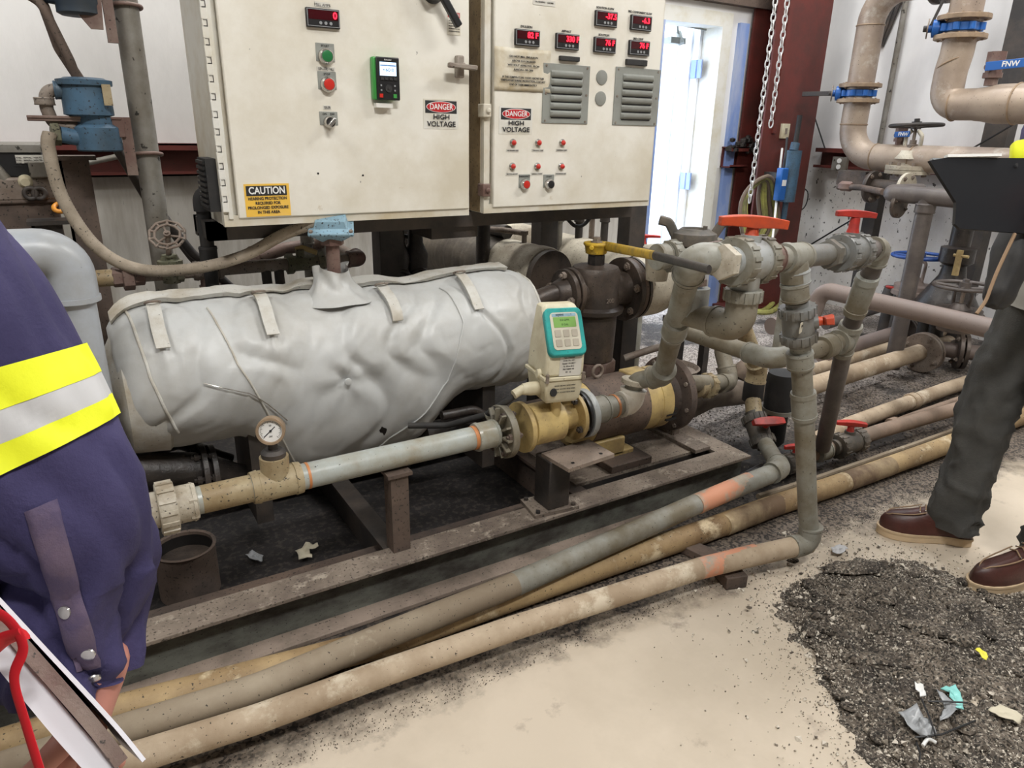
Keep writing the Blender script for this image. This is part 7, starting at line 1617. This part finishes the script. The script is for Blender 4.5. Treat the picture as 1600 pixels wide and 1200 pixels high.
MB().add(vs, fs).build('asphalt_debris', M['debris'], label='crumbled asphalt and gravel spread over the floor at lower right', cat='debris', kind='stuff', sharp=180)
mb = MB(); R_ = random.Random(5)
for i in range(420):
    p = V(R_.uniform(x0, x1), R_.uniform(y0, y1), 0)
    if inside(p) < .03: continue
    r_ = R_.choice([.006, .008, .011, .015, .022]); q_ = MB().sph((0, 0, 0), 1, 10); a_ = R_.uniform(0, 3); fl_ = R_.uniform(.35, .8)
    q_.v = [p + V((v.x * math.cos(a_) - v.y * math.sin(a_) * .7) * r_ * 1.3, (v.x * math.sin(a_) + v.y * math.cos(a_) * .7) * r_ * 1.3, .014 + v.z * r_ * fl_) * 1 + V(1, 1, 1) * 0 + v * r_ * .5 * noise.noise(v * 2.3 + V(i, 0, 0)) for v in q_.v]
    mb.add(q_.v, q_.f)
mb.build('asphalt_crumbs', M['debris'], label='knobbly asphalt crumbs bedded in the debris', cat='debris', kind='stuff', sharp=50)
# soot marks on the blanket
for k_, (cxp, cyp, rr_) in enumerate(((420, 668, 15), (409, 680, 11), (600, 672, 8))):
    o_ = []; n_ = 12; vs = [on_obj(bl, cxp, cyp, .0012)[0]]; fs = []
    for i in range(n_): a_ = 2 * PI * i / n_; w_ = rr_ * (.45 + .75 * random.random()); vs.append(on_obj(bl, cxp + w_ * math.cos(a_), cyp + w_ * math.sin(a_), .0008)[0])
    for i in range(n_): fs.append((0, 1 + i, 1 + (i + 1) % n_))
    MB().add(vs, fs).build('soot_mark', M['blacktar'], ve, sharp=180)
# loose grains
R_ = random.Random(11); mb = MB()
oct_v = [V(1, 0, 0), V(-1, 0, 0), V(0, 1, 0), V(0, -1, 0), V(0, 0, 1), V(0, 0, -1)]; oct_f = [(0, 2, 4), (2, 1, 4), (1, 3, 4), (3, 0, 4), (2, 0, 5), (1, 2, 5), (3, 1, 5), (0, 3, 5)]
def grain(p, r):
    M_ = Matrix.Rotation(R_.random() * 6, 3, V(R_.random() - .5, R_.random() - .5, R_.random() - .5).normalized()); mb.add([p + M_ @ V(v.x * r * R_.uniform(.6, 1.3), v.y * r * R_.uniform(.6, 1.3), v.z * r * .8) for v in oct_v], oct_f)
cnt = 0
while cnt < 15000:
    p = V(R_.uniform(x0 - .25, x1), R_.uniform(y0 - .2, y1 + .12), 0); d = inside(p)
    pr_ = math.exp(d * 13) * .6 if d < 0 else 1
    if R_.random() < pr_: grain(p + V(0, 0, .002 + (.014 * R_.random() if d > .03 else 0)), R_.uniform(.0010, .0034) if R_.random() < .95 else R_.uniform(.005, .010)); cnt += 1
mb.build('gravel_grains', M['grain'], label='small loose tan gravel grains scattered over and around the asphalt crumbs', cat='gravel', kind='stuff', sharp=10, mats=[M['grain_light'], M['grain_dark']], fm=lambda p: (1 if noise.cell(p * 170) > .1 else (2 if noise.cell(p * 170) < -.6 else 0)))
mb = MB(); 
for i in range(4200):
    x = R_.uniform(-.2, 3.2); y = 1.235 + abs(R_.gauss(0, .07)); 
    if x < 2 and y > 1.55: continue
    grain(V(x, y - .02, .002), R_.uniform(.0007, .0022))
for i in range(1500): grain(V(R_.uniform(1.8, 4.2), R_.uniform(1.5, 2.6), .003), R_.uniform(.002, .006))
mb.build('grit', M['grain_dark'], label='dark grit lying along the foot of the floor pipes', cat='grit', kind='stuff', sharp=10)
# a few big slabs of asphalt
for i, (px, py, L_, w_, a_, lab) in enumerate([(1335, 890, .10, .035, .1, 'long dark asphalt clod at the top edge of the debris'), (1452, 985, .07, .03, -.3, 'flat brown asphalt slab in the middle of the debris'), (1365, 1035, .08, .025, -.15, 'thin asphalt flake at the left of the debris'), (1238, 878, .02, .015, 0, 'small dark lump beside the pipe elbow'), (1385, 938, .035, .025, .5, 'tan lump of asphalt near the top of the heap'), (1170, 952, .008, .007, 0, 'tiny lone pebble on bare concrete left of the debris'), (1505, 1000, .05, .03, .2, 'dark slab edge beside the yellow scrap')]):
    c = uz(px, py, .012); vs = []; m_ = Matrix.Rotation(a_ + math.radians(-32), 3, 'Z'); mb = MB().sph((0, 0, 0), 1, 18, (1, 1, 1)); mb.v = [c + m_ @ V(v.x * L_ * (1 + .35 * noise.noise(v * 2 + V(i, 0, 0))), v.y * w_ * (1 + .4 * noise.noise(v * 2.6 + V(0, i, 0))), .006 + v.z * min(.014, L_ * .3) * (1 + .5 * noise.noise(v * 3))) for v in mb.v]
    mb.build('asphalt_chunk', M['debris'], label=lab, cat='asphalt chunk', group='asphalt chunks in the debris', sharp=50)
def scrap(name, lab, pts, m, z=.03, cr=.01, seed=0, cat='litter'):
    q0 = [uz(px, py, z) for px, py in pts]; q = []
    for k in range(len(q0)):
        a_, b_ = q0[k], q0[(k + 1) % len(q0)]
        for j in range(3): e = a_ + (b_ - a_) * (j / 3); q.append(e + (b_ - a_).cross(V(0, 0, 1)) * .14 * noise.noise(e * 90) * (1 if j else 0))
    c = sum(q, V(0, 0, 0)) / len(q); n = 7; vs = []; fs = []
    for i in range(n + 1):
        for k in range(len(q)): p = c + (q[k] - c) * (i / n) * (1 + .12 * noise.noise(q[k] * 60) + .0); vs.append(V(p.x, p.y, z + cr * 1.5 * (noise.noise(p * 55 + V(seed, 0, 0)) + .7 * abs(noise.noise(p * 120))) + cr * .6))
    for i in range(n):
        for k in range(len(q)): l = (k + 1) % len(q); fs.append((i * len(q) + k, i * len(q) + l, (i + 1) * len(q) + l, (i + 1) * len(q) + k))
    o = MB().add(vs, fs).build(name, m, label=lab, cat=cat, sharp=180); o.modifiers.new('s', 'SOLIDIFY').thickness = .001; return o
scrap('plastic_scrap', 'torn grey plastic bag scrap in the lower debris', [(1402, 1120), (1430, 1105), (1450, 1130), (1462, 1150), (1445, 1158), (1425, 1140)], M['plastic_grey'], .03, .012, 1)
scrap('plastic_scrap', 'small pale crumpled plastic piece beside the grey scrap', [(1428, 1068), (1442, 1072), (1446, 1090), (1436, 1093)], M['txtw'], .035, .008, 2)
scrap('wrapper', 'teal edged wrapper lying on the lower debris', [(1468, 1078), (1492, 1072), (1502, 1090), (1506, 1112), (1490, 1104), (1482, 1084)], M['teal_trash'], .03, .006, 3)
scrap('plastic_scrap', 'dark folded plastic strip under the teal wrapper', [(1462, 1082), (1475, 1090), (1500, 1108), (1480, 1125), (1468, 1130), (1478, 1108)], M['plastic_grey'], .026, .008, 4)
scrap('cardboard_scrap', 'tan cardboard scrap at the lower right edge of the debris', [(1543, 1112), (1562, 1101), (1600, 1120), (1592, 1133), (1560, 1120)], M['card'], .03, .004, 5)
scrap('plastic_scrap', 'small yellow plastic scrap on the dark debris', [(1523, 1016), (1530, 1012), (1544, 1028), (1540, 1034)], M['hiviz_dull'], .035, .004, 6)
scrap('foil_scrap', 'small silvery crumpled foil on bare floor above the debris', [(1298, 858), (1312, 852), (1325, 860), (1316, 868), (1302, 866)], M['silvertape'], .012, .008, 7)
scrap('paper_scrap', 'pale torn paper scrap inside the skid under the gauge line', [(462, 865), (478, 852), (496, 850), (498, 858), (484, 862), (488, 872), (466, 876)], M['card'], .012, .01, 8)
scrap('paper_scrap', 'small grey torn scrap left of the pale one inside the skid', [(384, 870), (394, 864), (412, 870), (408, 880), (394, 876)], M['plastic_grey'], .012, .01, 9)
for i, (pts, lab) in enumerate([([(1440, 1092), (1452, 1120), (1462, 1150)], 'black zip tie standing in the grey plastic scrap'), ([(1430, 1152), (1470, 1148), (1524, 1126)], 'long black zip tie crossing the lower debris'), ([(1450, 1096), (1480, 1096), (1512, 1098)], 'black tie lying across the teal wrapper'), ([(1432, 1160), (1438, 1178), (1436, 1190)], 'short black tie at the bottom of the debris')]):
    MB().tube([uz(px, py, .038 + .01 * math.sin(k)) for k, (px, py) in enumerate(pts)], .0022, n=6).build('zip_tie', M['black'], label=lab, cat='zip tie', group='zip ties in the debris')
MB().tube(catmull([uz(1442, 1165, .03), uz(1450, 1155, .035), uz(1462, 1160, .03)], 6), .004, n=8).build('white_clip', M['txtw'], label='small curved white plastic clip at the bottom of the debris', cat='litter')
# overhead fixtures of the ceiling lamps
for i, (x, y, yaw) in enumerate([(.6, -.9, 0), (3.6, .4, 0), (1.5, 3.0, 0), (-1.8, 1.2, 0), (4.0, 3.0, 0)]):
    lt = thing('high_bay_lamp', ['ceiling lamp above the viewer', 'ceiling lamp above the boots', 'ceiling lamp above the cabinets', 'ceiling lamp above the left worker', 'ceiling lamp above the doorway corner'][i], 'ceiling lamp', (x, y, 4.12))
    MB().bb((x - .7, y - .3, 4.12), (x + .7, y + .3, 4.2)).build('housing', M['white'], lt)
    for sx in (-.5, .5): MB().cyl((x + sx, y, 4.2), (x + sx, y, 4.6), .006, n=6).build('hanger', M['galv'], lt)
